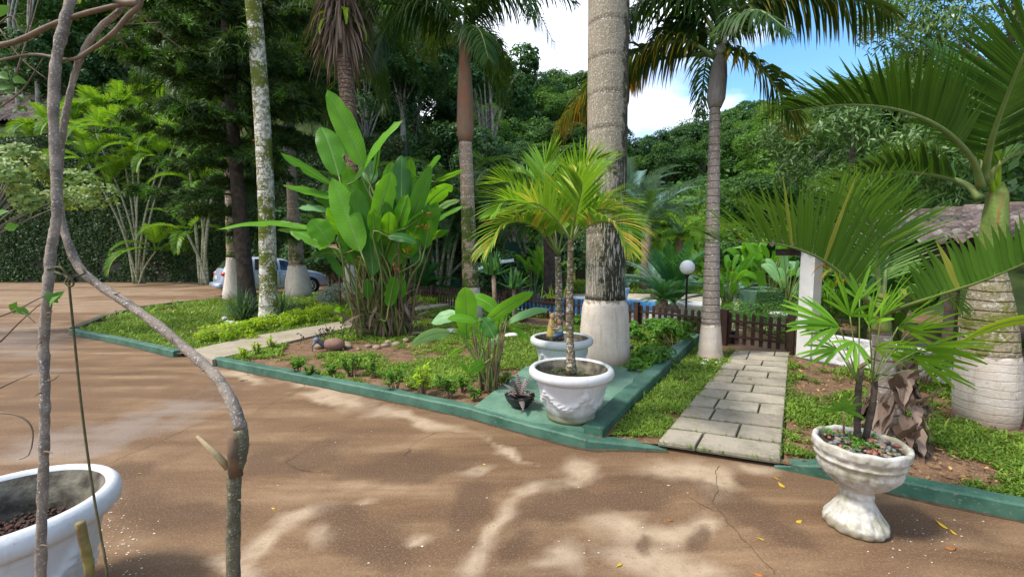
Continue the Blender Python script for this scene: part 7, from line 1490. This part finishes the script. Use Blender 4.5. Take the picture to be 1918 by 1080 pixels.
mb = MB(); box(mb, (-.36, -.3, 0), (.36, .3, .76), taper=.02); mb.build('tank_body', simple('tank_green', (.03, .075, .045), (.06, .12, .075), 4, .8, .3), o, False); mb = MB(); n = 900; q = rng.uniform((-.38, .2), (.38, .86), (n, 2)); q = q[rng.random(n) < (q[:, 1]-.1)*1.1]; leaves(mb, np.c_[q[:, 0], np.full(len(q), -.33), q[:, 1]], np.array([[0, -1, .3]])+rng.normal(0, .4, (len(q), 3)), .035, .7, rng.random(len(q))); stuff(mb.build('creeper', M['shrub'], o))
# hedge grass behind the gate
stuff(tag(bush('leafy ground plants covering the soil behind the gate', A(1440, 620, 8.9)*[1, 1, 0], 1.3, .25, 5000, .07, 'shrub', .35, ncl=30, name='ground_plants', cat='ground plants', lift=.12), 'leafy ground plants covering the soil behind the gate', 'ground plants'))

# ------------------------------------------------------------------ far buildings
b = A(20, 200, 29.5); b[2] = float(terr(b[0], b[1])); b[2] += .5; r = thing('house', 'house with a pale clay tile roof above the creeper wall at the left edge', 'house', b)
zt = A(0, 222, 28)[2]-b[2]; mb = MB(); box(mb, (-6, -.5, -3), (3.4, 5, zt)); mb.build('wall', M['wall'], r, False)
tiles(r, np.array([-6.6, -1.6, 0]), np.array([1, 0, 0.]), np.array([0, 1, 0.]), 10.6, 3.6, .80, zt-.1, 9, .26, .05)
mb = MB(); box(mb, (-1, -.54, zt-1.9), (.6, -.50, zt-.8)); mb.build('window', M['glass'], r, False)
b = np.array([-3.9, 20.6, 0]); mb = MB(); box(mb, (-1.8, 0, -.1), (5.0, .2, 2.15)); o = mb.build('garden_wall', M['tealwall'], None, False, b); tag(o, 'teal green painted wall behind the far picket fence', 'wall')
b = A(1090, 500, 24)*[1, 1, 0]; b[2] = float(terr(b[0], 24)); r = thing('garden_house', 'small yellow garden house glimpsed left of the thickest palm trunk', 'building', b)
mb = MB(); box(mb, (-.9, 0, 0), (1.6, 2.5, 1.75)); mb.build('wall', simple('yellow_render', (.60, .48, .20), (.5, .4, .18), 3, .8), r, False)
mb = MB(); box(mb, (-.35, -.02, 0), (.3, .0, 1.35)); mb.build('door', M['darkbark'], r, False)
mb = MB(); mb.add([[-1.3, -.5, 1.7], [2, -.5, 1.7], [2, 1.3, 2.5], [-1.3, 1.3, 2.5], [-1.3, 3, 1.7], [2, 3, 1.7], [-1.3, -.5, 1.62], [2, -.5, 1.62], [2, 1.3, 2.42], [-1.3, 1.3, 2.42]], np.array([[0, 1, 2, 3], [3, 2, 5, 4], [7, 6, 9, 8], [0, 6, 7, 1]])); mb.build('roof', M['cream'], r, False)
b = A(925, 520, 13.6)*[1, 1, 0]; r = thing('canopy', 'pale sloping canopy on thin posts behind the tall-stemmed rosette plant', 'canopy', b)
mb = MB(); mb.add([[-.65, -.3, 1.05], [.0, -.3, 1.30], [.62, -.3, 1.42], [-.65, .9, 1.10], [0, .9, 1.38], [.62, .9, 1.44], [-.65, -.3, 1.02], [0, -.3, 1.27], [.62, -.3, 1.36]], np.array([[0, 1, 4, 3], [1, 2, 5, 4], [6, 7, 1, 0], [7, 8, 2, 1]])); mb.build('cover', simple('pale_canvas', (.50, .55, .60), None, 4, .6), r, True)
for x_ in (-.62, .6):
    for y_ in (-.25, .85): mb = MB(); tube(mb, [[x_, y_, 0], [x_, y_, 1.06+.28*(x_ > 0)]], .02, 6); mb.build('post', M['black'], r)

# ------------------------------------------------------------------ stones, ornaments, litter
SG = 'white stones in a ring round the mossy palm'
mb = MB(); blob(mb, (0, 0, 0), (1, .75, .62), 14, 9, .16); SM = mb.mesh('stone', M['stone']); mb = MB(); blob(mb, (0, 0, 0), (.8, 1, .6), 14, 9, .2); SM2 = mb.mesh('stone', M['stone'])
def stone(px, py, s_, lab, grp=None, me=None, mat=None):
    c = G(px, py, .05); o = place(me or rnd.choice((SM, SM2)), 'stone', None, (c[0], c[1], .05+s_*.35), (0, 0, rnd.uniform(0, 6)), s_); tag(o, lab, 'stone', grp); return o
for k, (px, py) in enumerate(((421, 601), (426, 606), (432, 609), (440, 610), (449, 610))): stone(px, py, rnd.uniform(.08, .11), 'rounded white stone in the ring round the strap leaf clump left of the mossy palm', 'white stones left of the mossy palm')
for k, (px, py) in enumerate(((540, 602), (546, 598), (550, 604), (543, 606), (536, 607))): stone(px, py, rnd.uniform(.07, .11), 'rounded white stone right of the mossy palm behind the lime shrub', 'white stones right of the mossy palm')
stone(524, 588, .10, 'single pale stone lying on the lawn right behind the mossy palm')
for px, py in ((607, 573), (612, 571), (618, 574), (624, 573)): stone(px, py, .10, 'white stone at the foot of the silvery bush', 'white stones under the silvery bush')
for px, py, lab in ((1318, 683, 'white stone left at the foot of the ringed palm'), (1346, 681, 'white stone right at the foot of the ringed palm'), (1322, 676, 'small white stone touching the ringed palm')): o = stone(px, py, .055, lab); o.location.z = .05
for px, py, lab, s_ in ((845, 625, 'flat white stone on the lawn behind the small heliconia', .16), (866, 622, 'second flat white stone behind the small heliconia', .13), (958, 632, 'flat white stone on the lawn left of the rear pot', .14), (975, 627, 'small flat white stone nearest the rear pot', .10)):
    o = stone(px, py, s_, lab); o.scale[2] *= .45
mb = MB(); blob(mb, (0, 0, 0), (1, .8, .6), 14, 9, .14); TS = mb.mesh('stone', M['tanstone'])
for px, py in ((598, 652), (612, 650), (652, 652), (672, 656), (690, 651), (706, 654), (722, 650), (742, 648), (728, 644), (760, 640), (772, 634), (650, 648)): stone(px, py, rnd.uniform(.045, .085), 'tan stone edging the heliconia bed', 'tan stones edging the heliconia bed', TS)
b = G(622, 656, .05); r = thing('pelican_ornament', 'stone bird ornament with reddish back at the edge of the heliconia bed', 'ornament', b)
mb = MB(); blob(mb, (.03, 0, .10), (.17, .12, .10), 16, 10, .06); mb.build('body', simple('reddish_stone', (.26, .12, .08), (.16, .10, .08), 12, .8, .4), r); mb = MB(); tube(mb, smoothpath([[-.10, -.04, .10], [-.17, -.07, .16], [-.19, -.09, .19]], 3), [.05, .04, .04], 8); blob(mb, (-.20, -.10, .19), (.05, .045, .045)); tube(mb, [[-.21, -.12, .18], [-.24, -.18, .10], [-.23, -.18, .02]], [.02, .014, .006], 6); mb.build('head', simple('blue_grey_stone', (.14, .16, .20), (.09, .10, .12), 12, .8, .3), r)
b = G(1180, 668, .05); r = thing('garden_spotlight', 'tiny black spotlight on a stake right of the thickest palm', 'lamp', b); mb = MB(); tube(mb, [[0, 0, -.05], [0, 0, .12]], .006, 5); mb.build('stake', M['black'], r); mb = MB(); tube(mb, [[-.02, 0, .13], [.04, -.02, .155]], [.018, .03], 10); mb.build('lamp_head', M['black'], r)
b = G(438, 586, .05)-[0, 0, 0]; o = place(None, 'x'); bpy.data.objects.remove(o)
b = A(634, 462, 9.35); r = thing('bird_feeder', 'red-brown hanging bird feeder half hidden behind the heliconia leaves', 'bird feeder', (b[0], b[1], 0)); mb = MB(); tube(mb, [[0, 0, 0], [0, 0, b[2]-.08]], .018, 6); mb.build('pole', M['darkbark'], r); mb = MB(); z_ = b[2]
mb.add([[-.2, -.14, z_-.05], [.2, -.14, z_-.05], [.2, 0, z_+.05], [-.2, 0, z_+.05], [-.2, .14, z_-.05], [.2, .14, z_-.05], [-.2, -.14, z_-.075], [.2, -.14, z_-.075], [.2, .14, z_-.075], [-.2, .14, z_-.075]], np.array([[0, 1, 2, 3], [3, 2, 5, 4], [6, 9, 8, 7], [0, 6, 7, 1], [4, 5, 8, 9]])); mb.add([[.2, -.14, z_-.05], [.2, .14, z_-.05], [.2, 0, z_+.05], [-.2, -.14, z_-.05], [-.2, 0, z_+.05], [-.2, .14, z_-.05]], np.array([[0, 1, 2], [3, 4, 5]])); mb.build('roof', simple('red_brown_paint', (.16, .045, .025), None, 6, .6), r, False)
o = thing('log', 'short cut log leaning against the low white wall left of the urn plant', 'log', G(1588, 700, .05)); mb = MB(); tube(mb, [[0, 0, .0], [.09, .02, .15]], .022, 8); tube(mb, [[.02, .02, .04], [.16, .03, .07], [.32, 0, .20]], [.035, .03, .02], 8, wob=.1); mb.build('wood', M['drystem'], o)
# fallen leaves on the driveway
LM = []
for k in range(3):
    mb = MB(); strips(mb, [[0, 0, .004]], np.array([[1, 0, .25]]), np.array([[0, 1, 0]]), .075, .028+.008*k, .6, 6, [.2, .8, 1, .9, .6, .3, .02], .6, .5, 3, .5*(k-1)); LM.append(mb.mesh('fallen_leaf', M['yellowleaf'] if k < 2 else simple('brown_leaf', (.35, .14, .03), (.22, .08, .02), 20, .7)))
LB = {1775: 'large yellow leaf lying right of the urn foot', 1792: 'slim yellow leaf tip nearest the large leaf right of the urn', 1770: 'brown-orange leaf lying right of the urn foot', 1165: 'curled ochre leaf at the bottom centre of the driveway', 1250: 'small ochre leaf lying right of centre on the driveway', 1459: 'yellow leaf below the corner of the paved path', 1470: 'curved yellow leaf lying below the paved path', 1492: 'yellow leaf lying left of the urn', 1432: 'small bright yellow leaf left of the urn foot', 265: 'tiny yellow leaf on the driveway right of the left pot', 515: 'pale leaf right of the curved stem', 1405: 'brown leaf lying on the paved path', 640: 'small faded leaf near the middle of the driveway', 1428: 'orange leaf at the bottom edge below the urn', 905: 'pale fleck-like leaf in the centre of the driveway'}
for px, py, k, s_ in ((1775, 991, 0, 1.2), (1792, 1002, 0, .8), (1770, 1026, 2, .9), (1165, 1054, 0, .7), (1250, 972, 2, .5), (1459, 898, 0, .7), (1470, 913, 1, 1.), (1492, 978, 1, .7), (1432, 1011, 0, .6), (265, 886, 0, .4), (515, 952, 1, .4), (1405, 708, 2, 1.1), (640, 760, 0, .5), (1428, 1076, 2, .6), (905, 868, 1, .4)):
    z = .08 if px == 1405 else .002; c = G(px, py, z); o = place(LM[k], 'fallen_leaf', None, c, (rnd.uniform(-.2, .2), 0, rnd.uniform(0, 6)), s_); tag(o, LB[px], 'leaf')
mb = MB(); M['fleck'] = simple('white_fleck', (.66, .62, .54), None, 5, .8, 0); pts = []
for k in range(190):
    if k < 105: px, py = rnd.gauss(222, 30), rnd.gauss(1000, 38)
    elif k < 150: px, py = rnd.uniform(500, 1300), rnd.uniform(800, 1060)
    else: px, py = rnd.gauss(1730, 60), rnd.gauss(1010, 30)
    if py > 1078 or (k < 105 and px < 190): continue
    c = G(px, py, .0035); s_ = rnd.uniform(.002, .0065); a = np.linspace(0, 2*PI, 7, endpoint=False)+rnd.uniform(0, 1); rr_ = s_*rng.uniform(.5, 1, 7); ax = rnd.uniform(.5, 1.8)
    mb.add(np.c_[c[0]+rr_*np.cos(a)*ax, c[1]+rr_*np.sin(a), np.full(7, .0035)], np.arange(7)[None])
o = stuff(mb.build('petal_litter', M['fleck'])); tag(o, 'tiny white petals and flecks scattered over the driveway', 'litter')
